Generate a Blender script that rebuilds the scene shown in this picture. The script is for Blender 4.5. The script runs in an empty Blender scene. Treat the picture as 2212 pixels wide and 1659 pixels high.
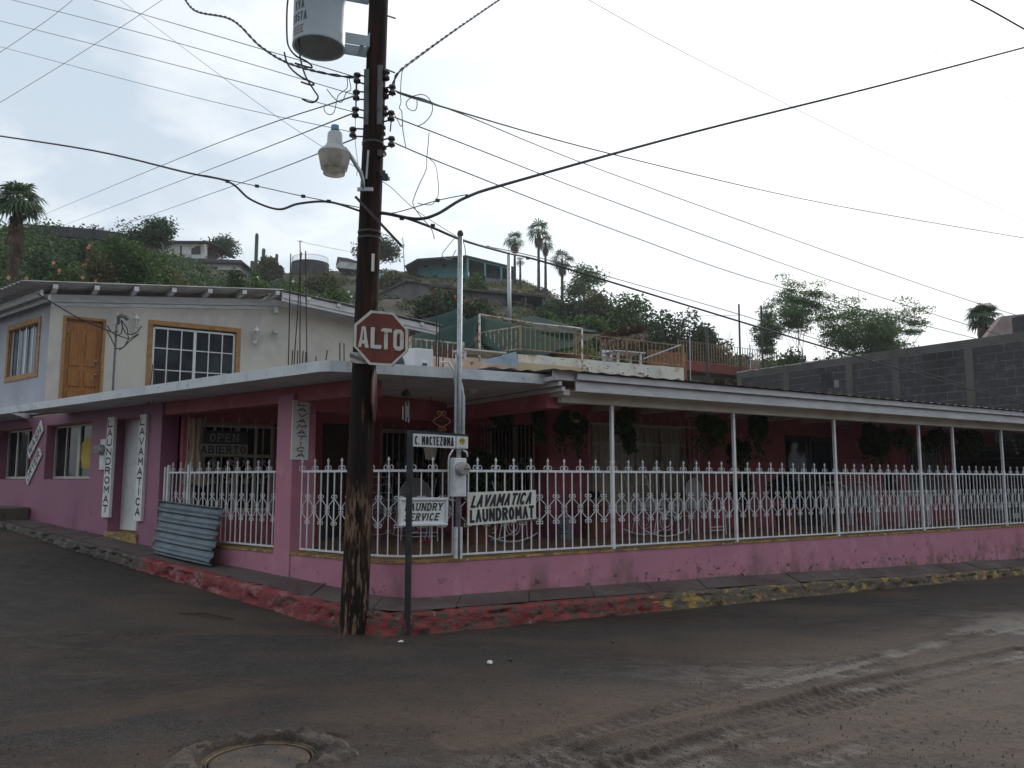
import bpy, math, random
import numpy as np
from mathutils import Vector, Matrix

scene = bpy.context.scene
COL = scene.collection
rnd = random.Random(7)
R_ = math.radians

# ------------------------------------------------------------------ camera
FPX, PX, PY = 1780.0, 1106.0, 829.5
TH = math.atan(206.0 / FPX)
EYE = 1.6
cd = bpy.data.cameras.new("camera")
cam = bpy.data.objects.new("camera", cd)
COL.objects.link(cam)
cd.sensor_width = 36.0
cd.lens = 36.0 * FPX / 2212.0
cd.clip_end = 2000.0
cam.location = (0, 0, EYE)
cam.rotation_euler = (math.pi / 2 + TH, 0, 0)
scene.camera = cam

# ------------------------------------------------------------------ world, sun, exposure
SUN_AZ, SUN_EL = R_(27), R_(27)
SDIR = Vector((math.sin(SUN_AZ) * math.cos(SUN_EL), math.cos(SUN_AZ) * math.cos(SUN_EL), math.sin(SUN_EL)))
world = bpy.data.worlds.new("World")
scene.world = world
world.use_nodes = True
wt = world.node_tree
wt.nodes.clear()
def wn(t, **k):
    n = wt.nodes.new(t)
    for a, b in k.items():
        setattr(n, a, b)
    return n
wo = wn('ShaderNodeOutputWorld'); bg = wn('ShaderNodeBackground'); bg.inputs[1].default_value = 0.1
sky = wn('ShaderNodeTexSky', sky_type='NISHITA', sun_disc=False, sun_elevation=SUN_EL, sun_rotation=SUN_AZ)
tc = wn('ShaderNodeTexCoord')
sep = wn('ShaderNodeSeparateXYZ'); wt.links.new(tc.outputs['Generated'], sep.inputs[0])
zz = wn('ShaderNodeMath', operation='MAXIMUM'); wt.links.new(sep.outputs[2], zz.inputs[0]); zz.inputs[1].default_value = 0.0
za = wn('ShaderNodeMath', operation='ADD'); wt.links.new(zz.outputs[0], za.inputs[0]); za.inputs[1].default_value = 0.22
dv = wn('ShaderNodeVectorMath', operation='DIVIDE'); wt.links.new(tc.outputs['Generated'], dv.inputs[0])
cx = wn('ShaderNodeCombineXYZ')
for i in range(3): wt.links.new(za.outputs[0], cx.inputs[i])
wt.links.new(cx.outputs[0], dv.inputs[1])
no = wn('ShaderNodeTexNoise'); no.inputs['Scale'].default_value = 2.9; no.inputs['Detail'].default_value = 7
no.inputs['Roughness'].default_value = 0.55; no.inputs['Distortion'].default_value = 0.35
wt.links.new(dv.outputs[0], no.inputs['Vector'])
cr = wn('ShaderNodeMapRange'); cr.inputs[1].default_value = 0.42; cr.inputs[2].default_value = 0.60
cr.inputs[3].default_value = 0.0; cr.inputs[4].default_value = 1.0
wt.links.new(no.outputs[0], cr.inputs[0])
cm = wn('ShaderNodeMix', data_type='RGBA')
cm.inputs[6].default_value = (4.5, 5.2, 5.9, 1); cm.inputs[7].default_value = (6.5, 6.9, 7.2, 1)
wt.links.new(cr.outputs[0], cm.inputs[0])
# broad glow of the cloud veil round the hidden sun
dt = wn('ShaderNodeVectorMath', operation='DOT_PRODUCT'); wt.links.new(tc.outputs['Generated'], dt.inputs[0]); dt.inputs[1].default_value = SDIR
gl = wn('ShaderNodeMapRange', interpolation_type='SMOOTHSTEP'); gl.inputs[1].default_value = 0.68; gl.inputs[2].default_value = 1.0
gl.inputs[3].default_value = 0.0; gl.inputs[4].default_value = 1.0
wt.links.new(dt.outputs['Value'], gl.inputs[0])
gm = wn('ShaderNodeMix', data_type='RGBA', blend_type='ADD'); gm.inputs[7].default_value = (3.3, 3.1, 2.8, 1)
wt.links.new(gl.outputs[0], gm.inputs[0]); wt.links.new(cm.outputs[2], gm.inputs[6])
# paler towards the horizon
hz = wn('ShaderNodeMapRange', interpolation_type='SMOOTHSTEP'); hz.inputs[1].default_value = 0.0; hz.inputs[2].default_value = 0.45
hz.inputs[3].default_value = 0.85; hz.inputs[4].default_value = 0.0
wt.links.new(sep.outputs[2], hz.inputs[0])
hm = wn('ShaderNodeMix', data_type='RGBA'); hm.inputs[7].default_value = (5.7, 6.2, 6.6, 1)
hb = wn('ShaderNodeMath', operation='MULTIPLY'); hb.inputs[1].default_value = 0.8
wt.links.new(hz.outputs[0], hb.inputs[0]); wt.links.new(hb.outputs[0], hm.inputs[0]); wt.links.new(gm.outputs[2], hm.inputs[6])
mx = wn('ShaderNodeMix', data_type='RGBA'); mx.inputs[0].default_value = 0.9
wt.links.new(sky.outputs[0], mx.inputs[6]); wt.links.new(hm.outputs[2], mx.inputs[7])
wt.links.new(mx.outputs[2], bg.inputs[0]); wt.links.new(bg.outputs[0], wo.inputs[0])

sl = bpy.data.lights.new("sun", 'SUN'); sl.energy = 0.9; sl.angle = R_(14); sl.color = (1.0, 0.95, 0.88)
so = bpy.data.objects.new("sun", sl); COL.objects.link(so); so.location = (30, 60, 60)
so.rotation_euler = (-SDIR).to_track_quat('-Z', 'Y').to_euler()
scene.view_settings.view_transform = 'Standard'
scene.view_settings.look = 'None'
scene.view_settings.exposure = 0.55
scene.view_settings.gamma = 1.0
scene.view_settings.use_curve_mapping = False
scene.cycles.max_bounces = 8
scene.cycles.diffuse_bounces = 6

# ------------------------------------------------------------------ survey helpers (pixel rays meet real planes)
def ray(u, v):
    a = (u - PX) / FPX; b = (PY - v) / FPX
    return Vector((a, math.cos(TH) - math.sin(TH) * b, math.sin(TH) + math.cos(TH) * b))
def at(u, v, Y):
    d = ray(u, v); return Vector((0, 0, EYE)) + d * (Y / d.y)
def onz(u, v, z):
    d = ray(u, v); return Vector((0, 0, EYE)) + d * ((z - EYE) / d.z)
AR, AL = R_(57), R_(-50)
DR = Vector((math.sin(AR), math.cos(AR), 0)); NR = Vector((-DR.y, DR.x, 0))
DL = Vector((math.sin(AL), math.cos(AL), 0)); NL = Vector((DL.y, -DL.x, 0))
CP = Vector((-1.30, 9.335, 0))
UP = Vector((0, 0, 1))
def Rp(s, z, off=0.0): return CP + DR * s + NR * off + UP * z
def Lp(t, z, off=0.0): return CP + DL * t + NL * off + UP * z
def onplane(u, v, p, n):
    d = ray(u, v); o = Vector((0, 0, EYE)); return o + d * ((p - o).dot(n) / d.dot(n))
def onR(u, v, off=0.0): return onplane(u, v, Rp(0, 0, off), NR)
def onL(u, v, off=0.0): return onplane(u, v, Lp(0, 0, off), NL)
def sR(p): return (p - CP).dot(DR)
def tL(p): return (p - CP).dot(DL)

# ------------------------------------------------------------------ mesh builder
ORG = {}
def empty(name, loc):
    o = bpy.data.objects.new(name, None); COL.objects.link(o); o.location = loc; ORG[o.name] = Vector(loc); return o
def tag(o, label=None, cat=None, group=None, kind=None):
    if label: o['label'] = label
    if cat: o['category'] = cat
    if group: o['group'] = group
    if kind: o['kind'] = kind
    return o
def thing(name, label, cat, loc, group=None):
    return tag(empty(name, loc), label, cat, group)
def structure(o): o['kind'] = 'structure'; return o

class MB:
    def __init__(s): s.v = []; s.f = []; s.mi = []; s.cur = 0
    def quad(s, a, b, c, d):
        n = len(s.v); s.v += [tuple(a), tuple(b), tuple(c), tuple(d)]; s.f.append((n, n + 1, n + 2, n + 3)); s.mi.append(s.cur); return s
    def poly(s, pts):
        n = len(s.v); s.v += [tuple(p) for p in pts]; s.f.append(tuple(range(n, n + len(pts)))); s.mi.append(s.cur); return s
    def obox(s, p, a, b, c):
        p = Vector(p); n = len(s.v)
        for k in range(8):
            q = p + (a if k & 1 else Vector()) + (b if k & 2 else Vector()) + (c if k & 4 else Vector()); s.v.append(tuple(q))
        F = [(0, 2, 3, 1), (4, 5, 7, 6), (0, 1, 5, 4), (2, 6, 7, 3), (0, 4, 6, 2), (1, 3, 7, 5)]
        if a.cross(b).dot(c) < 0: F = [tuple(reversed(f)) for f in F]
        s.f += [tuple(n + i for i in f) for f in F]; s.mi += [s.cur] * 6; return s
    def cbox(s, c, x, y, z, rz=0.0):
        ax = Vector((math.cos(rz), math.sin(rz), 0)) * x; ay = Vector((-math.sin(rz), math.cos(rz), 0)) * y; az = UP * z
        return s.obox(Vector(c) - ax / 2 - ay / 2 - az / 2, ax, ay, az)
    def bar(s, p, q, w, h=None, up=None):
        p = Vector(p); q = Vector(q); d = (q - p)
        h = w if h is None else h
        up = up or (UP if abs(d.normalized().z) < 0.95 else DR)
        a = d.cross(up).normalized() * w; b = a.cross(d).normalized() * h
        return s.obox(p - a / 2 - b / 2, a, b, d)
    def tube(s, pts, r, n=8, caps=True):
        pts = [Vector(p) for p in pts]; m = len(pts)
        rs = r if isinstance(r, (list, tuple)) else [r] * m
        base = len(s.v); prev = None
        for i, p in enumerate(pts):
            t = (pts[min(i + 1, m - 1)] - pts[max(i - 1, 0)])
            t = t.normalized() if t.length > 1e-9 else UP.copy()
            if prev is None:
                ref = UP if abs(t.z) < 0.9 else Vector((1, 0, 0)); a = t.cross(ref).normalized()
            else:
                a = (prev - t * prev.dot(t)); a = a.normalized() if a.length > 1e-6 else t.orthogonal().normalized()
            prev = a; b = t.cross(a)
            for k in range(n):
                an = 2 * math.pi * k / n
                s.v.append(tuple(p + (a * math.cos(an) + b * math.sin(an)) * rs[i]))
        for i in range(m - 1):
            for k in range(n):
                k2 = (k + 1) % n
                s.f.append((base + i * n + k, base + i * n + k2, base + (i + 1) * n + k2, base + (i + 1) * n + k)); s.mi.append(s.cur)
        if caps:
            s.f.append(tuple(base + k for k in reversed(range(n)))); s.mi.append(s.cur)
            s.f.append(tuple(base + (m - 1) * n + k for k in range(n))); s.mi.append(s.cur)
        return s
    def lathe(s, c, prof, n=24, ax=UP, cap=True):
        c = Vector(c); ax = Vector(ax).normalized(); a = ax.orthogonal().normalized(); b = ax.cross(a); base = len(s.v)
        for r, z in prof:
            for k in range(n):
                an = 2 * math.pi * k / n; s.v.append(tuple(c + ax * z + (a * math.cos(an) + b * math.sin(an)) * r))
        for i in range(len(prof) - 1):
            for k in range(n):
                k2 = (k + 1) % n
                s.f.append((base + i * n + k, base + i * n + k2, base + (i + 1) * n + k2, base + (i + 1) * n + k)); s.mi.append(s.cur)
        if cap:
            if prof[0][0] > 1e-4: s.f.append(tuple(base + k for k in reversed(range(n)))); s.mi.append(s.cur)
            if prof[-1][0] > 1e-4: s.f.append(tuple(base + (len(prof) - 1) * n + k for k in range(n))); s.mi.append(s.cur)
        return s
    def prism(s, pts, d):
        pts = [Vector(p) for p in pts]; d = Vector(d); n = len(s.v); m = len(pts)
        s.v += [tuple(p) for p in pts] + [tuple(p + d) for p in pts]
        s.f.append(tuple(n + i for i in range(m))); s.f.append(tuple(n + m + i for i in reversed(range(m)))); s.mi += [s.cur] * 2
        for i in range(m):
            j = (i + 1) % m; s.f.append((n + j, n + i, n + m + i, n + m + j)); s.mi.append(s.cur)
        return s
    def sheet(s, f, nu, nv):
        base = len(s.v)
        for j in range(nv + 1):
            for i in range(nu + 1): s.v.append(tuple(f(i / nu, j / nv)))
        for j in range(nv):
            for i in range(nu):
                k = base + j * (nu + 1) + i; s.f.append((k, k + 1, k + nu + 2, k + nu + 1)); s.mi.append(s.cur)
        return s
    def build(s, name, mats, parent=None, smooth=False, loc=None, bevel=0.0):
        mats = mats if isinstance(mats, (list, tuple)) else [mats]
        org = ORG.get(parent.name, Vector()) if parent else (Vector(loc) if loc is not None else Vector())
        if s.v:
            va = np.array(s.v, dtype=np.float64) - np.array(org)
        else: va = np.zeros((0, 3))
        me = bpy.data.meshes.new(name); me.from_pydata(va.tolist(), [], s.f)
        for m in mats: me.materials.append(m)
        if len(mats) > 1: me.polygons.foreach_set('material_index', s.mi)
        if smooth: me.polygons.foreach_set('use_smooth', [True] * len(me.polygons))
        me.update()
        o = bpy.data.objects.new(name, me); COL.objects.link(o)
        if parent: o.parent = parent; ORG[o.name] = org
        else: o.location = org; ORG[o.name] = org
        if bevel:
            b = o.modifiers.new('bevel', 'BEVEL'); b.width = bevel; b.segments = 1; b.limit_method = 'ANGLE'
        return o
def np_mesh(name, verts, quads, mat, parent=None, loc=None, smooth=False):
    org = ORG.get(parent.name, Vector()) if parent else (Vector(loc) if loc is not None else Vector())
    verts = np.asarray(verts, dtype=np.float32) - np.array(org, dtype=np.float32)
    quads = np.asarray(quads, dtype=np.int32); nf, k = quads.shape
    me = bpy.data.meshes.new(name)
    me.vertices.add(len(verts)); me.vertices.foreach_set('co', verts.ravel())
    me.loops.add(nf * k); me.loops.foreach_set('vertex_index', quads.ravel())
    me.polygons.add(nf); me.polygons.foreach_set('loop_start', np.arange(0, nf * k, k, dtype=np.int32))
    me.polygons.foreach_set('loop_total', np.full(nf, k, dtype=np.int32))
    if smooth: me.polygons.foreach_set('use_smooth', np.ones(nf, dtype=bool))
    me.materials.append(mat); me.update(calc_edges=True); me.validate()
    o = bpy.data.objects.new(name, me); COL.objects.link(o)
    if parent: o.parent = parent
    else: o.location = org
    ORG[o.name] = org
    return o
def dup_tree(o, parent=None, mat4=None, **kw):
    c = o.copy(); COL.objects.link(c); c.parent = parent
    for ch in o.children: dup_tree(ch, c)
    return c
def inst(src, name, parent, loc, rz=0.0, scale=None):
    """another piece sharing the mesh of src, as a child part (loc is a world point)"""
    c = bpy.data.objects.new(name, src.data); COL.objects.link(c); c.parent = parent
    c.location = Vector(loc) - ORG[parent.name]; c.rotation_euler = (0, 0, rz)
    if scale: c.scale = scale
    ORG[c.name] = ORG[parent.name]
    return c

# ------------------------------------------------------------------ materials
def mat(name, base, layers=(), rough=0.75, metal=0.0, bump=None, rough_layer=None, coord='world', spec=0.5, trans=0.0, emit=None, island=None, coat=0.0):
    m = bpy.data.materials.new(name); m.use_nodes = True; nt = m.node_tree; N = nt.nodes; L = nt.links
    b = N['Principled BSDF']; b.inputs['Roughness'].default_value = rough; b.inputs['Metallic'].default_value = metal
    b.inputs['Specular IOR Level'].default_value = spec
    if coat: b.inputs['Coat Weight'].default_value = coat; b.inputs['Coat Roughness'].default_value = 0.15
    if coord == 'world': g = N.new('ShaderNodeNewGeometry'); vec = g.outputs['Position']
    else: g = N.new('ShaderNodeTexCoord'); vec = g.outputs['Object']
    def noise(scale, stretch=(1, 1, 1), detail=5, rgh=0.6, off=(0, 0, 0)):
        mp = N.new('ShaderNodeMapping'); mp.inputs['Scale'].default_value = stretch; mp.inputs['Location'].default_value = off
        L.new(vec, mp.inputs[0]); n = N.new('ShaderNodeTexNoise'); n.inputs['Scale'].default_value = scale
        n.inputs['Detail'].default_value = detail; n.inputs['Roughness'].default_value = rgh
        L.new(mp.outputs[0], n.inputs['Vector']); return n.outputs[0]
    def ramp(src, lo, hi, a=0.0, c=1.0):
        r = N.new('ShaderNodeMapRange'); r.interpolation_type = 'SMOOTHSTEP'
        r.inputs[1].default_value = lo; r.inputs[2].default_value = hi; r.inputs[3].default_value = a; r.inputs[4].default_value = c
        L.new(src, r.inputs[0]); return r.outputs[0]
    col = N.new('ShaderNodeRGB'); col.outputs[0].default_value = (*base, 1); cur = col.outputs[0]
    rc = None
    for i, ly in enumerate(layers):
        c2, sc, lo, hi = ly[:4]; st = ly[4] if len(ly) > 4 else (1, 1, 1); lr = ly[5] if len(ly) > 5 else None
        zr = ly[6] if len(ly) > 6 else None
        f = ramp(noise(sc, st, off=(i * 3.7, i * 1.3, i * 5.1)), lo, hi)
        if zr is not None:      # limited to a height band of the real place (dirt splashed up from the ground and so on)
            sp = N.new('ShaderNodeSeparateXYZ'); L.new(vec, sp.inputs[0])
            k = N.new('ShaderNodeMath'); k.operation = 'MULTIPLY'; L.new(f, k.inputs[0]); L.new(ramp(sp.outputs[2], zr[0], zr[1], 1.0, 0.0), k.inputs[1]); f = k.outputs[0]
        mxn = N.new('ShaderNodeMix'); mxn.data_type = 'RGBA'; L.new(f, mxn.inputs[0]); L.new(cur, mxn.inputs[6]); mxn.inputs[7].default_value = (*c2, 1); cur = mxn.outputs[2]
        if lr is not None:
            mr = N.new('ShaderNodeMix'); L.new(f, mr.inputs[0])
            if rc is None: mr.inputs[2].default_value = rough
            else: L.new(rc, mr.inputs[2])
            mr.inputs[3].default_value = lr; rc = mr.outputs[0]
    if island:
        gi = N.new('ShaderNodeNewGeometry'); mi = N.new('ShaderNodeMix'); mi.data_type = 'RGBA'
        L.new(gi.outputs['Random Per Island'], mi.inputs[0]); L.new(cur, mi.inputs[6]); mi.inputs[7].default_value = (*island, 1); cur = mi.outputs[2]
    L.new(cur, b.inputs['Base Color'])
    if rc is not None: L.new(rc, b.inputs['Roughness'])
    if bump:
        acc = None
        for (st, sc, strc) in bump:
            bn = N.new('ShaderNodeBump'); bn.inputs['Strength'].default_value = st; bn.inputs['Distance'].default_value = 0.02
            L.new(noise(sc, strc, detail=6), bn.inputs['Height'])
            if acc: L.new(acc, bn.inputs['Normal'])
            acc = bn.outputs[0]
        L.new(acc, b.inputs['Normal'])
    if trans > 0:
        tr = N.new('ShaderNodeBsdfTranslucent'); L.new(cur, tr.inputs[0]); ms = N.new('ShaderNodeMixShader'); ms.inputs[0].default_value = trans
        L.new(b.outputs[0], ms.inputs[1]); L.new(tr.outputs[0], ms.inputs[2]); L.new(ms.outputs[0], N['Material Output'].inputs[0])
    return m
one = (1, 1, 1)
M = {}
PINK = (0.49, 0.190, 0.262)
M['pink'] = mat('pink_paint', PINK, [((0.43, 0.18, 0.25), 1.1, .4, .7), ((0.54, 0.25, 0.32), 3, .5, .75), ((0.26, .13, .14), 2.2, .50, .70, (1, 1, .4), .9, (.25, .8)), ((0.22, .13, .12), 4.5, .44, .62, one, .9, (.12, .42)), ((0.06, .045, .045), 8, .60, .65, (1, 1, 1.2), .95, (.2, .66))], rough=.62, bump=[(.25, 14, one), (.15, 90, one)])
M['pink_shaded'] = mat('pink_paint_shaded', (0.33, 0.135, 0.205), [((0.27, 0.115, 0.19), 1.1, .4, .7), ((.20, .07, .09), 1.6, .5, .75, (1, 1, .35), .9, (.7, 1.5)), ((0.06, .04, .04), 6, .66, .7, one, .9, (.7, 1.3))], rough=.6, bump=[(.25, 12, one), (.12, 90, one)])  # same pink, darkened in the colour for the wall that gets less sky
M['rose'] = mat('rose_red_paint', (0.44, 0.115, 0.145), [((0.35, 0.085, 0.11), .9, .4, .7), ((.50, .17, .20), 4, .5, .8)], rough=.65, bump=[(.2, 14, one)])
M['ochre'] = mat('ochre_edge', (.40, .23, .07), [((.16, .11, .07), 5, .42, .62, (1, 1, 3)), ((.55, .42, .25), 14, .55, .7)], rough=.8, bump=[(.4, 30, one)])
M['slab_white'] = mat('white_slab_paint', (.66, .69, .71), [((.50, .54, .58), 2.4, .45, .7), ((.28, .27, .26), 11, .62, .72), ((.45, .43, .39), 5, .55, .8, (1, 1, .2))], rough=.7, bump=[(.5, 12, one), (.2, 70, one)])
M['soffit'] = mat('soffit_paint', (.72, .67, .60), [((.60, .54, .47), 2, .4, .7)], rough=.8, bump=[(.2, 20, one)])
M['white'] = mat('white_paint', (.74, .75, .76), [((.60, .61, .62), 6, .45, .75), ((.42, .33, .26), 22, .70, .76)], rough=.45, bump=[(.1, 60, one)])
M['iron_white'] = mat('white_painted_iron', (.76, .77, .79), [((.60, .61, .63), 9, .45, .7), ((.30, .18, .11), 30, .72, .77)], rough=.4, bump=[(.15, 120, one)])
M['iron_dim'] = mat('old_white_painted_iron', (.60, .56, .52), [((.36, .33, .31), 6, .4, .7)], rough=.6)
M['wood_white'] = mat('white_painted_wood', (.66, .66, .67), [((.52, .52, .53), 3, .4, .7, (1, 1, 5)), ((.33, .29, .25), 16, .66, .74)], rough=.6, bump=[(.25, 30, (1, 1, 6))])
M['house_cream'] = mat('cream_stucco', (.64, .60, .53), [((.52, .49, .45), .8, .4, .65), ((.66, .63, .58), 2.6, .5, .75), ((.42, .39, .36), 1.2, .52, .8, (1, 1, .3))], rough=.85, bump=[(.3, 35, one), (.2, 120, one)])
M['house_blue'] = mat('lilac_grey_stucco', (.44, .45, .50), [((.37, .38, .43), .9, .4, .65), ((.50, .50, .56), 2.8, .5, .8)], rough=.85, bump=[(.3, 35, one)])
M['wood_ochre'] = mat('ochre_window_surround', (.40, .21, .075), [((.27, .135, .05), 4, .45, .7, (1, 1, 3)), ((.60, .36, .15), 11, .55, .75)], rough=.6, bump=[(.2, 30, (1, 1, 5))])
M['wood_door'] = mat('varnished_door_wood', (.36, .14, .030), [((.19, .065, .016), 7, .45, .68, (6, 6, .6), .35), ((.10, .035, .012), 3.5, .66, .72, (1, 1, 1), .4), ((.44, .20, .05), 13, .5, .75, (5, 5, .5))], rough=.35, bump=[(.15, 40, (4, 4, .4))], coat=.3)
M['glass'] = mat('dark_glass', (.012, .014, .018), [((.03, .035, .04), 1.2, .45, .6)], rough=.05, spec=.16)
M['glass_sky'] = mat('reflecting_window_glass', (.022, .028, .036), [((.05, .06, .075), 1.1, .45, .62)], rough=.04, spec=.55)
M['glass_pale'] = mat('pale_blind_behind_glass', (.20, .26, .31), [((.10, .13, .16), 3, .4, .6, (1, 1, .3)), ((.34, .40, .44), 9, .6, .7)], rough=.12, spec=.2)
M['alu'] = mat('pale_aluminium', (.52, .50, .45), [((.42, .40, .36), 6, .4, .7)], rough=.5, metal=.2)
M['black'] = mat('black_paint', (.012, .012, .013), [((.03, .03, .032), 12, .5, .7)], rough=.5)
M['black_metal'] = mat('black_post_paint', (.022, .026, .028), [((.05, .05, .05), 9, .5, .7), ((.10, .055, .03), 14, .66, .72)], rough=.5, bump=[(.2, 60, one)])
M['sign_white'] = mat('sign_board_white', (.80, .81, .80), [((.66, .66, .64), 5, .45, .7), ((.33, .26, .20), 13, .68, .76)], rough=.5)
M['sign_old'] = mat('weathered_sign_board', (.74, .73, .66), [((.60, .58, .52), 4, .42, .7), ((.25, .18, .13), 9, .66, .73, (1, 1, 2))], rough=.6, bump=[(.15, 20, one)])
M['alto_red'] = mat('stop_sign_red', (.165, .033, .020), [((.115, .020, .014), 5, .45, .65, (1, 1, .5)), ((.05, .02, .014), 7, .63, .73, (1, 1, .4)), ((.27, .07, .04), 22, .6, .7)], rough=.6, bump=[(.1, 40, one)])
M['old_red'] = mat('dark_weathered_red', (.075, .016, .014), [((.04, .012, .01), 5, .45, .65)], rough=.7)
M['alto_white'] = mat('stop_sign_white', (.60, .60, .54), [((.48, .47, .42), 12, .45, .7), ((.22, .18, .14), 26, .68, .74)], rough=.6)
M['creosote'] = mat('creosoted_timber', (.020, .013, .011), [((.05, .028, .020), 4, .45, .7, (3, 3, .25)), ((.10, .045, .025), 7, .6, .75, (4, 4, .2))], rough=.6, bump=[(.6, 20, (5, 5, .25)), (.3, 80, (2, 2, .3))])
M['galv'] = mat('galvanised_steel', (.42, .45, .47), [((.32, .34, .36), 9, .45, .65), ((.24, .17, .12), 17, .70, .76)], rough=.42, metal=.5)
M['galv_sheet'] = mat('galvanised_corrugated_sheet', (.14, .175, .20), [((.10, .125, .145), 4, .42, .66), ((.09, .07, .06), 9, .62, .72), ((.19, .225, .25), 14, .55, .75)], rough=.5, metal=.3, bump=[(.12, 50, one)])
M['roof_sheet'] = mat('grey_roof_sheet', (.32, .31, .30), [((.20, .19, .18), 5, .4, .65), ((.14, .09, .06), 9, .6, .7)], rough=.7)
M['roof_pale'] = mat('pale_roof_sheet', (.50, .49, .48), [((.38, .36, .34), 5, .4, .65)], rough=.7)
M['concrete'] = mat('wet_concrete', (.115, .095, .082), [((.07, .058, .05), 1.3, .4, .65, one, .4), ((.19, .165, .145), 3.4, .60, .70, (1, 1, 1), .7), ((.05, .04, .036), 12, .55, .7)], rough=.7, bump=[(.35, 25, one), (.3, 110, one)])
M['kerb_red'] = mat('flaking_red_kerb_paint', (.235, .028, .028), [((.15, .022, .022), 3, .45, .65), ((.10, .07, .055), 8, .48, .54, (1, 1, 1.6), .9), ((.03, .022, .02), 9, .6, .66, (1, 1, 3), .9), ((.42, .13, .13), 12, .62, .72)], rough=.6, bump=[(1.0, 9, (1, 1, 2)), (.5, 40, one)])
M['kerb_pinkish'] = mat('dusty_red_kerb_paint', (.22, .032, .036), [((.27, .11, .115), 4, .48, .60), ((.20, .03, .034), 7, .5, .6), ((.09, .065, .055), 6, .58, .64)], rough=.75, bump=[(.8, 9, (1, 1, 2)), (.5, 40, one)])
M['kerb_yellow'] = mat('flaking_yellow_kerb_paint', (.12, .092, .066), [((.34, .22, .045), 4.5, .53, .60, (1, 1, 1.4)), ((.06, .045, .034), 5, .56, .62, (1, 1, 3)), ((.22, .18, .13), 13, .58, .7)], rough=.8, bump=[(1.0, 8, (1, 1, 2)), (.6, 35, one)])
M['kerb_bare'] = mat('bare_dirty_kerb', (.075, .06, .05), [((.13, .11, .09), 5, .5, .6), ((.035, .028, .024), 8, .55, .65)], rough=.85, bump=[(1.0, 9, (1, 1, 2))])
M['block'] = mat('grey_concrete_block', (.060, .059, .062), [((.055, .054, .058), 1.1, .4, .65), ((.115, .115, .12), 5, .52, .72), ((.035, .034, .035), .7, .52, .7, (1, 1, .3))], rough=.92, bump=[(.5, 60, one)])
M['mortar'] = mat('pale_mortar', (.24, .24, .24), [((.15, .15, .15), 2.5, .42, .6), ((.20, .19, .17), 9, .55, .7)], rough=.95, bump=[(.4, 50, one)])
M['block_cement'] = mat('cement_column', (.12, .115, .105), [((.08, .078, .073), 1.8, .42, .66, (1, 1, .4))], rough=.9, bump=[(.3, 30, one)])
M['plaster_old'] = mat('peeling_white_plaster', (.74, .71, .63), [((.50, .40, .28), 1.6, .46, .66, (1, 1, .8)), ((.20, .12, .08), 3.2, .60, .64, (1, 1, 2.2)), ((.12, .09, .07), 10, .64, .69, (.6, .6, 2)), ((.58, .62, .62), 1.1, .5, .7)], rough=.85, bump=[(.5, 9, one)])
M['plaster_peach'] = mat('faded_peach_plaster', (.50, .36, .28), [((.60, .49, .40), 4, .48, .62), ((.16, .09, .06), 7, .62, .67)], rough=.85, bump=[(.4, 12, one)])
M['plaster_blue'] = mat('pale_blue_plaster', (.36, .45, .55), [((.28, .36, .44), 3, .45, .66)], rough=.85)
M['gold_rail'] = mat('ochre_railing_paint', (.34, .22, .11), [((.18, .09, .045), 7, .45, .65), ((.50, .38, .22), 14, .58, .72)], rough=.6)
M['rust_rail'] = mat('rusty_white_railing', (.60, .53, .46), [((.28, .12, .06), 8, .46, .6)], rough=.7)
M['rust'] = mat('rust', (.17, .065, .03), [((.09, .035, .02), 9, .45, .65)], rough=.85)
M['rebar'] = mat('rusty_rebar', (.055, .026, .020), [((.03, .015, .012), 20, .45, .6)], rough=.85)
M['orange_wall'] = mat('burnt_orange_wall', (.24, .10, .05), [((.15, .065, .035), 2, .42, .68), ((.34, .20, .11), 7, .56, .7)], rough=.85)
M['net'] = mat('green_shade_net', (.005, .032, .023), [((.003, .020, .015), .8, .4, .7), ((.008, .042, .03), 4, .5, .8)], rough=.9, trans=.06, spec=.08)
M['net_grey'] = mat('grey_green_shade_net', (.022, .048, .045), [((.015, .034, .032), 1.2, .4, .7)], rough=.9, trans=.06, spec=.08)
M['thatch'] = mat('dry_palm_thatch', (.36, .28, .20), [((.18, .13, .09), 5, .42, .62), ((.34, .27, .19), 12, .55, .7)], rough=.95, island=(.22, .165, .12))
M['teal'] = mat('turquoise_paint', (.10, .36, .34), [((.07, .26, .25), 2, .4, .7)], rough=.7)
M['teal_shade'] = mat('shaded_porch_teal', (.035, .10, .10), [((.02, .06, .06), 2, .4, .7)], rough=.8)  # turquoise darkened in the colour for the shade inside the porch
M['dark_roof'] = mat('dark_roof', (.07, .065, .065), [((.04, .037, .037), 2, .4, .7)], rough=.85)
M['grey_brick'] = mat('grey_block_house_wall', (.16, .15, .15), [((.10, .094, .094), 1.2, .4, .7)], rough=.9)
M['far_white'] = mat('far_white_wall', (.60, .60, .58), [((.45, .44, .42), 1.2, .4, .7), ((.25, .23, .2), 3, .6, .7, (1, 1, .4))], rough=.85)
M['far_dark'] = mat('far_opening', (.022, .022, .025), rough=.7)
M['far_brown'] = mat('brown_board', (.10, .06, .045), [((.06, .035, .03), 3, .4, .7)], rough=.85)
M['motel_red'] = mat('oxide_red_band', (.28, .055, .045), [((.20, .04, .035), 1.5, .4, .7), ((.33, .12, .1), 7, .62, .7)], rough=.8)
M['motel_cream'] = mat('cream_wall', (.60, .49, .31), [((.50, .40, .25), 1.5, .4, .7)], rough=.85)
M['tank'] = mat('blue_water_tank', (.10, .32, .38), [((.07, .24, .28), 2, .4, .7)], rough=.6)
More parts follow.
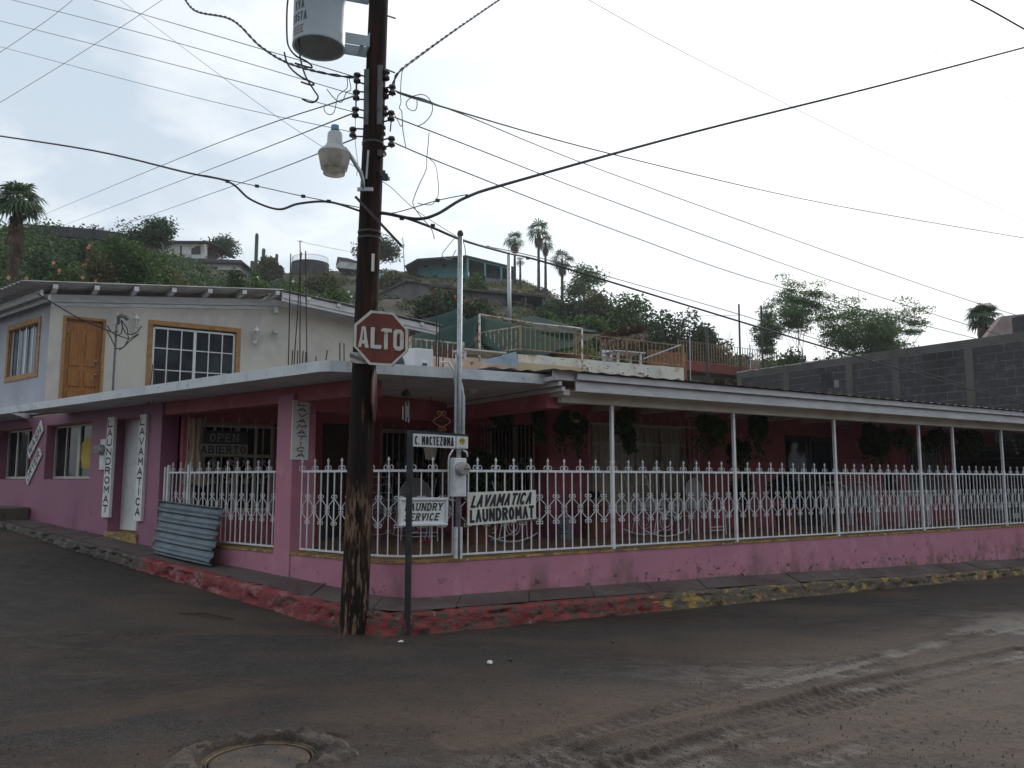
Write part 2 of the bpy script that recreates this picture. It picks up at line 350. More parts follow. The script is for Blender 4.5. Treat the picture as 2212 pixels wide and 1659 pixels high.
M['hill'] = mat('dry_hillside', (.068, .048, .034), [((.12, .088, .055), .25, .48, .64), ((.045, .034, .026), .6, .46, .60), ((.035, .045, .018), .35, .47, .60), ((.15, .11, .07), 2.2, .60, .70)], rough=.95, bump=[(.6, 1.2, one), (.4, 5, one)])
M['road'] = None
M['terracotta'] = mat('terracotta', (.24, .085, .05), [((.16, .06, .04), 5, .42, .66)], rough=.8)
M['floor_tile'] = mat('brown_porch_floor', (.32, .21, .14), [((.19, .125, .085), 2.5, .4, .68)], rough=.35)
M['mesh_seat'] = mat('white_mesh_seat', (.42, .40, .40), [((.34, .32, .32), 60, .45, .55)], rough=.6)
M['plastic_white'] = mat('white_plastic', (.58, .58, .60), rough=.4)
M['bucket_blue'] = mat('blue_print', (.05, .13, .36), rough=.5)
M['red_plastic'] = mat('pinkish_red_plastic', (.55, .06, .07), rough=.4)
M['curtain'] = mat('beige_curtain', (.33, .25, .20), [((.32, .24, .2), 4, .4, .7, (3, 3, .3))], rough=.9)
M['blind'] = mat('tan_curtain_behind_glass', (.42, .33, .21), [((.27, .21, .13), 5, .42, .62, (5, 5, .2)), ((.14, .10, .07), 1, .58, .70)], rough=.3, spec=.6)
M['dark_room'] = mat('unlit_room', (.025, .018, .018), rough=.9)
M['brown_door'] = mat('dark_brown_door', (.06, .028, .02), [((.035, .016, .012), 3, .4, .7)], rough=.4)
M['yellow_cloth'] = mat('yellow_cloth', (.55, .42, .09), [((.45, .33, .07), 8, .45, .6)], rough=.9)
M['porcelain'] = mat('brown_porcelain', (.045, .025, .022), [((.025, .015, .014), 20, .4, .6)], rough=.25, coat=.4)
M['iron_dark'] = mat('dark_line_hardware', (.055, .055, .06), [((.09, .06, .045), 20, .5, .65)], rough=.6, metal=.3)
M['rack_grey'] = mat('dull_zinc', (.13, .14, .155), [((.09, .08, .075), 8, .5, .62)], rough=.7)
M['cable'] = mat('black_cable', (.022, .022, .026), rough=.55)
M['wire'] = mat('weathered_wire', (.07, .07, .075), rough=.6)
M['trafo'] = mat('transformer_grey_enamel', (.40, .46, .50), [((.34, .40, .44), 2.4, .45, .7), ((.30, .33, .35), 12, .62, .72)], rough=.45)
M['trafo_under'] = mat('transformer_bottom', (.17, .165, .15), [((.12, .11, .10), 9, .45, .65)], rough=.7)
M['orange_print'] = mat('orange_print', (.42, .17, .06), rough=.6)
M['red_print'] = mat('faded_red_print', (.30, .07, .07), rough=.6)
M['dark_print'] = mat('dark_grey_print', (.05, .055, .065), rough=.6)
M['lamp_grey'] = mat('lamp_housing_grey', (.48, .49, .49), [((.38, .38, .38), 6, .45, .66)], rough=.5)
M['lamp_lens'] = mat('dusty_lamp_refractor', (.88, .86, .82), [((.70, .67, .60), 7, .42, .66)], rough=.4, trans=.72)
M['photocell'] = mat('blue_photocell', (.10, .27, .45), rough=.4)
M['leaf_a'] = mat('leaf_mid', (.040, .080, .016), rough=.65, trans=.3, island=(.10, .165, .035))
M['leaf_b'] = mat('leaf_dark', (.018, .040, .012), rough=.65, trans=.25, island=(.065, .11, .035))
M['leaf_c'] = mat('leaf_feathery', (.085, .14, .050), rough=.7, trans=.45, island=(.16, .23, .10))
M['leaf_d'] = mat('leaf_olive', (.075, .08, .028), rough=.7, trans=.3, island=(.14, .13, .05))
M['leaf_palm'] = mat('palm_leaf', (.06, .10, .04), rough=.6, trans=.35, island=(.12, .18, .08))
M['leaf_dead'] = mat('dead_palm_leaf', (.20, .135, .08), rough=.9, island=(.11, .07, .045))
M['bark'] = mat('bark', (.075, .055, .042), [((.04, .03, .024), 6, .42, .62)], rough=.95)
M['petal_white'] = mat('white_petal', (.75, .72, .74), rough=.7, trans=.2)
M['petal_orange'] = mat('salmon_petal', (.62, .26, .13), rough=.7, trans=.2)
M['petal_red'] = mat('crimson_petal', (.45, .03, .05), rough=.7, trans=.2)
M['cactus'] = mat('cactus_skin', (.06, .085, .05), [((.04, .055, .032), 3, .4, .7)], rough=.8)
M['twig'] = mat('bare_twigs', (.10, .085, .075), rough=.95)
M['dry_grass'] = mat('dry_grass_blade', (.22, .17, .07), rough=.9, island=(.13, .11, .045))
M['car'] = mat('silver_car_paint', (.33, .35, .37), rough=.25, metal=.4, coat=.6)
M['rubber'] = mat('tyre_rubber', (.02, .02, .02), rough=.8)
M['lens'] = mat('headlight_glass', (.6, .62, .65), rough=.08, spec=.9)
M['plum_roof'] = mat('tan_far_wall', (.36, .28, .27), [((.28, .21, .2), 2, .4, .7)], rough=.85)
M['gold'] = mat('gold_trim', (.45, .33, .14), rough=.4, metal=.5)
M['sign_dim'] = mat('shaded_sign_card', (.33, .34, .32), rough=.8)  # dimness of the porch put into the colour of the white card
M['paper'] = mat('paper', (.7, .7, .66), rough=.8)
M['cloth_grey'] = mat('torn_banner_cloth', (.42, .38, .36), [((.30, .27, .25), 20, .45, .6)], rough=.9)
M['flag_red'] = mat('red_cloth', (.5, .05, .05), rough=.9)
M['palm_yellow'] = mat('yellow_print', (.62, .45, .03), rough=.6)
M['palm_green'] = mat('green_print', (.03, .12, .05), rough=.6)

# ------------------------------------------------------------------ lettering: a painted stroke alphabet
def _arc(cx, cy, rx, ry, a0, a1, n=8): return [(cx + rx * math.cos(math.radians(a0 + (a1 - a0) * i / n)), cy + ry * math.sin(math.radians(a0 + (a1 - a0) * i / n))) for i in range(n + 1)]
GL = {'A': [[(0, 0), (.5, 1), (1, 0)], [(.2, .33), (.8, .33)]], 'B': [[(0, 0), (0, 1), (.6, 1)] + _arc(.6, .76, .34, .24, 90, -90, 6) + [(0, .52)], [(.6, .52)] + _arc(.62, .26, .38, .26, 90, -90, 6) + [(0, 0)]],
      'C': [_arc(.5, .5, .5, .5, 50, 310, 12)], 'D': [[(0, 0), (0, 1), (.5, 1)] + _arc(.5, .5, .5, .5, 90, -90, 8) + [(0, 0)]], 'E': [[(1, 1), (0, 1), (0, 0), (1, 0)], [(0, .52), (.8, .52)]],
      'G': [_arc(.5, .5, .5, .5, 50, 350, 12) + [(.55, .42)]], 'H': [[(0, 0), (0, 1)], [(1, 0), (1, 1)], [(0, .5), (1, .5)]], 'I': [[(.5, 0), (.5, 1)]], 'K': [[(0, 0), (0, 1)], [(1, 1), (0, .42)], [(.3, .58), (1, 0)]],
      'L': [[(0, 1), (0, 0), (1, 0)]], 'M': [[(0, 0), (.04, 1), (.5, .34), (.96, 1), (1, 0)]], 'N': [[(0, 0), (0, 1), (1, 0), (1, 1)]], 'O': [_arc(.5, .5, .5, .5, 0, 360, 16)],
      'P': [[(0, 0), (0, 1), (.6, 1)] + _arc(.6, .75, .4, .25, 90, -90, 6) + [(0, .5)]], 'R': [[(0, 0), (0, 1), (.6, 1)] + _arc(.6, .76, .38, .24, 90, -90, 6) + [(0, .52)], [(.45, .52), (1, 0)]],
      'S': [_arc(.5, .74, .46, .26, 35, 270, 8) + _arc(.5, .25, .48, .25, 90, -145, 8)], 'T': [[(0, 1), (1, 1)], [(.5, 1), (.5, 0)]], 'U': [[(0, 1), (0, .3)] + _arc(.5, .3, .5, .3, 180, 360, 8) + [(1, 1)]],
      'V': [[(0, 1), (.5, 0), (1, 1)]], 'W': [[(0, 1), (.25, 0), (.5, .8), (.75, 0), (1, 1)]], 'Y': [[(0, 1), (.5, .48), (1, 1)], [(.5, .48), (.5, 0)]], 'Z': [[(0, 1), (1, 1), (0, 0), (1, 0)]],
      '.': [[(.3, .02), (.7, .02)]], '3': [_arc(.5, .74, .46, .26, 140, -90, 8) + _arc(.5, .25, .48, .25, 90, -145, 8)], '7': [[(0, 1), (1, 1), (.35, 0)]]}
SERIF = {'L': ('tl', 'bl'), 'A': ('bl', 'br'), 'U': ('tl', 'tr'), 'N': ('tl', 'bl', 'tr'), 'D': ('tl', 'bl'), 'R': ('tl', 'bl', 'br'), 'Y': ('tl', 'tr', 'bc'),
         'E': ('tl', 'bl'), 'V': ('tl', 'tr'), 'I': ('tc', 'bc'), 'P': ('tl', 'bl'), 'B': ('tl', 'bl'), 'T': ('bc',)}
_lr = random.Random(77)
def letters(mb, txt, o, ax, ay, n, bold=0.02, shear=0.0, serif=False, gap=0.10, adv=None, dep=0.004, mapf=None, wmap=None, wt=None):
    """paint txt with strokes in the box o, o+ax (width) x ay (height)"""
    W = {'I': .35, 'M': 1.2, 'W': 1.25, '.': .3, ' ': .45, 'L': .82}
    ws = [W.get(c, 1.0) for c in txt]; gap = gap + .12; tot = sum(ws) + gap * (len(txt) - 1); x = 0.0
    f = mapf or (lambda a, b: Vector(o) + ax * a + ay * b)
    H = (f(0, 1) - f(0, 0)).length; A = (f(1, 0) - f(0, 0)).length
    th = H * (wt if wt else .10 + bold * 1.6)               # stroke weight in metres
    k = 0
    def stroke(p, q, w):
        nonlocal k
        dx, dy = (q[0] - p[0]) * A, (q[1] - p[1]) * H; L = math.hypot(dx, dy) + 1e-9
        ex, ey = dx / L * w * .42, dy / L * w * .42; nx_, ny_ = -dy / L * w / 2, dx / L * w / 2
        c = [(p[0] * A - ex + nx_, p[1] * H - ey + ny_), (q[0] * A + ex + nx_, q[1] * H + ey + ny_), (q[0] * A + ex - nx_, q[1] * H + ey - ny_), (p[0] * A - ex - nx_, p[1] * H - ey - ny_)]
        b0 = len(mb.v); k += 1; off = dep + .00006 * (k % 40)
        mb.v += [tuple(f(a / A, b / H) - n * off) for a, b in c]; mb.f.append((b0, b0 + 1, b0 + 2, b0 + 3)); mb.mi.append(mb.cur)
    for c, w in zip(txt, ws):
        if c in GL:
            fx = x / tot; fw = w / tot; mx = min(th / A * .5, fw * .3); my = th / H * .5
            jit = lambda: _lr.uniform(-.012, .012)
            for pl in GL[c]:
                pts = []
                for (a, b) in pl: 
                    b2 = my + b * (1 - 2 * my); a2 = fx + mx + a * (fw - 2 * mx); pts.append((a2 + shear * b2 + jit() * fw, b2 + jit()))
                for p, q in zip(pts[:-1], pts[1:]): stroke(p, q, th)
            if serif:
                for s_ in SERIF.get(c, ()):
                    yy = (1 - my) if s_[0] == 't' else my
                    xc = fx + mx + {'l': 0, 'r': 1, 'c': .5}[s_[1]] * (fw - 2 * mx); hw = fw * .20
                    stroke((xc - hw + shear * yy, yy), (xc + hw + shear * yy, yy), th * .55)
        x += w + gap
    return mb

# ------------------------------------------------------------------ numpy noise
_rs = np.random.RandomState(5); _T = _rs.rand(256, 256)
def vnoise(x, y):
    xi = np.floor(x).astype(int); yi = np.floor(y).astype(int); fx = x - xi; fy = y - yi
    fx = fx * fx * (3 - 2 * fx); fy = fy * fy * (3 - 2 * fy)
    g = lambda a, b: _T[a & 255, b & 255]
    return (g(xi, yi) * (1 - fx) + g(xi + 1, yi) * fx) * (1 - fy) + (g(xi, yi + 1) * (1 - fx) + g(xi + 1, yi + 1) * fx) * fy - .5
def fbm(x, y, o=4):
    s = 0; a = 1.0
    for i in range(o): s = s + a * vnoise(x * 2 ** i + i * 17.3, y * 2 ** i + i * 9.1); a *= .5
    return s
def splus(x, k=.5): return k * np.log1p(np.exp(np.clip(x / k, -40, 40)))
def road_z(x, y):
    dx = x - CP.x; dy = y - CP.y
    s = dx * DR.x + dy * DR.y; t = dx * DL.x + dy * DL.y
    lt = np.minimum(splus(t), 16)
    return .074 * lt - .0125 * splus(s) * (s > -50) - .012

# ================================================================== GROUND
def I(x, *pairs):
    return float(np.interp(x, [p[0] for p in pairs], [p[1] for p in pairs]))
def kerb_top(q):
    if q >= 0: return I(q, (0, .225), (4, .15), (12.5, -.04), (20, -.16))
    t = -q; rz = I(t, (0, .225), (1.33, .28), (3.43, .41), (6.5, .59), (9, .735), (16, 1.22)); return rz
def base_z(q):
    if q >= 0: return I(q, (0, .29), (.83, .278), (5.5, .204), (13.8, .04), (20, -.08))
    return I(-q, (0, .29), (.93, .34), (3.77, .456), (7.03, .67), (10.4, .84), (12, .96), (16, 1.26))
def path(d, tmax, smax, t0=.55, s0=.4, step=.1, nb=10):
    """points offset by d from the two street fronts, rounded at the corner; returns [(point, q)]"""
    c = Rp(d * .74, 0, d); out = []
    t1 = t0 + d * .74; s1 = s0 + d * .74
    n = int((tmax - t0) / step)
    for i in range(n): out.append((Lp(tmax + (t1 - tmax) * i / n, 0, d), -(tmax + (t0 - tmax) * i / n)))
    p0 = Lp(t1, 0, d); p2 = Rp(s1, 0, d)
    for i in range(nb + 1):
        a = i / nb; p = p0 * (1 - a) ** 2 + c * 2 * a * (1 - a) + p2 * a * a; out.append((p, -t0 + (t0 + s0) * a))
    n = int((smax - s0) / step)
    for i in range(1, n + 1): out.append((Rp(s1 + (smax - s1) * i / n, 0, d), s0 + (smax - s0) * i / n))
    return out

# tyre tracks and smears traced on the road (ground points)
TRK = [([(1010, 1659), (1250, 1585), (1500, 1510), (1800, 1435), (2212, 1330)], .10, .020, 1),
       ([(1150, 1659), (1400, 1588), (1640, 1530), (1900, 1462), (2212, 1390)], .11, .022, 1),
       ([(1300, 1659), (1600, 1575), (1900, 1490), (2212, 1405)], .09, .018, 1),
       ([(1080, 1640), (1330, 1560), (1600, 1478), (1850, 1412), (2212, 1318)], .05, .012, 1),
       ([(1220, 1659), (1480, 1570), (1730, 1500), (2212, 1370)], .06, .010, 0),
       ([(1450, 1659), (1750, 1570), (2212, 1440)], .07, .012, 1),
       ([(1000, 1600), (1250, 1520), (1500, 1455), (2212, 1290)], .12, .006, 0),
       ([(1560, 1500), (1800, 1430), (2000, 1375), (2212, 1300)], .10, .014, 1),
       ([(1700, 1659), (1900, 1600), (2212, 1520)], .12, .012, 1),
       ([(0, 1575), (300, 1530), (600, 1480), (900, 1430)], .14, .006, 0),
       ([(0, 1420), (250, 1395), (520, 1375), (740, 1372)], .08, .010, 0),
       ([(1250, 1659), (1330, 1625), (1420, 1600)], .05, .015, 0)]
def gridaxis(segs):
    out = [segs[0][0]]
    for a, b, st in segs:
        n = max(1, int(round((b - a) / st))); out += list(np.linspace(a, b, n + 1)[1:])
    return np.array(out)
gx = gridaxis([(-400, -60, 60), (-60, -14, 4), (-14, -4.2, .16), (-4.2, 5.2, .022), (5.2, 12, .10), (12, 40, 2), (40, 400, 60)])
gy = gridaxis([(-300, -20, 40), (-20, 3.6, 2.4), (3.6, 9.6, .022), (9.6, 16, .10), (16, 30, 1.5), (30, 420, 65)])
X, Y = np.meshgrid(gx, gy)
Z = road_z(X, Y)
near = ((X > -14) & (X < 12) & (Y > 3) & (Y < 17)).astype(float)
mud = .62 + .9 * fbm(X * .45 + 3, Y * .9 + 1, 4)
dCx = X - CP.x; dCy = Y - CP.y
offR = dCx * NR.x + dCy * NR.y; sRr = dCx * DR.x + dCy * DR.y; offL = dCx * NL.x + dCy * NL.y
dkr = np.maximum(-offR, -offL) - .6                           # distance out from the kerb line
mud = mud - .45 * np.exp(-((dkr - .9) / .8) ** 2) + .28 * np.clip((X - 0.2) / 3, 0, 1) * np.clip((7.6 - Y + .35 * X) / 2, 0, 1)
mud += .45 * np.exp(-(dkr / .16) ** 2)
Z = Z + near * (.010 * fbm(X * 1.3, Y * 1.3, 3) + .0035 * fbm(X * 7, Y * 7, 3) * np.clip(mud, .3, 1.2) + .0035 * fbm(X * 22, Y * 22, 2))
wetness = fbm(X * .5 + 40, Y * 1.1 + 7, 3)
for pts, wd, dep, tread in TRK:
    P = [onz(u, v, 0) for u, v in pts]
    dens = []
    for a, b in zip(P[:-1], P[1:]):
        for k in range(12): dens.append(a + (b - a) * k / 12)
    dens.append(P[-1])
    for it in range(3): dens = [dens[0]] + [(dens[i - 1] + dens[i] * 2 + dens[i + 1]) / 4 for i in range(1, len(dens) - 1)] + [dens[-1]]
    best = np.full(X.shape, 1e9); arc = np.zeros(X.shape); acc = 0
    for a, b in zip(dens[:-1], dens[1:]):
        ex, ey = b.x - a.x, b.y - a.y; L2 = ex * ex + ey * ey + 1e-12; L = math.sqrt(L2)
        tt = np.clip(((X - a.x) * ex + (Y - a.y) * ey) / L2, 0, 1)
        dd = ((X - a.x) * ey - (Y - a.y) * ex) / L; d2 = np.hypot(X - a.x - tt * ex, Y - a.y - tt * ey)
        s_ = d2 < np.abs(best); best = np.where(s_, np.where(dd > 0, d2, -d2), best); arc = np.where(s_, acc + tt * L, arc); acc += L
    ab = np.abs(best + .03 * fbm(X * 2, Y * 2, 2))
    wmask = np.clip(.65 + 1.3 * fbm(arc * .7 + dep * 900, best * 0 + dep * 300, 3), 0, 1.2)
    rut = -dep * np.exp(-(ab / wd) ** 4) + dep * .75 * np.exp(-((ab - wd * 1.35) / (wd * .3)) ** 2)
    if tread: rut = rut + np.exp(-(ab / wd) ** 4) * dep * .62 * np.clip(.45 + 2.2 * fbm(arc * 1.1 + 31, best * 3 + dep * 50, 3), 0, 1.1) * (np.clip(3 * np.sin((arc + .45 * ab + .03 * fbm(arc * 3, best * 9, 2)) * 2 * math.pi / .105), -1, 1) * .5)
    Z = Z + near * rut * wmask * 1.15
    wetness = wetness + np.exp(-(ab / (wd * 1.2)) ** 4) * wmask * (.42 if tread else -.34) - .15 * np.exp(-((ab - wd * 1.6) / (wd * .5)) ** 2) * wmask
    mud = mud + (.35 if tread else .22) * np.exp(-(ab / (wd * 1.9)) ** 2) * wmask
# scattered clods of mud
clod = np.clip(vnoise(X * 16 + 5, Y * 16 + 8) + .3 * vnoise(X * 40, Y * 40) - .31, 0, 1) * np.clip(mud - .3, 0, 1)
Z = Z + near * clod * .07
# the manhole: sunk cover, broken ring of mud and concrete round it
MH = onz(562, 1632, 0.0); MH.z = float(road_z(MH.x, MH.y))
rr = np.hypot(X - MH.x, (Y - MH.y)); an = np.arctan2(Y - MH.y, X - MH.x)
ro = .50 + .05 * np.sin(3 * an) + .12 * fbm(an * 2 + 9, an * 0 + 2, 3)
ring = np.exp(-((rr - (.33 + ro) / 2) / .085) ** 4) * (.6 + .5 * (np.sin(an + .5) > -.3))
Z = Z + ring * (.024 + .035 * fbm(X * 14, Y * 14, 3)); mud = mud + ring * .5
Z = np.where(rr < .325, Z * 0 + MH.z - .035, Z)
Z = Z - .04 * np.exp(-((rr - ro - .02) / .02) ** 2) * (np.sin(an - .4) > .35)
# the carriageway drops under the raised footway and the house
ins = np.clip((-(dkr) - .03) / .06, 0, 1)
Z = Z - ins * .12
gv = np.stack([X, Y, Z], -1).reshape(-1, 3)
ny, nx = X.shape; idx = np.arange(ny * nx).reshape(ny, nx)
gq = np.stack([idx[:-1, :-1], idx[:-1, 1:], idx[1:, 1:], idx[1:, :-1]], -1).reshape(-1, 4)

mr = bpy.data.materials.new('muddy_asphalt'); mr.use_nodes = True; nt = mr.node_tree; N = nt.nodes; Lk = nt.links
b = N['Principled BSDF']
def nz(sc, st=(1, 1, 1), det=6, rg=.6):
    g = N.new('ShaderNodeNewGeometry'); mp = N.new('ShaderNodeMapping'); mp.inputs['Scale'].default_value = st; Lk.new(g.outputs['Position'], mp.inputs[0])
    n = N.new('ShaderNodeTexNoise'); n.inputs['Scale'].default_value = sc; n.inputs['Detail'].default_value = det; n.inputs['Roughness'].default_value = rg; Lk.new(mp.outputs[0], n.inputs['Vector']); return n.outputs[0]
def mrn(src, lo, hi, a=0., c=1.):
    r = N.new('ShaderNodeMapRange'); r.interpolation_type = 'SMOOTHSTEP'
    for i, x in zip((1, 2, 3, 4), (lo, hi, a, c)): r.inputs[i].default_value = x
    Lk.new(src, r.inputs[0]); return r.outputs[0]
def mixc(f, a, c):
    m_ = N.new('ShaderNodeMix'); m_.data_type = 'RGBA'; Lk.new(f, m_.inputs[0])
    for i, x in ((6, a), (7, c)):
        if isinstance(x, tuple): m_.inputs[i].default_value = (*x, 1)
        else: Lk.new(x, m_.inputs[i])
    return m_.outputs[2]
am = N.new('ShaderNodeAttribute'); am.attribute_name = 'mud'; aw = N.new('ShaderNodeAttribute'); aw.attribute_name = 'wet'
ma = N.new('ShaderNodeMath'); ma.operation = 'ADD'; Lk.new(am.outputs['Fac'], ma.inputs[0]); Lk.new(mrn(nz(5), .3, .7, -.28, .28), ma.inputs[1])
mfac = mrn(ma.outputs[0], .25, .95)
asp = mixc(mrn(nz(70), .42, .60), (.018, .015, .013), (.064, .050, .041))
asp = mixc(mrn(nz(130, det=2), .60, .68), asp, (.20, .18, .16))
mudc = mixc(mrn(nz(2.2), .4, .65), (.062, .041, .031), (.034, .024, .019))
mudc = mixc(mrn(nz(28), .5, .7), mudc, (.092, .062, .048))
mudc = mixc(mrn(nz(90, det=3), .55, .66), mudc, (.026, .019, .016))
mudc = mixc(mrn(nz(120, det=2), .62, .70), mudc, (.17, .13, .105))
fin = mixc(mfac, asp, mudc)
dk_ = N.new('ShaderNodeMath'); dk_.operation = 'MULTIPLY'; Lk.new(mrn(aw.outputs['Fac'], .05, .45), dk_.inputs[0]); dk_.inputs[1].default_value = .45
fin = mixc(dk_.outputs[0], fin, (.020, .014, .011))
dr_2 = N.new('ShaderNodeMath'); dr_2.operation = 'MULTIPLY'; Lk.new(mrn(aw.outputs['Fac'], -.08, -.42), dr_2.inputs[0]); dr_2.inputs[1].default_value = .30
fin = mixc(dr_2.outputs[0], fin, (.135, .090, .062))
Lk.new(fin, b.inputs['Base Color'])
wf = N.new('ShaderNodeMath'); wf.operation = 'ADD'; Lk.new(aw.outputs['Fac'], wf.inputs[0]); Lk.new(mrn(nz(3.1, (1, 1.6, 1)), .35, .65, -.3, .3), wf.inputs[1])
Lk.new(mrn(wf.outputs[0], -.1, .6, .82, .56), b.inputs['Roughness'])
b.inputs['Specular IOR Level'].default_value = .28
b1 = N.new('ShaderNodeBump'); b1.inputs['Strength'].default_value = 1.0; b1.inputs['Distance'].default_value = .016; Lk.new(nz(55), b1.inputs['Height'])
b2 = N.new('ShaderNodeBump'); b2.inputs['Strength'].default_value = .6; b2.inputs['Distance'].default_value = .03; Lk.new(nz(9), b2.inputs['Height']); Lk.new(b1.outputs[0], b2.inputs['Normal'])
Lk.new(b2.outputs[0], b.inputs['Normal'])
M['road'] = mr
road = structure(np_mesh('ground', gv, gq, mr, smooth=True))
at_ = road.data.attributes.new('mud', 'FLOAT', 'POINT'); at_.data.foreach_set('value', mud.ravel().astype(np.float32))
at_ = road.data.attributes.new('wet', 'FLOAT', 'POINT'); at_.data.foreach_set('value', wetness.ravel().astype(np.float32))

# manhole cover in its ring
mh = thing('manhole_cover', 'round iron manhole cover half buried in mud inside a broken concrete ring', 'manhole cover', MH)
M['iron_mud'] = mat('muddy_cast_iron', (.095, .062, .040), [((.05, .037, .03), 5, .45, .62), ((.20, .12, .05), 3, .60, .72)], rough=.6, bump=[(.8, 40, one), (.6, 8, one)])
MB().lathe(MH + UP * -.03, [(.28, -.02), (.285, .012), (.27, .018), (.255, .012), (.12, .014), (.0, .015)], 40).build('lid', M['iron_mud'], mh, True)
M['ring_iron'] = mat('ochre_iron_rim', (.14, .095, .05), [((.05, .037, .028), 9, .45, .6)], rough=.6)
MB().lathe(MH + UP * -.03, [(.297, -.02), (.297, .018), (.302, .022), (.308, .010), (.318, .012), (.322, .026), (.33, .026), (.334, -.02)], 48, cap=False).build('rim', M['ring_iron'], mh)
M['ring_mud'] = mat('crumbly_concrete_mud', (.105, .080, .062), [((.055, .042, .034), 9, .45, .60), ((.17, .14, .11), 16, .58, .68), ((.03, .024, .02), 26, .6, .68)], rough=.9, bump=[(1.0, 45, one), (.8, 14, one)])
mb = MB(); na, nr = 150, 12
for i in range(na + 1):
    a = math.radians(-28 + 262 * i / na); taper = min(1, min(i, na - i) / 14); ri = .345 + .02 * float(fbm(np.array(a * 3.), np.array(1.), 3)); re_ = .50 + .10 * float(fbm(np.array(a * 1.7 + 4), np.array(6.), 4)) + .05 * math.sin(a * 2 + 1)
    re_ = ri + (re_ - ri) * (.3 + .7 * taper)
    for j in range(nr + 1):
        k = j / nr; rr_ = ri + (re_ - ri) * k; h = math.sin(math.pi * min(1, k * 1.05 + .02)) ** .55 * (.030 + .045 * (float(fbm(np.array(rr_ * math.cos(a) * 13.), np.array(rr_ * math.sin(a) * 13.), 4)) + .2)) * taper if 0 < j < nr else -.02
        mb.v.append((MH.x + rr_ * math.cos(a), MH.y + rr_ * math.sin(a), float(road_z(MH.x + rr_ * math.cos(a), MH.y + rr_ * math.sin(a))) + h))
for i in range(na):
    for j in range(nr): k = i * (nr + 1) + j; mb.f.append((k, k + nr + 1, k + nr + 2, k + 1)); mb.mi.append(0)
mb.build('broken_collar', M['ring_mud'], mh, True)

# kerb
kp = path(-.6, 15, 19, t0=.65, s0=.40, step=.03, nb=26)
def inward(pts, i):
    a = pts[max(i - 1, 0)][0]; c = pts[min(i + 1, len(pts) - 1)][0]; d = (c - a).normalized(); return Vector((-d.y, d.x, 0))
prof = [(-.05, -1), (-.03, .03), (-.02, .14), (-.015, .27), (-.011, .40), (-.008, .52), (-.004, .63), (-.002, .74), (.0, .84), (.006, .92), (.020, .98), (.045, 1.0), (.08, 1.0), (.15, 1.0)]
kv = []; kmi = []
for i, (p, q) in enumerate(kp):
    n = inward(kp, i); zt = kerb_top(q); zr = float(road_z(p.x, p.y)) - .02
    zt = max(zt, zr + .035)
    for j, (o, h) in enumerate(prof):
        z = zr - .1 if h < 0 else zr + (zt - zr) * h
        k = 1.0 if 0 < j < 11 else .25
        chip = float(fbm(np.array(q * 4.), np.array(z * 14.), 4)); big = float(fbm(np.array(q * 1.1 + 9), np.array(z * 3.), 3))
        crack = max(0, .035 - abs(float(fbm(np.array(q * 1.6 + 3), np.array(z * 7. + 1), 3)))) * .9; nick = max(0, chip - .18) * .13 + abs(big) * .02 + crack
        o2 = o + k * nick; z2 = z - (.45 * nick if h > .8 else 0) + k * .008 * float(fbm(np.array(q * 9.), np.array(j * 3.1), 2))
        kv.append(tuple(p + n * o2 + UP * z2))
kf = []; m = len(prof)
for i in range(len(kp) - 1):
    for j in range(m - 1):
        a = i * m + j; kf.append((a, a + m, a + m + 1, a + 1))
        q = kp[i][1] + .5 * float(fbm(np.array(kp[i][1] * 2.), np.array(j * .9), 3))
        kmi.append(2 if q > 3.75 else (0 if q > -.9 else (1 if q > -4.9 else 3)))
kb = MB(); kb.v = kv; kb.f = kf; kb.mi = kmi
structure(kb.build('kerb', [M['kerb_red'], M['kerb_pinkish'], M['kerb_yellow'], M['kerb_bare']], smooth=True))

# footway slabs
sw = empty('sidewalk', Rp(0, .2, -.3)); sw['kind'] = 'structure'
inn = path(.06, 15, 19, t0=.65, s0=.40, step=.05, nb=16); out_ = path(-.46, 15, 19, t0=.65, s0=.40, step=.05, nb=16)
k0 = 0; nrm = len(inn)
qs = [q for _, q in inn]; cuts = [0]; last = qs[0]
for i, q in enumerate(qs):
    if q - last > 1.25 + .35 * math.sin(i): cuts.append(i); last = q
cuts.append(nrm - 1)
for a, c in zip(cuts[:-1], cuts[1:]):
    mb = MB(); tilt = rnd.uniform(-.006, .006)
    for i in range(a, c):
        e0 = .006 if i == a else 0; e1 = .006 if i == c - 1 else 0
        pts = []
        for i_, e in ((i, e0), (i + 1, -e1)):
            po, q = out_[i_]; pi, _ = inn[i_]; dd = (inn[min(i_ + 1, nrm - 1)][0] - inn[max(i_ - 1, 0)][0]).normalized() * e
            zk = max(kerb_top(q), float(road_z(po.x, po.y)) + .03)
            pts.append((po + dd + UP * (zk + .002 + tilt), pi + dd + UP * (base_z(q) + tilt)))
        (a0, b0), (a1, b1) = pts
        mid0 = (a0 + b0) / 2; mid1 = (a1 + b1) / 2
        mb.quad(a0, a1, mid1, mid0).quad(mid0, mid1, b1, b0)
        if i == a: mb.quad(a0, b0, b0 - UP * .1, a0 - UP * .1)
        if i == c - 1: mb.quad(b1, a1, a1 - UP * .1, b1 - UP * .1)
    mb.build('concrete_slab', M['concrete'], sw)
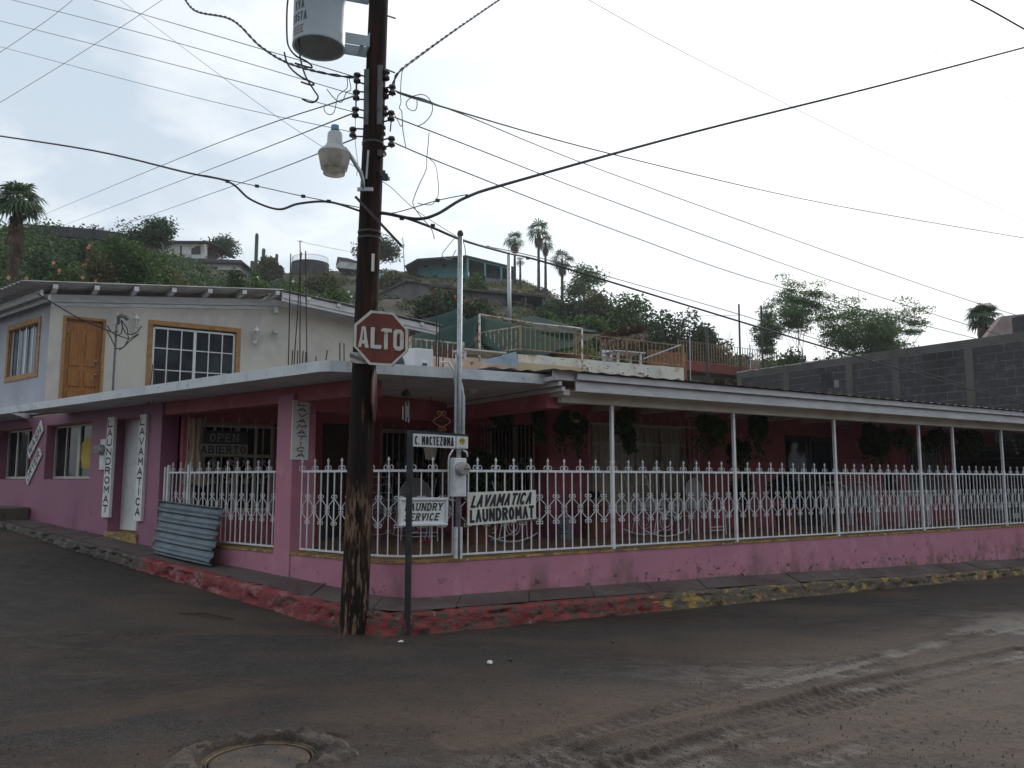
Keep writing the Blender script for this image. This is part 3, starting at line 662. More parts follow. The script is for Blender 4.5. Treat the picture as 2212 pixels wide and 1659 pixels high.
# sub-base below the slab joints
mb = MB()
for i in range(nrm - 1):
    z0 = max(kerb_top(qs[i]), float(road_z(*out_[i][0].xy)) + .03) - .03; z1 = max(kerb_top(qs[i + 1]), float(road_z(*out_[i + 1][0].xy)) + .03) - .03
    mb.quad(out_[i][0] + UP * z0, out_[i + 1][0] + UP * z1, inn[i + 1][0] + UP * (base_z(qs[i + 1]) - .03), inn[i][0] + UP * (base_z(qs[i]) - .03))
mb.build('joint_bed', M['kerb_bare'], sw)
st = MB().obox(Lp(10.35, .6, -.62), DL * 4, NL * .60, UP * .47)
tag(st.build('concrete_step', M['concrete'], loc=Lp(10.35, .9, -.3), bevel=.02), 'dark raised concrete step against the pink wall at the far left', 'step')

# litter and clods on the road
def lump(name, label, cat, u, v, r, m, sq=.6, seed=0):
    p = onz(u, v, 0); p.z = float(road_z(p.x, p.y)); rn = random.Random(seed); mb = MB()
    prof = [(0.001, 0)] + [(r * math.sin(a) * rn.uniform(.8, 1.15), r * sq * (1 - math.cos(a)) * .7) for a in (.5, 1.0, 1.6, 2.3, 2.8)] + [(.001, r * sq * 1.4)]
    mb.lathe(p, prof, 7, cap=False)
    mb.v = [tuple(Vector(x) + Vector((rn.uniform(-1, 1), rn.uniform(-1, 1), rn.uniform(-.3, .6))) * r * .18) for x in mb.v]
    return tag(mb.build(name, m, loc=p), label, cat)
lump('paper_scrap', 'crumpled white paper scrap on the road by the sign post base', 'litter', 866, 1386, .028, M['paper'], .5, 1)
lump('pale_stone', 'pale stone lying on the wet road in front of the kerb corner', 'stone', 1058, 1431, .03, M['paper'], .8, 2)
lump('stone', 'small dark clod on the asphalt right of the pale stone', 'stone', 1102, 1424, .022, M['kerb_bare'], .8, 3)
lump('stone', 'small clod farther right on the asphalt below the red kerb', 'stone', 1325, 1382, .02, M['concrete'], .8, 4)
mb = MB(); p0 = onz(385, 1351, 0); p1 = onz(505, 1356, 0)
mb.tube([p0 + UP * (float(road_z(p0.x, p0.y)) + .01), (p0 + p1) / 2 + UP * (float(road_z(p0.x, p0.y)) + .02), p1 + UP * (float(road_z(p1.x, p1.y)) + .01)], [.008, .014, .006], 6)
tag(mb.build('fallen_stick', M['bark'], loc=(p0 + p1) / 2), 'dark stick lying on the muddy street at the left', 'stick')
gm_ = MB(); rn = random.Random(3)
for i in range(1700):
    u = rn.uniform(0, 2212); v = 1380 + 279 * rn.random() ** .8
    if rn.random() < .45: u = rn.gauss(1550, 350); 
    p = onz(u, v, 0)
    if p.x < -4.2 or p.x > 5.2: continue
    p.z = float(road_z(p.x, p.y)); r = .003 + .008 * rn.random() ** 2.5
    n = len(gm_.v); 
    for dx, dy, dz in ((1, 0, 0), (-.5, .9, 0), (-.6, -.8, 0), (0, 0, 1.1)): gm_.v.append((p.x + dx * r * rn.uniform(.7, 1.2), p.y + dy * r, p.z + dz * r + .004))
    for f in ((0, 1, 3), (1, 2, 3), (2, 0, 3)): gm_.f.append(tuple(n + k for k in f)); gm_.mi.append(0)
tag(gm_.build('mud_crumbs', M['ring_mud']), 'small crumbs of mud strewn over the wet road', 'mud', kind='stuff')

# ================================================================== PINK LAUNDROMAT
def wall(mb, fn, a0, a1, z0, z1, ops, off, th):
    """boxes round rectangular openings; fn(a, z, off) is a wall frame"""
    xs = sorted(set([a0, a1] + [o[i] for o in ops for i in (0, 1)])); zs = sorted(set([z0, z1] + [o[i] for o in ops for i in (2, 3)]))
    for x0, x1 in zip(xs[:-1], xs[1:]):
        run = None
        for y0, y1 in zip(zs[:-1], zs[1:]):
            cx_, cz_ = (x0 + x1) / 2, (y0 + y1) / 2
            solid = not any(o[0] < cx_ < o[1] and o[2] < cz_ < o[3] for o in ops)
            if solid:
                if run is None: run = y0
            if (not solid or y1 == zs[-1]) and run is not None:
                top = y1 if solid else y0
                p = fn(x0, run, off); mb.obox(p, fn(x1, run, off) - p, fn(x0, run, off + th) - p, UP * (top - run)); run = None
    return mb
LD = thing('laundromat_building', 'pink corner laundromat with open porch, low wall and flat white slab roof', 'building', Rp(4, .3, 3))
ZF = .62
# low perimeter wall, both streets, rounded corner
def ribbon(mb, pts, z0f, z1f, d0, d1):
    for i in range(len(pts) - 1):
        (p, q), (p2, q2) = pts[i], pts[i + 1]; n = inward(pts, i); n2 = inward(pts, i + 1)
        a, b_ = p + n * d0, p + n * d1; c, d = p2 + n2 * d0, p2 + n2 * d1
        mb.quad(a + UP * z0f(q), c + UP * z0f(q2), c + UP * z1f(q2), a + UP * z1f(q))
        mb.quad(d + UP * z0f(q2), b_ + UP * z0f(q), b_ + UP * z1f(q), d + UP * z1f(q2))
        mb.quad(a + UP * z1f(q), c + UP * z1f(q2), d + UP * z1f(q2), b_ + UP * z1f(q))
    return mb
lw = path(0, 5.55, 19, t0=.55, s0=.42, step=.4, nb=14)
ribbon(MB(), lw, lambda q: base_z(q) - .15, lambda q: .655, 0, .16).build('low_wall', M['pink'], LD)
ribbon(MB(), lw, lambda q: .655, lambda q: .685, -.012, .20).build('wall_coping', M['ochre'], LD)
# porch floor
fl = MB(); fl.poly([Lp(5.5, ZF, .1), Lp(.9, ZF, .15), Rp(.7, ZF, .15), Rp(16.8, ZF, .1), Rp(16.8, ZF, 5.4), Rp(-1.4, ZF, 5.4)]); fl.build('porch_floor', M['floor_tile'], LD)
# left street wall with two window openings and the door recess
LW = MB(); OPS = [(10.55, 12.25, 1.60, 2.62), (7.9, 9.85, 1.60, 2.62), (6.05, 7.10, .74, 2.62)]
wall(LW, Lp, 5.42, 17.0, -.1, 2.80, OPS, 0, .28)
LW.build('street_wall', M['pink_shaded'], LD)
MB().obox(Lp(6.0, .55, -.03), DL * 1.15, NL * .4, UP * .19).build('door_sill', M['ochre'], LD)
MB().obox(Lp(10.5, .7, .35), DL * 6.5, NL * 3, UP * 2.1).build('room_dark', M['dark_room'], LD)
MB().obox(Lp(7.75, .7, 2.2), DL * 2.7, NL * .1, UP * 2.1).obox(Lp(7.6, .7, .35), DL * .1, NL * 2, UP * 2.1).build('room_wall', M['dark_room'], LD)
def slider(par, fn, a0, a1, z0, z1, off, bars, gm='glass', fw=.045, mt='alu'):
    w = MB()
    f = lambda x0, x1, y0, y1, d=.05: w.obox(fn(x0, y0, off), fn(x1, y0, off) - fn(x0, y0, off), fn(x0, y0, off + d) - fn(x0, y0, off), UP * (y1 - y0))
    f(a0, a1, z0, z0 + fw); f(a0, a1, z1 - fw, z1); f(a0, a0 + fw, z0 + fw, z1 - fw); f(a1 - fw, a1, z0 + fw, z1 - fw)
    for bx, bw in bars: f(bx - bw / 2, bx + bw / 2, z0 + fw, z1 - fw, .03)
    wd = w.build('window', M[mt], par)
    g = MB().obox(fn(a0 + fw, z0 + fw, off + .032), fn(a1 - fw, z0, off) - fn(a0 + fw, z0, off), fn(a0, z0, off + .008) - fn(a0, z0, off), UP * (z1 - z0 - 2 * fw))
    g.build('glass', M[gm], wd); return wd
slider(LD, Lp, 10.57, 12.23, 1.61, 2.61, .15, [(11.15, .03), (11.7, .06)])
slider(LD, Lp, 7.92, 9.83, 1.61, 2.61, .15, [(8.2, .03), (8.75, .10), (9.3, .03)])
MB().obox(Lp(6.52, .76, .2), DL * .57, NL * .05, UP * 1.86).build('white_door', M['white'], LD, bevel=.008)
MB().obox(Lp(6.06, .76, .24), DL * .46, NL * .03, UP * 1.86).build('door_frame', M['alu'], LD)
MB().obox(Lp(9.45, 1.65, .215), DL * .30, NL * .02, UP * .92).build('door_leaf_inside', M['far_brown'], LD)
# yellow shirt hanging behind the window
ys = MB(); o = Lp(8.05, 0, .19); 
pts = [(0, 1.98), (.12, 1.92), (.14, 1.80), (.6, 1.80), (.62, 1.92), (.74, 1.98), (.62, 2.27), (.45, 2.33), (.28, 2.33), (.12, 2.27)]
ys.prism([o + DL * a + UP * z for a, z in pts], -NL * .012)
tag(ys.build('shirt', M['yellow_cloth'], loc=o + UP * 2), 'yellow shirt hanging inside the street window left of the meter', 'shirt')

# columns, beams
def colobj(t0, t1, z0, z1, d0, d1, name='column'):
    return MB().obox(Lp(t0, z0, d0), DL * (t1 - t0), NL * (d1 - d0), UP * (z1 - z0)).build(name, M['rose'], LD, bevel=.006)
cm = M['rose']
MB().obox(Lp(1.96, .2, -.02), DL * .35, NL * .36, UP * 2.50).build('column', M['pink'], LD, bevel=.008)
MB().obox(Lp(.62, 2.60, .03), DL * 16.4, NL * .26, UP * .195).build('street_beam', M['rose'], LD)
# far beam crossing the porch from the column inwards, beam along the right side
b0 = Lp(2.0, 2.50, .34); MB().obox(b0, NL * 4.2, DL * .22, UP * .295).build('cross_beam', M['rose'], LD)
MB().obox(Rp(2.15, 2.52, .1), DR * .22, NR * 2.9, UP * .275).build('cross_beam', M['rose'], LD)
MB().obox(Rp(.55, 2.52, 2.9), DR * 3.4, NR * .22, UP * .275).build('inner_beam', M['rose'], LD)
# deep wall, side wall and right wing wall
DW = MB(); wall(DW, Rp, -1.30, 4.05, ZF - .1, 2.80, [(-1.15, .15, 1.08, 2.50), (.95, 1.85, ZF, 2.55), (2.05, 3.35, 1.05, 2.5)], 5.0, .2); DW.build('porch_wall', M['rose'], LD)
nin = lambda d, z, off: Rp(4.05 + off, z, d)
SW = MB(); wall(SW, nin, 3.0, 5.0, ZF - .1, 2.80, [(3.12, 4.75, 1.05, 2.62)], 0, .2); SW.build('porch_wall', M['rose'], LD)
RW = MB(); wall(RW, Rp, 4.05, 19, ZF - .1, 3.08, [(5.2, 7.55, 1.07, 2.62), (10.4, 12.15, ZF, 2.55), (14.9, 16.5, 1.2, 2.5), (16.95, 19.0, -.1, 2.5)], 3.0, .2); RW.build('porch_wall', M['rose'], LD)
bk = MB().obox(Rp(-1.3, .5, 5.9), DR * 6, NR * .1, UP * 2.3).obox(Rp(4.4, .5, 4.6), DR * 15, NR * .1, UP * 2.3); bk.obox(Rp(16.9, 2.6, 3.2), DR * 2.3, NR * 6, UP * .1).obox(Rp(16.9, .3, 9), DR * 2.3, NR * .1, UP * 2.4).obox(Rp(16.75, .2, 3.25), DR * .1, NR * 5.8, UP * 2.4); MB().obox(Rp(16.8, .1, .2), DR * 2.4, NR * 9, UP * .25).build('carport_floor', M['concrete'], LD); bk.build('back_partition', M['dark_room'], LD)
MB().obox(Rp(.97, ZF, 5.06), DR * .86, NR * .05, UP * 1.92).build('brown_door', M['brown_door'], LD)
d2 = MB().obox(Rp(10.42, ZF, 3.08), DR * .85, NR * .05, UP * 1.92).obox(Rp(11.29, ZF, 3.08), DR * .85, NR * .05, UP * 1.92).build('double_door', M['brown_door'], LD)
MB().obox(Rp(10.55, ZF + .4, 3.066), DR * .6, NR * .012, UP * 1.4).obox(Rp(11.41, ZF + .4, 3.066), DR * .6, NR * .012, UP * 1.4).build('door_pane', M['glass'], d2)
slider(LD, Rp, -1.15, .15, 1.08, 2.50, 5.08, [(-.45, .08), (-.8, .03), (-.15, .04)], 'glass', .06)
slider(LD, Rp, 2.05, 3.35, 1.05, 2.5, 5.08, [(2.7, .05)], 'glass', .05)
slider(LD, nin, 3.12, 4.75, 1.05, 2.62, .08, [(3.9, .05)], 'glass', .05)
slider(LD, Rp, 5.2, 7.55, 1.07, 2.62, 3.08, [(6.35, .06), (6.95, .05)], 'blind', .06)
slider(LD, Rp, 14.9, 16.5, 1.2, 2.5, 3.08, [(15.7, .05)], 'glass_pale', .05)
for a, z, fn, o_ in ((5.2, 2.22, Rp, 3.05), (-1.15, 1.95, Rp, 5.05)):
    MB().obox(fn(a, z, o_), (DR * (2.35 if a > 0 else 1.30)), NR * .03, UP * .05).build('transom', M['alu'], LD)
MB().obox(Rp(5.1, 1.0, 2.94), DR * 2.55, NR * .1, UP * .06).build('window_sill', M['wood_white'], LD)

# flat white slab
sl_o = [(0, 880.6), (280, 838.5), (566, 797), (640, 786.5), (690, 779)]
ring_ = [Lp(17, 0, -.78)] + [Vector((*onz(u, v, 2.925).xy, 0)) for u, v in sl_o]
ring_ += [Vector((*onz(u, v, 2.925).xy, 0)) for u, v in [(712, 778), (738, 779.5), (850, 786), (968, 793.8), (1100, 803), (1197, 809.7)]]
inner = [Rp(2.4, 0, 6.0), Rp(-3.5, 0, 9.0), Lp(17, 0, 3.5)]
sb = MB(); sb.prism([p + UP * 2.80 for p in ring_ + inner], UP * .125); sb.build('roof_slab', M['slab_white'], LD)
MB().obox(Rp(2.25, 2.83, 3.15), DR * 2.4, NR * 3.2, UP * .1).build('porch_ceiling', M['soffit'], LD)
# lean-to roof of the right wing
S0, S1 = 2.15, 19.1
rf = MB()
zt = lambda off: 2.948 + (off + .40) * .035
def rsheet(a, b_):
    s_ = S0 - .25 + a * (S1 - S0 + .3); off = -.42 + b_ * 3.7; return Rp(s_, zt(off) + .006 * math.sin(s_ * 2 * math.pi / .26), off)
rf.sheet(rsheet, 560, 2); rf.build('corrugated_roof', M['roof_sheet'], LD, smooth=True)
MB().obox(Rp(1.97, 2.835, -.30), DR * .40, NR * .03, UP * .12).build('end_board', M['wood_white'], LD); mb = MB(); mb.sheet(lambda a, b_: Rp(1.25 + a * 1.15, 2.975 + .03 * b_ + .012 * math.sin(a * 1.15 / .26 * 2 * math.pi), .05 + b_ * 1.6), 60, 2); mb.build('overlap_sheet', M['roof_sheet'], LD, smooth=True)
MB().obox(Rp(2.3, 2.845, -.36), DR * 16.8, NR * .035, UP * .085).build('fascia_board', M['wood_white'], LD, bevel=.004)
MB().obox(Rp(2.32, 2.705, -.30), DR * 16.8, NR * .03, UP * .138).build('fascia_board', M['wood_white'], LD, bevel=.004)
MB().obox(Rp(2.32, 2.708, -.27), DR * 16.8, NR * .24, UP * .015).build('soffit_board', M['soffit'], LD)
MB().obox(Rp(2.28, 2.585, -.045), DR * 16.8, NR * .09, UP * .13).build('roof_beam', M['soffit'], LD, bevel=.004)
for k, (o1, zz_) in enumerate(((-.33, 2.86), (-.30, 2.80), (-.27, 2.74))):
    MB().obox(Rp(1.98 + k * .07, zz_ - .035, o1), DR * .05, NR * 3.2, UP * .052).build('barge_board', M['wood_white'], LD)
MB().obox(Rp(2.2, 2.66, -.2), DR * .10, NR * 3.1, UP * .075).build('barge_beam', M['soffit'], LD)
for k in range(15):
    s_ = 2.9 + k * 1.15; MB().obox(Rp(s_, 2.80, -.25), DR * .05, NR * 3.25, UP * .09).build('rafter', M['soffit'], LD)
for s_ in (3.145, 5.5, 7.9, 10.35, 11.47, 13.25, 15.4, 17.6):
    MB().obox(Rp(s_ - .021, .687, -.021), DR * .042, NR * .042, UP * 1.90).build('porch_post', M['iron_white'], LD)

# ================================================================== IRON FENCE
def scroll(mb, c, ax, r, side, n=11, th=.007, turns=1.35, start=-math.pi / 2, sgn=1):
    """spiral in the plane (ax, up)"""
    pts = []
    for i in range(n + 1):
        a = i / n; an = start + side * sgn * a * turns * 2 * math.pi; rr_ = r * (1 - .62 * a)
        pts.append(c + ax * (rr_ * math.cos(an)) + UP * (rr_ * math.sin(an)))
    mb.tube(pts, th, 4, caps=False)
EX = Vector((1, 0, 0))
def proto_mesh(f):
    mb = MB(); f(mb); me = bpy.data.meshes.new('piece'); me.from_pydata(mb.v, [], mb.f); return me
def f_bar(z0, z1, w=.013):
    return lambda mb: mb.obox(Vector((-w / 2, -w / 2, z0)), EX * w, Vector((0, w, 0)), UP * (z1 - z0))
def f_finial(h, r):
    def g(mb):
        w = .013
        mb.obox(Vector((-w / 2, -w / 2, 0)), EX * w, Vector((0, w, 0)), UP * (h - .035))
        mb.lathe(Vector((0, 0, h - .045)), [(.006, 0), (.019, .008), (.013, .022), (.001, .05)], 4, cap=False)
        for sd in (-1, 1):
            pts = []
            for i in range(10):
                a = i / 9; an = -math.pi / 2 + a * 1.5 * math.pi * 1.25
                rr_ = r * (1 - .45 * a); pts.append(Vector((sd * (r * 1.05 + rr_ * math.cos(an + math.pi) * -1 - .001), 0, r + rr_ * math.sin(an) + .004)))
            mb.tube(pts, .0055, 4, caps=False)
    return g
def f_lattice(hw, zt_, zm, zb):
    """a diamond of flat bar with ram's-horn scrolls at top, middle and foot"""
    def g(mb):
        r = .026
        for sg, ze in ((1, zt_), (-1, zb)):
            zc = zm + sg * .022
            for sd in (-1, 1):
                mb.bar((sd * .006, 0, ze - sg * .02), (sd * (hw - .018), 0, zc + sg * .02), .007, .007)
                for (x, z, k) in ((sd * (r + .006), ze, 1), ):
                    pts = [Vector((x + r * (1 - .5 * i / 8) * math.cos(math.pi * (1 if sd > 0 else 0) - sd * i / 8 * 2 * math.pi * 1.0 * 1.0), 0, z + sg * r * (1 - .5 * i / 8) * math.sin(i / 8 * 2 * math.pi))) for i in range(9)]
                    mb.tube(pts, .0055, 4, caps=False)
                x = sd * (hw - r * .75 - .008); r2 = r * .75
                pts = [Vector((x + r2 * (1 - .4 * i / 7) * math.cos(math.pi * (0 if sd > 0 else 1) + sd * i / 7 * 2 * math.pi), 0, zc + sg * r2 * (1 - .4 * i / 7) * math.sin(i / 7 * 2 * math.pi))) for i in range(8)]
                mb.tube(pts, .005, 4, caps=False)
    return g
ME_BAR = proto_mesh(f_bar(.735, 1.69)); ME_BAR.name = 'bar'
ME_FIN = proto_mesh(f_finial(.155, .032)); ME_FIN.name = 'finial'
ME_LAT = proto_mesh(f_lattice(.13, 1.385, 1.225, 1.068)); ME_LAT.name = 'scrollwork'
for me_ in (ME_BAR, ME_FIN, ME_LAT): me_.materials.append(M['iron_white'])
def piece(name, me, par, p, ang):
    o = bpy.data.objects.new(name, me); COL.objects.link(o); o.parent = par; o.location = Vector(p) - ORG[par.name]; o.rotation_euler = (0, 0, ang); return o
def fence(name, label, pts, z0=.72, ztop=1.70, group=None, spike0=True):
    """pts: dense polyline on the ground plan. Bars every 13 cm, every second one tipped"""
    par = thing(name, label, 'fence', pts[0] + UP * z0, group)
    L = [0]
    for a, b_ in zip(pts[:-1], pts[1:]): L.append(L[-1] + (b_ - a).length)
    T = L[-1]; n = max(2, int(round(T / .13))); n += n % 2
    def pos(d):
        for i in range(len(pts) - 1):
            if d <= L[i + 1] + 1e-9:
                a = (d - L[i]) / (L[i + 1] - L[i]); return pts[i].lerp(pts[i + 1], a), (pts[i + 1] - pts[i]).normalized()
        return pts[-1], (pts[-1] - pts[-2]).normalized()
    for nm, z, h in (('top_rail', ztop, .028), ('bottom_rail', z0 + .01, .022)):
        mb = MB(); wv = .012
        for i in range(len(pts) - 1):
            d = (pts[i + 1] - pts[i]).normalized(); nn = Vector((-d.y, d.x, 0))
            mb.obox(pts[i] - nn * wv + UP * (z - h / 2), pts[i + 1] - pts[i] + d * .001, nn * 2 * wv, UP * h)
        mb.build(nm, M['iron_white'], par)
    st_ = T / n
    for k in range(n + 1):
        p, d = pos(k * st_); an_ = math.atan2(d.y, d.x)
        o_ = piece('bar', ME_BAR, par, Vector((p.x, p.y, 0)), an_ + rnd.uniform(-.2, .2)); o_.location += d * rnd.uniform(-.004, .004); o_.rotation_euler[1] = rnd.uniform(-.004, .004)
        if k % 2 == 0:
            if 0 < k < n or spike0: piece('finial', ME_FIN, par, Vector((p.x, p.y, ztop + .005)), an_)
        else:
            o = piece('scrollwork', ME_LAT, par, Vector((p.x, p.y, 0)), an_); o.scale = (st_ / .13, 1, 1)
    return par
def seg(a, b_): return [a, b_]
fo = .07
cor = [Lp(1.86, 0, fo)] + [p for p, q in path(fo, 1.8, 1.0, t0=.55, s0=.42, step=.6, nb=9)][1:]
cor = [p for p in cor if True]
cut = [p for p in cor if sR(p) < .72 or tL(p) > 0]
fence('iron_fence', 'white iron fence with scrolls curving round the corner between pink column and meter mast', cut + [Rp(.76, 0, fo)])
FR = [(.80, 3.12), (3.17, 5.48), (5.52, 7.88), (7.92, 10.33), (10.37, 11.45), (11.49, 13.23), (13.27, 15.38), (15.42, 17.58)]
FRL = ['white iron fence panel right of the meter mast, carrying the large laundromat board', 'white iron fence panel in front of the spiral rocking chair',
       'white iron fence panel in front of the dark double door', 'white iron fence panel in front of the white plastic chairs', 'short white iron gate panel between two close porch posts',
       'white iron fence panel in front of the parked silver car', 'white iron fence panel at the far right edge of the porch', 'last white iron fence panel beyond the right edge of the photo']
for (a, b_), lb in zip(FR[:-1], FRL): fence('iron_fence', lb, seg(Rp(a, 0, fo - .07), Rp(b_, 0, fo - .07)), group='fence panels along the porch front', spike0=True)
fence('iron_fence', 'white iron fence panel left of the pink column, behind the leaning metal sheet', seg(Lp(4.62, 0, fo), Lp(2.34, 0, fo)))
gp = thing('iron_gate', 'narrow white iron gate beside the pink wall left of the leaning metal sheet', 'gate', Lp(5.4, .6, fo))
for t in (5.36, 5.26, 4.66): MB().obox(Lp(t - .02, .64 if t > 5.3 else .68, fo - .02), DL * .04, NL * .04, UP * (1.15 if t > 5.3 else 1.14)).build('gate_post', M['iron_white'], gp)
MB().obox(Lp(4.68, 1.69, fo - .012), DL * .56, NL * .024, UP * .025).build('rail', M['iron_white'], gp); MB().obox(Lp(4.68, .73, fo - .012), DL * .56, NL * .024, UP * .022).build('rail', M['iron_white'], gp)
for k in range(1, 5):
    p = Lp(5.26 - k * .12, 0, fo); piece('bar', ME_BAR, gp, p, math.atan2(-DL.y, -DL.x))
    if k % 2: piece('finial', ME_FIN, gp, p + UP * 1.705, math.atan2(-DL.y, -DL.x))
    else: piece('scrollwork', ME_LAT, gp, p, math.atan2(-DL.y, -DL.x))

# window grilles of the porch, same pattern
ME_GB = proto_mesh(f_bar(0, 1.0, .012)); ME_GB.name = 'bar'; ME_GL = proto_mesh(f_lattice(.13, .16, 0, -.16)); ME_GL.name = 'scrollwork'
ME_GF = proto_mesh(lambda mb: (f_bar(0, .12, .010)(mb), mb.lathe(Vector((0, 0, .11)), [(.004, 0), (.016, .008), (.001, .04)], 4, cap=False))); ME_GF.name = 'spear'
for m_ in (ME_GB, ME_GL, ME_GF): m_.materials.append(M['iron_dim'])
def grille(label, fn, a0, a1, z0, z1, off, dirv):
    g = thing('window_grille', label, 'window grille', fn((a0 + a1) / 2, z0, off), 'scrolled iron window grilles in the porch')
    an = math.atan2(dirv.y, dirv.x); n = max(2, int(round((a1 - a0) / .13))); n += n % 2; st_ = (a1 - a0) / n
    for z in (z0, z1): MB().obox(fn(a0, z, off - .01), dirv * (a1 - a0), (fn(a0, z, off + .01) - fn(a0, z, off - .01)), UP * .024).build('rail', M['iron_dim'], g)
    for k in range(n + 1):
        p = fn(a0 + k * st_, z0, off); o = piece('bar', ME_GB, g, p, an); o.scale = (1, 1, z1 - z0)
        if k % 2 == 0: piece('spear', ME_GF, g, fn(a0 + k * st_, z1 + .01, off), an)
        elif z1 - z0 > .9: o = piece('scrollwork', ME_GL, g, fn(a0 + k * st_, (z0 + z1) / 2 + .0, off), an); o.scale = (st_ / .13, 1, 1)
    return g
grille('window grille over the tan curtained window behind the spiral rocking chair', Rp, 5.05, 7.75, 1.02, 2.58, 2.9, DR)
grille('window grille on the shop window with the open sign', Rp, -1.25, .30, 1.02, 2.42, 4.9, DR)
grille('window grille on the dark window behind the corner fence', Rp, 1.98, 3.4, 1.0, 2.42, 4.9, DR)
grille('window grille on the side wall behind the large laundromat board', nin, 3.05, 4.8, 1.0, 2.58, -.08, NR)
grille('window grille on the pale window near the silver car', Rp, 14.8, 16.6, 1.1, 2.46, 2.9, DR)

# ================================================================== BOARDS AND SIGNS
def board(name, label, tl, tr, br, bl, m, th=.012, cat='sign', group=None):
    """a flat board with four surveyed corners"""
    n = (tr - tl).cross(tl - bl).normalized()
    if n.dot(Vector((0, 0, EYE)) - tl) > 0: n = -n     # n points away from the street
    t = thing(name, label, cat, (bl + br) / 2, group)
    mb = MB(); mb.prism([tl, tr, br, bl], n * th); mb.build('board', m, t, bevel=.002)
    return t, n
def vstack(txt, t, tl, tr, br, bl, n, m, pad=.14, shear=0.0, vp=.03, bold=.03, step_shift=0.0, hfrac=.80):
    k = len(txt); mb = MB()
    for i, c in enumerate(txt):
        a0 = vp + (1 - 2 * vp) * i / k; a1 = vp + (1 - 2 * vp) * (i + hfrac) / k
        L0 = tl.lerp(bl, a1); R0 = tr.lerp(br, a1); up = tl.lerp(bl, a0) - tl.lerp(bl, a1)
        ax = R0 - L0; w = 1 - 2 * pad
        if c == 'I': L0 = L0 + ax * .12; w -= .24
        sh = step_shift * (i / (k - 1) - .5)
        letters(mb, c, L0 + ax * (pad + sh), ax * w, up, n, wt=.20, shear=shear, gap=0)
    mb.build('lettering', m, t)
p = [onL(u, v, -.05) for u, v in ((232.7, 901.3), (247.7, 900), (233.9, 1118), (218.5, 1117))]
t_, n_ = board('sign_board', 'tall narrow white board lettered LAUNDROMAT left of the white door', *p, M['sign_white'], .05); vstack('LAUNDROMAT', t_, *p, n_, M['black'])
p = [onL(u, v, -.05) for u, v in ((302.4, 895.5), (317, 894), (303, 1126), (289, 1125))]
t_, n_ = board('sign_board', 'tall narrow white board lettered LAVAMATICA right of the white door', *p, M['sign_white'], .05); vstack('LAVAMATICA', t_, *p, n_, M['black'])
# board on the column
o = Lp(1.93, 0, 0); q_ = [onplane(u, v, o, DL) for u, v in ((633.4, 863.6), (670, 866.2), (665.4, 994), (628.6, 992.5))]
t_, n_ = board('sign_board', 'white board on the pink column with slanted black LAVAMATICA lettering', *q_, M['sign_white'], .015)
vstack('LAVAMATICA', t_, *q_, n_, M['black'], pad=.24, shear=.20, bold=.03, vp=.02, hfrac=.78)
def z2(x, y): return (x / 4.608 * .8848, (980 + y / 4.608) * .8848)
for nm, cs, lb in (('WASH', [(455, 212), (480, 335), (325, 650), (305, 545)], 'small white board slanting up the pink wall lettered WASH, above its twin'),
                   ('DRYER', [(437, 515), (465, 605), (305, 945), (284, 845)], 'small white board slanting up the pink wall lettered DRYER, below its twin')):
    a, b_, c, d = [onL(*z2(x, y), -.03) for x, y in cs]   # a top, b right shoulder, c foot, d left
    tl, tr, br, bl = d, a, b_, c
    t_, n_ = board('sign_board', lb, tl, tr, br, bl, M['sign_white'], .02, group=None)
    mb = MB(); ax = (tr - tl); ay = (tl - bl)
    letters(mb, nm, bl + ax * .07 + ay * .14, (br - bl) * .86, ay * .72, n_, bold=.03); mb.build('lettering', M['black'], t_)
# LAUNDRY SERVICE framed board
tl, tr, br, bl = [onR(u, v, -.07) for u, v in ((861, 1075), (967.5, 1074.7), (966, 1135), (859, 1138))]
t_ = thing('framed_sign', 'white framed board lettered LAUNDRY SERVICE on the corner fence, behind the black sign post', 'sign', (bl + br) / 2)
ax = tr - tl; ay = tl - bl; n_ = NR
MB().prism([bl + ax * .03 + ay * .05, br - ax * .03 + ay * .05, tr - ax * .03 - ay * .05, tl + ax * .03 - ay * .05], n_ * .01).build('board', M['sign_white'], t_)
fr = MB(); fw = .035
exx = ax.normalized() * fw; eyy = ay.normalized() * fw
fr.obox(bl - n_ * .025, ax, eyy, n_ * .04).obox(tl - eyy - n_ * .025, ax, eyy, n_ * .04).obox(bl + eyy - n_ * .025, exx, ay - 2 * eyy, n_ * .04).obox(br - exx + eyy - n_ * .025, exx, ay - 2 * eyy, n_ * .04)
fr.build('frame', M['white'], t_, bevel=.008)
mb = MB(); letters(mb, 'LAUNDRY', bl + ax * .13 + ay * .54, ax * .75, ay * .27, n_, wt=.17, shear=.03, serif=True, gap=.16)
letters(mb, 'SERVICE', bl + ax * .11 + ay * .19, ax * .70, ay * .27, n_, wt=.17, shear=.055, serif=True, gap=.16); mb.build('lettering', M['black'], t_)
# LAVAMATICA LAUNDROMAT board
tl, tr, br, bl = [onR(u, v, -.05) for u, v in ((1010, 1064), (1158, 1058.6), (1158, 1124), (1010, 1136))]
t_, n_ = board('laundromat_board', 'wide weathered white board lettered LAVAMATICA LAUNDROMAT wired to the fence', tl, tr, br, bl, M['sign_old'], .014)
ax = br - bl; ay = tl - bl
mb = MB(); letters(mb, 'LAVAMATICA', bl + ax * .035 + ay * .53, ax * .88, ay * .38, n_, wt=.20, shear=.055, gap=.0); letters(mb, 'LAUNDROMAT', bl + ax * .03 + ay * .08, ax * .94, ay * .40, n_, wt=.20, gap=.02)
mb.build('lettering', M['black'], t_)
dr = MB(); dr.obox(bl - n_ * .004 + ax * .70, ax * .30, ay * .045, n_ * .004); dr.build('bare_patch', M['far_brown'], t_)
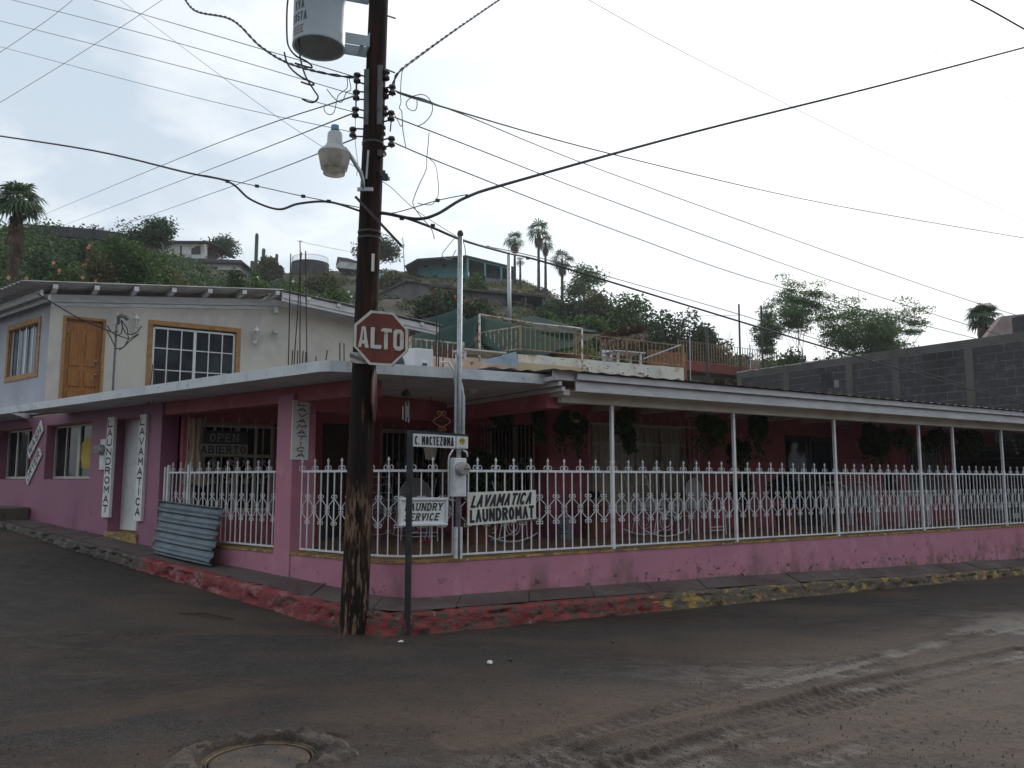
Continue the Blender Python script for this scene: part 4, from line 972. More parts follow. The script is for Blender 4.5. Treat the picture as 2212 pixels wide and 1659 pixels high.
# OPEN ABIERTO
tl = Rp(-1.08, 2.36, 4.86); tr = Rp(-.34, 2.36, 4.86); bl = Rp(-1.08, 1.97, 4.86); br = Rp(-.34, 1.97, 4.86)
t_ = thing('open_sign', 'two-line OPEN ABIERTO sign behind the window grille, dark top and white bottom', 'sign', (bl + br) / 2); ax = br - bl; ay = tl - bl
MB().prism([bl + ay * .47, br + ay * .47, tr, tl], NR * .01).build('upper_panel', M['dark_print'], t_); MB().prism([bl, br, br + ay * .465, bl + ay * .465], NR * .01).build('lower_panel', M['sign_dim'], t_)
mb = MB(); letters(mb, 'OPEN', bl + ax * .2 + ay * .56, ax * .6, ay * .33, NR, bold=.03, serif=True, gap=.2); mb.build('lettering', M['sign_dim'], t_)
mb = MB(); letters(mb, 'ABIERTO', bl + ax * .03 + ay * .08, ax * .93, ay * .32, NR, bold=.035, serif=True, gap=.14); mb.build('lettering', M['black'], t_)

# ALTO sign: corners surveyed in the plane just in front of the pole
AP = Vector((-1.5, 8.66, 0)); AN = Vector((.10, 1, 0)).normalized()
def az(x, y): return onplane((860 + x / 11.06) * .8848, (750 + y / 11.06) * .8848, AP, AN)
t_ = thing('stop_sign', 'hand-painted red octagonal ALTO stop sign with chipped white border on the utility pole', 'stop sign', az(780, 1590))
oct_o = [az(*q) for q in ((500, 88), (1105, 148), (1500, 610), (1500, 1170), (1075, 1602), (455, 1550), (36, 1050), (60, 462))]
oct_i = [az(*q) for q in ((535, 160), (1085, 205), (1440, 620), (1432, 1185), (1050, 1528), (500, 1495), (105, 1050), (125, 500))]
MB().prism(oct_o, AN * .018).build('board', M['alto_red'], t_)
rim = MB()
for i in range(8):
    j = (i + 1) % 8; rim.prism([oct_o[i] - AN * .006, oct_o[j] - AN * .006, oct_i[j] - AN * .006, oct_i[i] - AN * .006], AN * .004)
rim.build('border', M['alto_white'], t_)
LT = [[(265, 530), (300, 517), (355, 522), (375, 560), (445, 1075), (440, 1100), (352, 1095), (330, 985), (258, 985), (250, 1075), (160, 1085), (215, 830)],
      [(510, 545), (600, 543), (617, 575), (600, 1020), (795, 1022), (790, 1120), (740, 1135), (498, 1105), (503, 720)],
      [(822, 570), (1075, 590), (1070, 690), (965, 672), (968, 900), (960, 1145), (865, 1145), (862, 900), (878, 655), (785, 660), (780, 600), (812, 605)]]
lt = MB(); 
def flat(mb, pts, d=.005): mb.prism([az(*q) - AN * .0095 for q in pts], AN * .004)
# A as outline strokes so that its eye stays open
flat(lt, [(265, 530), (300, 517), (318, 600), (300, 640), (272, 880), (258, 985), (250, 1075), (160, 1085), (215, 830)])
flat(lt, [(300, 517), (355, 522), (375, 560), (400, 800), (445, 1075), (440, 1100), (352, 1095), (330, 985), (325, 880), (318, 660), (318, 600)])
flat(lt, [(266, 885), (327, 885), (332, 985), (256, 985)])
flat(lt, LT[1]); flat(lt, LT[2])
oo = [(1180, 605), (1330, 610), (1390, 690), (1395, 900), (1388, 1120), (1300, 1188), (1170, 1160), (1112, 1070), (1115, 850), (1120, 660)]
oi = [(1225, 715), (1270, 705), (1295, 740), (1297, 900), (1290, 1050), (1265, 1066), (1210, 1062), (1202, 1000), (1205, 850), (1215, 760)]
for i in range(10):
    j = (i + 1) % 10; flat(lt, [oo[i], oo[j], oi[j], oi[i]])
lt.build('lettering', M['alto_white'], t_)
bt = MB()
for q in ((905, 712), (900, 1490)): bt.lathe(az(*q) - AN * .012, [(.008, -.004), (.008, .008)], 8, ax=AN)
bt.build('bolt', M['iron_dark'], t_)
# second octagon facing the side street, seen nearly edge on
o = Vector((-1.495, 8.80, 2.50)); fx = Vector((-.06, 1, 0)).normalized(); pts = []
for k in range(8):
    a = math.pi / 8 + k * math.pi / 4; pts.append(o + fx * (.27 * math.cos(a) + .07) + UP * (.30 * math.sin(a)))
t_ = thing('side_stop_sign', 'dark red octagonal board seen edge on beside the pole, below the ALTO sign', 'stop sign', o)
MB().prism(pts, Vector((.018, -.002, 0))).build('board', M['old_red'], t_)

# street name sign
t_ = thing('street_name_sign', 'black square post with white plate lettered C. MOCTEZUMA and a palm emblem', 'street sign', onz(880, 1371, 0))
SP = Vector((-1.085, 8.79, 0)); top = at(886, 930, 8.79)
MB().bar(SP + UP * -.05, top, .062, .062, up=Vector((0, 1, 0))).build('post', M['black_metal'], t_, bevel=.004)
SN = Vector((-.16, 1, 0)).normalized()
def sg(u, v, d=0.0): return onplane(u, v, Vector((-1.085, 8.76, 0)) + SN * d, SN)
a = sg(880, 931); b_ = sg(1012, 941.5)
MB().bar(a + SN * .025, b_ + SN * .025, .05, .028).build('arm', M['black_metal'], t_)
def plate(cs, nm):
    pts = [sg(*c) for c in cs]; mb = MB(); mb.prism(pts, SN * .012); return mb.build(nm, M['white'], t_, bevel=.003)
def zz6(x, y): return ((950 + x / 4.74) * .8848, (1050 + y / 4.74) * .8848)
pl1 = [zz6(276, 40), zz6(770, 62), zz6(768, 213), zz6(274, 190)]; plate(pl1, 'name_plate')
pl2 = [zz6(780, 62), zz6(915, 72), zz6(912, 218), zz6(778, 212)]; plate(pl2, 'emblem_plate')
c = [sg(*q, -.004) for q in pl1]; ax = c[1] - c[0]; ay = c[0] - c[3]
mb = MB(); letters(mb, 'C. MOCTEZUMA', c[3] + ax * .045 + ay * .16, ax * .91, ay * .68, SN, wt=.15, gap=.12, dep=.001); mb.build('lettering', M['black'], t_)
c = [sg(*q, -.005) for q in pl2]; ax = c[1] - c[0]; ay = c[0] - c[3]; ctr = c[3] + ax * .5 + ay * .60
mb = MB(); mb.poly([ctr + ax * .26 * math.cos(k * math.pi / 10) + ay * .24 * math.sin(k * math.pi / 10) for k in range(20)]); mb.build('sun_print', M['palm_yellow'], t_)
mb = MB()
for k in range(9):
    a = math.radians(-25 + k * 29); e = ctr + ax * .24 * math.cos(a) + ay * (.24 * math.sin(a) - .02) - SN * .002; m_ = ctr + ax * .13 * math.cos(a) + ay * (.17 * math.sin(a) + .05) - SN * .002
    mb.poly([ctr - SN * .002, m_ - ay * .025, e, m_ + ay * .025])
mb.poly([ctr - ax * .015 - SN * .002, ctr + ax * .015 - SN * .002, ctr + ax * .05 - ay * .34 - SN * .002, ctr + ax * .01 - ay * .34 - SN * .002])
for k, (x0, x1) in enumerate(((.14, .22), (.28, .40), (.43, .50), (.52, .62), (.64, .70), (.72, .84))): mb.poly([c[3] + ax * x0 + ay * .07 - SN * .002, c[3] + ax * (x0 + .02) + ay * (.07 + .07 * (1 + k % 2) / 2) - SN * .002, c[3] + ax * x1 + ay * .075 - SN * .002])
mb.build('palm_print', M['palm_green'], t_)
# wrought scroll on top of the arm
mb = MB()
def zz5(x, y): return ((950 + x / 4.148) * .8848, (750 + y / 4.148) * .8848)
for ln in ([(520, 1095), (495, 1085), (490, 1062), (510, 1055), (530, 1075), (520, 1100), (470, 1130), (447, 1150), (460, 1175), (530, 1215)],
           [(545, 1095), (568, 1088), (572, 1062), (550, 1055), (535, 1075), (550, 1105), (600, 1130), (618, 1155), (600, 1180), (535, 1215)],
           [(530, 1215), (505, 1222), (498, 1240), (515, 1250), (528, 1235)], [(538, 1215), (565, 1222), (576, 1242), (560, 1252), (542, 1235)], [(533, 1200), (533, 1262)]):
    P = [sg(*zz5(*q), .02) for q in ln]; Q = []
    for i in range(len(P) - 1):
        p0 = P[max(i - 1, 0)]; p1 = P[i]; p2 = P[i + 1]; p3 = P[min(i + 2, len(P) - 1)]
        for k in range(4):
            s = k / 4; Q.append(.5 * ((2 * p1) + (p2 - p0) * s + (2 * p0 - 5 * p1 + 4 * p2 - p3) * s * s + (3 * p1 - p0 - 3 * p2 + p3) * s ** 3))
    Q.append(P[-1]); mb.tube(Q, .005, 4)
mb.build('scroll_ornament', M['rust'], t_)

# ================================================================== UTILITY POLE
PB = Vector((-1.655, 8.86, -.15)); PT = at(818, 0, 8.93)
PDIR = (PT - Vector((PB.x, PB.y, 0))); 
def pole(z): 
    k = z / PT.z; return Vector((PB.x + (PT.x - PB.x) * k, PB.y + (PT.y - PB.y) * k, z))
t_ = thing('utility_pole', 'tall dark creosoted wooden utility pole at the kerb corner with peeling pale lower trunk', 'utility pole', Vector((PB.x, PB.y, 0)))
POLE = t_
mpole = mat('weathered_pole_timber', (.012, .008, .007), [((.055, .022, .015), 3.2, .44, .66, (3, 3, .22)), ((.014, .011, .010), 7, .5, .7, (5, 5, .2)), ((.17, .075, .035), 5, .63, .71, (6, 6, .2)),
            ((.21, .135, .09), 7.0, .47, .58, (3.5, 3.5, .55), .85, (1.25, 1.7)), ((.016, .011, .010), 8, .46, .56, (2.4, 2.4, .45), .85, (.3, 1.7))], rough=.85, spec=.2, bump=[(.9, 13, (5, 5, .22)), (.4, 60, (2, 2, .3))])
mb = MB(); ang = 28; nz_ = 90
for i in range(nz_ + 1):
    z = -.15 + (8.6 + .15) * i / nz_; c = pole(z); r = .146 - .0053 * z + (.02 * math.exp(-(z + .1) * 5))
    for k in range(ang):
        a = 2 * math.pi * k / ang; rr_ = r * (1 + .035 * float(fbm(np.array(a * 2.5), np.array(z * .6), 3)) + (.05 * float(fbm(np.array(a * 6.), np.array(z * 5.), 2)) if z < 1.7 else 0))
        mb.v.append((c.x + rr_ * math.cos(a), c.y + rr_ * math.sin(a), z))
for i in range(nz_):
    for k in range(ang):
        k2 = (k + 1) % ang; mb.f.append((i * ang + k, i * ang + k2, (i + 1) * ang + k2, (i + 1) * ang + k)); mb.mi.append(0)
mb.build('trunk', mpole, t_, True)
def zz2(x, y): return ((700 + x / 5.027) * .8848, (y / 5.027) * .8848)
def zz3(x, y): return ((780 + x / 5.027) * .8848, (150 + y / 5.027) * .8848)
PYD = 8.9
def spool(par, c, ax=UP, r=.042, h=.105, nm='insulator'):
    return MB().lathe(c - Vector(ax) * h / 2, [(.012, -.012), (r * .9, 0), (r, h * .12), (r, h * .28), (r * .62, h * .42), (r * .62, h * .58), (r, h * .72), (r, h * .88), (r * .9, h), (.012, h + .012)], 12, ax=ax).build(nm, M['porcelain'], par, True)
rk = {}
for side, x0, x1, y0, y1 in ((0, 555, 600, 95, 775), (1, 718, 770, 45, 770)):
    a = at(*zz3((x0 + x1) / 2, y0), PYD - .12); b_ = at(*zz3((x0 + x1) / 2 - 8, y1), PYD - .12)
    k = MB().bar(a, b_, .055, .012, up=Vector((0, 1, 0))).build('secondary_rack', M['rack_grey'], t_); rk[side] = k
INS = [(462, 205, 0), (452, 415, 0), (440, 625, 0), (410, 870, 0), (820, 170, 1), (810, 395, 1), (895, 350, 1), (800, 610, 1), (880, 670, 1), (770, 850, 1), (885, 985, 1), (780, 1095, 1)]
IP = {}
for i, (x, y, sd) in enumerate(INS):
    c = at(*zz3(x, y), PYD - .05 + .08 * (i % 2)); IP[i] = c; spool(t_, c)
    pc = pole(c.z); e = Vector((pc.x, pc.y, c.z)) + (c - Vector((pc.x, pc.y, c.z))).normalized() * .11
    mb = MB(); mb.tube([c + UP * .045, e + UP * .035], .009, 6); mb.tube([c - UP * .045, e - UP * .055], .009, 6); mb.tube([c + UP * .06, c - UP * .075], .007, 6)
    mb.build('clevis', M['iron_dark'], t_)
for x0, y0, x1, y1 in ((820, 95, 925, 140), (880, 735, 868, 860), (458, 270, 444, 690), (1243, 0, 0, 0)):
    if x1: MB().tube([at(*zz3(x0, y0), PYD), at(*zz3(x1, y1), PYD)], .008, 6).build('bolt', M['iron_dark'], t_)
a = at(*zz2(1240, 195), PYD); MB().tube([a, at(*zz2(1340, 228), PYD)], .01, 6).build('bolt', M['galv'], t_)
# bracket scraps, iron strap, reflector strip
for x, y in ((770, 1380), (800, 1420), (740, 1130)): MB().cbox(at(*zz3(x, y), PYD - .08), .06, .05, .07, .4).cbox(at(*zz3(x + 30, y + 18), PYD - .08), .05, .04, .035, -.3).build('bracket', M['iron_dark'], t_)
MB().bar(at(768, 425, 8.72), at(868, 532, 8.68), .028, .028).build('cross_brace', M['iron_dark'], t_)
MB().bar(at(*zz3(600, 1090), 8.74), at(*zz3(575, 1440), 8.74), .02, .01, up=Vector((0, 1, 0))).build('conduit_strip', M['galv'], t_)
MB().bar(at(806, 548, 8.74), at(805, 586, 8.74), .030, .006, up=Vector((0, 1, 0))).build('reflector_strip', M['paper'], t_)
for z in (4.25, 4.32, 5.35): 
    c = pole(z); r = .146 - .0053 * z + .008; MB().lathe(c, [(r, -.012), (r, .012)], 24, cap=False).build('steel_band', M['iron_dark'], t_)
# torn banner left of the stop sign
mb = MB(); 
def bn(x, y, d=0): return at((640 + x / 3.6875) * .8848, (860 + y / 3.6875) * .8848, 8.70 - d)
mb.sheet(lambda a, c_: bn(782 + 150 * a + (1 - c_) * 20, -5 + 100 * (1 - c_) + 10 * a, .02 * math.sin(c_ * 9 + a * 4)), 8, 12)
tag(mb.build('torn_banner', M['cloth_grey'], loc=bn(830, 60), smooth=True), 'torn grey banner rag hanging on the pole left of the ALTO sign', 'banner')

# transformer
TC = onplane(*zz2(393, 598), Vector((0, 8.72, 0)), Vector((0, 1, 0))); TR = .285
t_ = thing('transformer', 'grey cylindrical pole transformer lettered KVA COSTA at the top left of the pole', 'transformer', TC)
TRF = t_
MB().lathe(TC, [(TR - .02, .012), (TR, .0), (TR + .004, .004), (TR + .002, .03), (TR, .05), (TR, .95), (TR + .01, .96), (TR + .01, 1.0), (TR * .8, 1.05), (0.001, 1.07)], 48, cap=False).build('tank', M['trafo'], t_, True)
MB().lathe(TC, [(.0001, .012), (TR - .012, .012)], 48, cap=False).build('tank_bottom', M['trafo_under'], t_)
camdir = (Vector((0, 0, 0)) - Vector((TC.x, TC.y, 0))).normalized(); side_ = Vector((camdir.y, -camdir.x, 0))   # points image-left
if side_.x > 0: side_ = -side_
def cyl(a, z): return TC + (camdir * math.cos(a) + side_ * math.sin(a)) * (TR + .002) + UP * z
def wraptext(txt, a_l, a_r, z0, z1, m, bold=.02, serif=False):
    mb = MB(); letters(mb, txt, Vector(), Vector(), Vector(), Vector((0, 0, 0)), bold=bold, mapf=lambda a, b: cyl(a_l + (a_r - a_l) * a, z0 + (z1 - z0) * b), gap=.12); mb.build('lettering', m, t_)
wraptext('KVA', 1.12, .62, .335, .44, M['dark_print']); wraptext('COSTA', 1.3, .50, .195, .30, M['dark_print']); wraptext('37', 1.12, .74, .50, .64, M['orange_print'])
mb = MB(); n_seg = 8
for i in range(n_seg):
    a0 = 1.25 + (.62 - 1.25) * i / n_seg; a1 = 1.25 + (.62 - 1.25) * (i + 1) / n_seg
    for z0, z1 in ((.055, .066), (.135, .146)): mb.quad(cyl(a0, z0), cyl(a1, z0), cyl(a1, z1), cyl(a0, z1))
    if i in (0, 7): mb.quad(cyl(a0, .066), cyl(a0 + (a1 - a0) * .2, .066), cyl(a0 + (a1 - a0) * .2, .135), cyl(a0, .135))
for k in range(7):
    a0 = 1.2 - .08 * k; mb.quad(cyl(a0, .078), cyl(a0 - .03, .078), cyl(a0 - .045, .124), cyl(a0 - .015, .124))
mb.build('label_frame', M['red_print'], t_)
for zb in (.05, .70):
    e = pole(TC.z + zb + .02); d = Vector((e.x - TC.x, e.y - TC.y, 0)).normalized(); lat = Vector((-d.y, d.x, 0)); a = TC + d * (TR - .01) + UP * zb; L = (Vector((e.x, e.y, 0)) - Vector((TC.x, TC.y, 0))).length - TR - .09
    mb = MB(); mb.obox(a - lat * .13, d * L, lat * .01, UP * .13).obox(a + lat * .12, d * L, lat * .01, UP * .13).obox(a - lat * .118 + d * L * .62, d * .04, lat * .236, UP * .03).obox(a - lat * .13 + d * (L - .01), d * .012, lat * .26, UP * .17)
    mb.build('hanger_bracket', M['trafo'], t_, bevel=.004)
# lamp
t_ = thing('street_lamp', 'barn-style security street lamp with ribbed dusty bowl and blue photocell on the pole', 'street lamp', at(*zz3(180, 1390), 8.62))
LY = 8.62; sc = LY / FPX / .8848 * (1 / 5.027) * .8848 * 1.04
ctop = at(*zz3(192, 860), LY)
def lz(y): return at(*zz3(188, y), LY).z
cx_ = ctop.x; 
def ll(prof, m, nm, sm=True, seg=28): return MB().lathe(Vector((cx_, LY, 0)), prof, seg, cap=False).build(nm, m, t_, sm)
k_ = sc
ll([(.001, lz(785)), (44 * k_, lz(790)), (46 * k_, lz(800)), (46 * k_, lz(850))], M['photocell'], 'photocell')
ll([(48 * k_, lz(848)), (50 * k_, lz(862))], M['iron_dark'], 'collar')
ll([(46 * k_, lz(862)), (72 * k_, lz(875)), (80 * k_, lz(895)), (84 * k_, lz(1010)), (100 * k_, lz(1035)), (100 * k_, lz(1050))], M['lamp_grey'], 'housing')
ll([(98 * k_, lz(1040)), (110 * k_, lz(1060)), (172 * k_, lz(1120)), (178 * k_, lz(1130)), (178 * k_, lz(1142))], M['lamp_grey'], 'reflector_cone')
ll([(174 * k_, lz(1140)), (170 * k_, lz(1165)), (140 * k_, lz(1325)), (136 * k_, lz(1330)), (138 * k_, lz(1320)), (166 * k_, lz(1165))], M['lamp_lens'], 'refractor_bowl')
ll([(118 * k_, lz(1300)), (116 * k_, lz(1385)), (112 * k_, lz(1385)), (114 * k_, lz(1300))], M['lamp_lens'], 'lens_ring')
ribs = MB()
for k in range(30):
    a = k * 2 * math.pi / 30; d = Vector((math.cos(a), math.sin(a), 0)); ribs.tube([Vector((cx_, LY, lz(1062))) + d * 112 * k_, Vector((cx_, LY, lz(1120))) + d * 173 * k_], .0025, 4, caps=False)
ribs.build('cone_ribs', M['lamp_grey'], t_)
arm = [zz3(300, 1060), zz3(340, 1105), zz3(400, 1190), zz3(460, 1290), zz3(505, 1360), zz3(530, 1440), zz3(540, 1590)]
MB().tube([at(u, v, LY + .02 + .012 * i) for i, (u, v) in enumerate(arm)], .022, 10).build('arm', M['galv'], t_, True)
a = at(*zz3(560, 1570), 8.70); MB().cbox(a, .17, .02, .045, .0).build('mounting_plate', M['galv'], t_, bevel=.004)

# ================================================================== SERVICE MAST AND METERS
t_ = thing('service_mast', 'white galvanised electric service mast standing at the fence corner', 'service mast', Rp(.765, .685, -.10))
mb = Rp(.765, 0, -.06); mtop = onplane(990, 508, mb, NR)
MB().tube([mb + UP * .69, Vector((mb.x, mb.y, mtop.z))], .030, 12).build('pipe', M['galv'], t_, True)
MB().obox(Rp(.72, .69, -.085), DR * .09, NR * .05, UP * .36).build('wooden_batten', M['wood_white'], t_)
MB().lathe(Vector((mb.x, mb.y, mtop.z)), [(.030, -.01), (.036, .0), (.038, .03), (.024, .06), (.001, .065)], 10, cap=False).build('weatherhead', M['iron_dark'], t_, True)
for dx, z0, z1 in ((-.055, 1.95, 2.95), (.045, 1.95, 2.62), (.062, 1.95, 2.55)):
    MB().tube([mb + DR * dx * .9 + UP * z0 - NR * .01, mb + DR * dx + UP * (z0 + .2) - NR * .01, mb + DR * dx + UP * z1 - NR * .01, mb + DR * dx * .7 + UP * (z1 + .12) - NR * .0], .014, 8).build('conduit', M['galv'], t_, True)
MB().tube([mb - DR * .06 + UP * 2.7, mb - DR * .07 + UP * 2.86 , mb - DR * .14 + UP * 2.97, mb - DR * .2 + UP * 2.985 + NR * .1], .013, 8).build('conduit_elbow', M['wood_white'], t_, True)
a = zz6(742, 222); MB().tube([sg(*a, .5) * 1 if False else onplane(*zz6(742, 222), mb, NR), onplane(*zz6(700, 290), mb, NR), onplane(*zz6(688, 340), mb, NR), onplane(*zz6(688, 780), mb, NR), onplane(*zz6(705, 810), mb, NR), onplane(*zz6(760, 812), mb, NR)], .011, 8).build('side_conduit', M['wood_white'], t_, True)
MB().tube([onplane(*zz6(850, 225), mb, NR), onplane(*zz6(900, 260), mb, NR), onplane(*zz6(905, 310), mb, NR)], .014, 8).build('side_conduit', M['wood_white'], t_, True)
def meter(label, p, dx, dn, w, h, d, rad, zdisc):
    t = thing('meter_box', label, 'electric meter', p)
    MB().obox(p, dx * w, dn * d, UP * h).build('box', M['iron_white'], t, bevel=.006)
    MB().obox(p - dn * .006 + dx * .02 + UP * .03, dx * (w - .04), dn * .006, UP * h * .42).build('lower_door', M['iron_white'], t, bevel=.003)
    c = p + dx * w * .52 - dn * .002 + UP * zdisc
    MB().lathe(c, [(rad * 1.05, 0), (rad * 1.05, .03), (rad * .96, .035), (rad * .96, .06), (rad * .9, .07)], 28, ax=-dn).build('socket_ring', M['galv'], t, True)
    g = MB().lathe(c - dn * .05, [(rad * .9, 0), (rad * .86, .06), (rad * .7, .085), (.001, .09)], 28, ax=-dn, cap=False).build('glass_cover', M['lamp_lens'], t, True)
    mb = MB(); f = c - dn * .142
    for z_, ww in ((.028, .4), (.0, 1.0), (-.014, 1.0)): mb.obox(f - dx * rad * .5 * ww + UP * z_, dx * rad * ww, dn * .004, UP * .008)
    mb.build('dial_marks', M['dark_print'], t); return t
b0 = onplane(*zz6(750, 772), Rp(0, 0, -.16), NR); b1 = onplane(*zz6(895, 772), Rp(0, 0, -.16), NR); h_ = onplane(*zz6(750, 322), Rp(0, 0, -.16), NR).z - b0.z
meter('white electric meter box with round glass meter on the service mast', b0, DR, NR, (b1 - b0).length, h_, .11, .075, h_ * .72)
p = onL(213, 1015, -.03); meter('small white meter box on the street wall left of the LAUNDROMAT board', p, -DL, NL, .20, .52, .05, .085, .34)

# leaning corrugated sheet
tl = onL(347, 1079, .02); tr = onL(483, 1096, .02); bl = onL(333, 1182, -.32); br = onL(457, 1200, -.30)
bl.z = base_z(-tL(bl)) + .01; br.z = base_z(-tL(br)) + .01
def csheet(a, c_):
    p = (bl * (1 - a) + br * a) * (1 - c_) + (tl * (1 - a) + tr * a) * c_
    ph = (c_ * 5.5 % 1); h = min(1, max(0, 1.3 * math.cos((ph - .5) * 2 * math.pi) + .1)) * .045
    return p - NL * h + UP * (.012 * math.sin(a * 9 + c_ * 25)) * (1 if a in (0, 1) else 0) - NL * .02 * math.sin(a * math.pi)
cs = MB(); cs.sheet(csheet, 10, 72)
o = cs.build('corrugated_sheet', M['galv_sheet'], loc=(bl + br) / 2, smooth=True); sm = o.modifiers.new('thick', 'SOLIDIFY'); sm.thickness = .003
tag(o, 'grey corrugated metal sheet leaning against the fence left of the pink column', 'metal sheet')
# curtain tied at the porch corner
c0 = Lp(5.02, 0, .35)
def curt(a, c_):
    z = 2.55 - c_ * 1.05; w = (.07 + .06 * (1 - c_)) if c_ < .42 else .07 + (c_ - .42) * .30
    w = .06 + .07 * abs(c_ - .45) ** .5 * (1.1 if c_ < .45 else 2.1); an = a * 2 * math.pi
    rr_ = w * (1 + .22 * math.sin(an * 7)); return c0 + Vector((rr_ * math.cos(an), rr_ * .6 * math.sin(an), z + .05 * math.sin(a * 11) * (c_ > .95)))
cu = MB(); cu.sheet(curt, 56, 16); cu.v = cu.v
tag(cu.build('curtain', M['curtain'], loc=c0 + UP * 1.5, smooth=True), 'beige curtain tied in the middle hanging at the left porch corner', 'curtain')

# ================================================================== WHITE UPPER HOUSE
HO = 10.0
def Hp(s, z, d=0.0): return Rp(s, z, HO + d)
def onH(u, v, d=0.0): return onR(u, v, HO + d)
HS = thing('upper_house', 'white stuccoed upper house with wooden door, ochre framed windows and low gabled roof', 'house', Hp(1, 2.93))
pa = onH(112, 640); hs0 = sR(pa); ridge_s, ridge_z = 1.55, 5.70; rs_, rz_ = 4.95, 5.36; lz_ = 5.27
d0 = onH(138, 680); d1 = onH(230, 690); ds0, ds1 = sR(d0) , sR(d1); dtop = onH(166, 684).z
w0 = onH(320.8, 690.9); w1 = onH(521, 709); ws0, ws1, wtop = sR(w0), sR(w1), (w0.z + w1.z) / 2; wbot = onH(316, 862).z
def gz(s): return lz_ + (ridge_z - lz_) * (s - hs0) / (ridge_s - hs0) if s < ridge_s else ridge_z + (rz_ - ridge_z) * (s - ridge_s) / (rs_ - ridge_s)
mb = MB()
ops = [(ds0, ds1, 2.9, dtop), (ws0, ws1, wbot, wtop)]
wall(mb, Hp, hs0, rs_, 2.9, lz_ - .05, ops, 0, .2)
mb.build('front_wall', M['house_cream'], HS)
MB().prism([Hp(hs0, lz_ - .05, .001), Hp(rs_, lz_ - .05, .001), Hp(rs_, rz_, .001), Hp(ridge_s, ridge_z, .001), Hp(hs0, lz_, .001)], NR * .19).build('gable_wall', M['house_cream'], HS)
MB().obox(Hp(hs0 - .006, 2.9, -.012), DR * .21, NR * .1, UP * (lz_ - 2.9)).build('corner_pilaster', M['house_cream'], HS)
c0 = Hp(hs0, 0, 0)
Hl = lambda t, z, o=0.0: c0 + DL * t + NL * o + UP * z
cs_ = [onplane(u, v, c0, NL) for u, v in ((18.6, 710.5), (89.9, 676.8), (81.6, 810.3), (9.6, 830.5))]
tt = [(p - c0).dot(DL) for p in cs_]; T0, T1 = (tt[1] + tt[2]) / 2, (tt[0] + tt[3]) / 2; ZT = (cs_[0].z + cs_[1].z) / 2; ZB = (cs_[2].z + cs_[3].z) / 2
mb = MB(); wall(mb, Hl, .0, 8.0, 2.9, lz_ - .02, [(T0 + .1, T1 - .1, ZB + .1, ZT - .1)], .004, .2); mb.build('side_wall', M['house_blue'], HS)
def surround(par, fn, a0, a1, z0, z1, dirv, inn_, w, mt, out=.02, dep=.1, foot=True):
    mb = MB(); pr = -inn_ * out
    for x0, x1, y0, y1 in ((a0, a1, z1 - w, z1), (a0, a0 + w, z0, z1 - w), (a1 - w, a1, z0, z1 - w)) + (((a0 + w, a1 - w, z0, z0 + w),) if foot else ()):
        mb.obox(fn(x0, y0) + pr, dirv * (x1 - x0), inn_ * (out + dep), UP * (y1 - y0))
    return mb.build('surround', M[mt], par, bevel=.006)
wn_ = MB().obox(Hp(ws0 + .1, wbot + .1, .075), DR * (ws1 - ws0 - .2), NR * .03, UP * (wtop - wbot - .2)).build('window', M['glass_sky'], HS)
surround(wn_, Hp, ws0, ws1, wbot, wtop, DR, NR, .10, 'wood_ochre')
fr0, fr1, fb, ft = ws0 + .11, ws1 - .11, wbot + .17, wtop - .13
mb = MB(); W_ = fr1 - fr0; H_ = ft - fb
for x0, x1, y0, y1 in ((fr0, fr1, fb, fb + .04), (fr0, fr1, ft - .04, ft), (fr0, fr0 + .04, fb, ft), (fr1 - .04, fr1, fb, ft), (fr0 + W_ / 2 - .03, fr0 + W_ / 2 + .03, fb, ft)):
    mb.obox(Hp(x0, y0, .04), DR * (x1 - x0), NR * .03, UP * (y1 - y0))
mb.build('white_frame', M['white'], wn_)
for k in range(1, 3): MB().obox(Hp(fr0, fb + H_ * k / 3, .05), DR * W_, NR * .015, UP * .022).build('muntin', M['white'], wn_)
for k in (1, 2, 4, 5): MB().obox(Hp(fr0 + W_ * k / 6, fb, .052), DR * .022, NR * .015, UP * H_).build('muntin', M['white'], wn_)
# side window
sw_ = MB().obox(Hl(T0 + .1, ZB + .1, .09), DL * (T1 - T0 - .2), NL * .02, UP * (ZT - ZB - .2)).build('window', M['glass_pale'], HS)
surround(sw_, Hl, T0, T1, ZB, ZT, DL, NL, .11, 'wood_ochre')
for k in range(5): MB().obox(Hl(T0 + .12 + (T1 - T0 - .28) * k / 4, ZB + .1, .05), DL * (.06 if k == 2 else .03), NL * .02, UP * (ZT - ZB - .2)).build('window_bar', M['white'], sw_)
# door with six raised panels
dr_ = MB().obox(Hp(ds0 + .06, 2.93, .09), DR * (ds1 - ds0 - .12), NR * .04, UP * (dtop - 2.99)).build('door', M['wood_door'], HS)
surround(dr_, Hp, ds0, ds1, 2.93, dtop, DR, NR, .055, 'wood_ochre', foot=False)
dw = ds1 - ds0 - .12; dh = dtop - 2.99
for k in range(2):
    for (za, zb_, arch) in ((.50, .90, 1), (.28, .46, 0), (.04, .24, 0)):
        x0 = ds0 + .06 + dw * (.12 + .44 * k); x1 = x0 + dw * .32; y0 = 2.93 + dh * za; y1 = 2.93 + dh * zb_
        pts = [(x0, y0), (x1, y0)]
        if arch:
            r_ = (x1 - x0) / 2; pts += [((x0 + x1) / 2 + r_ * math.cos(a), y1 - r_ * .6 + r_ * .6 * math.sin(a)) for a in [i * math.pi / 8 for i in range(9)]]
        else: pts += [(x1, y1), (x0, y1)]
        o = MB().prism([Hp(a, z, .072) for a, z in pts], NR * .02).build('door_panel', M['wood_door'], dr_, bevel=.012)
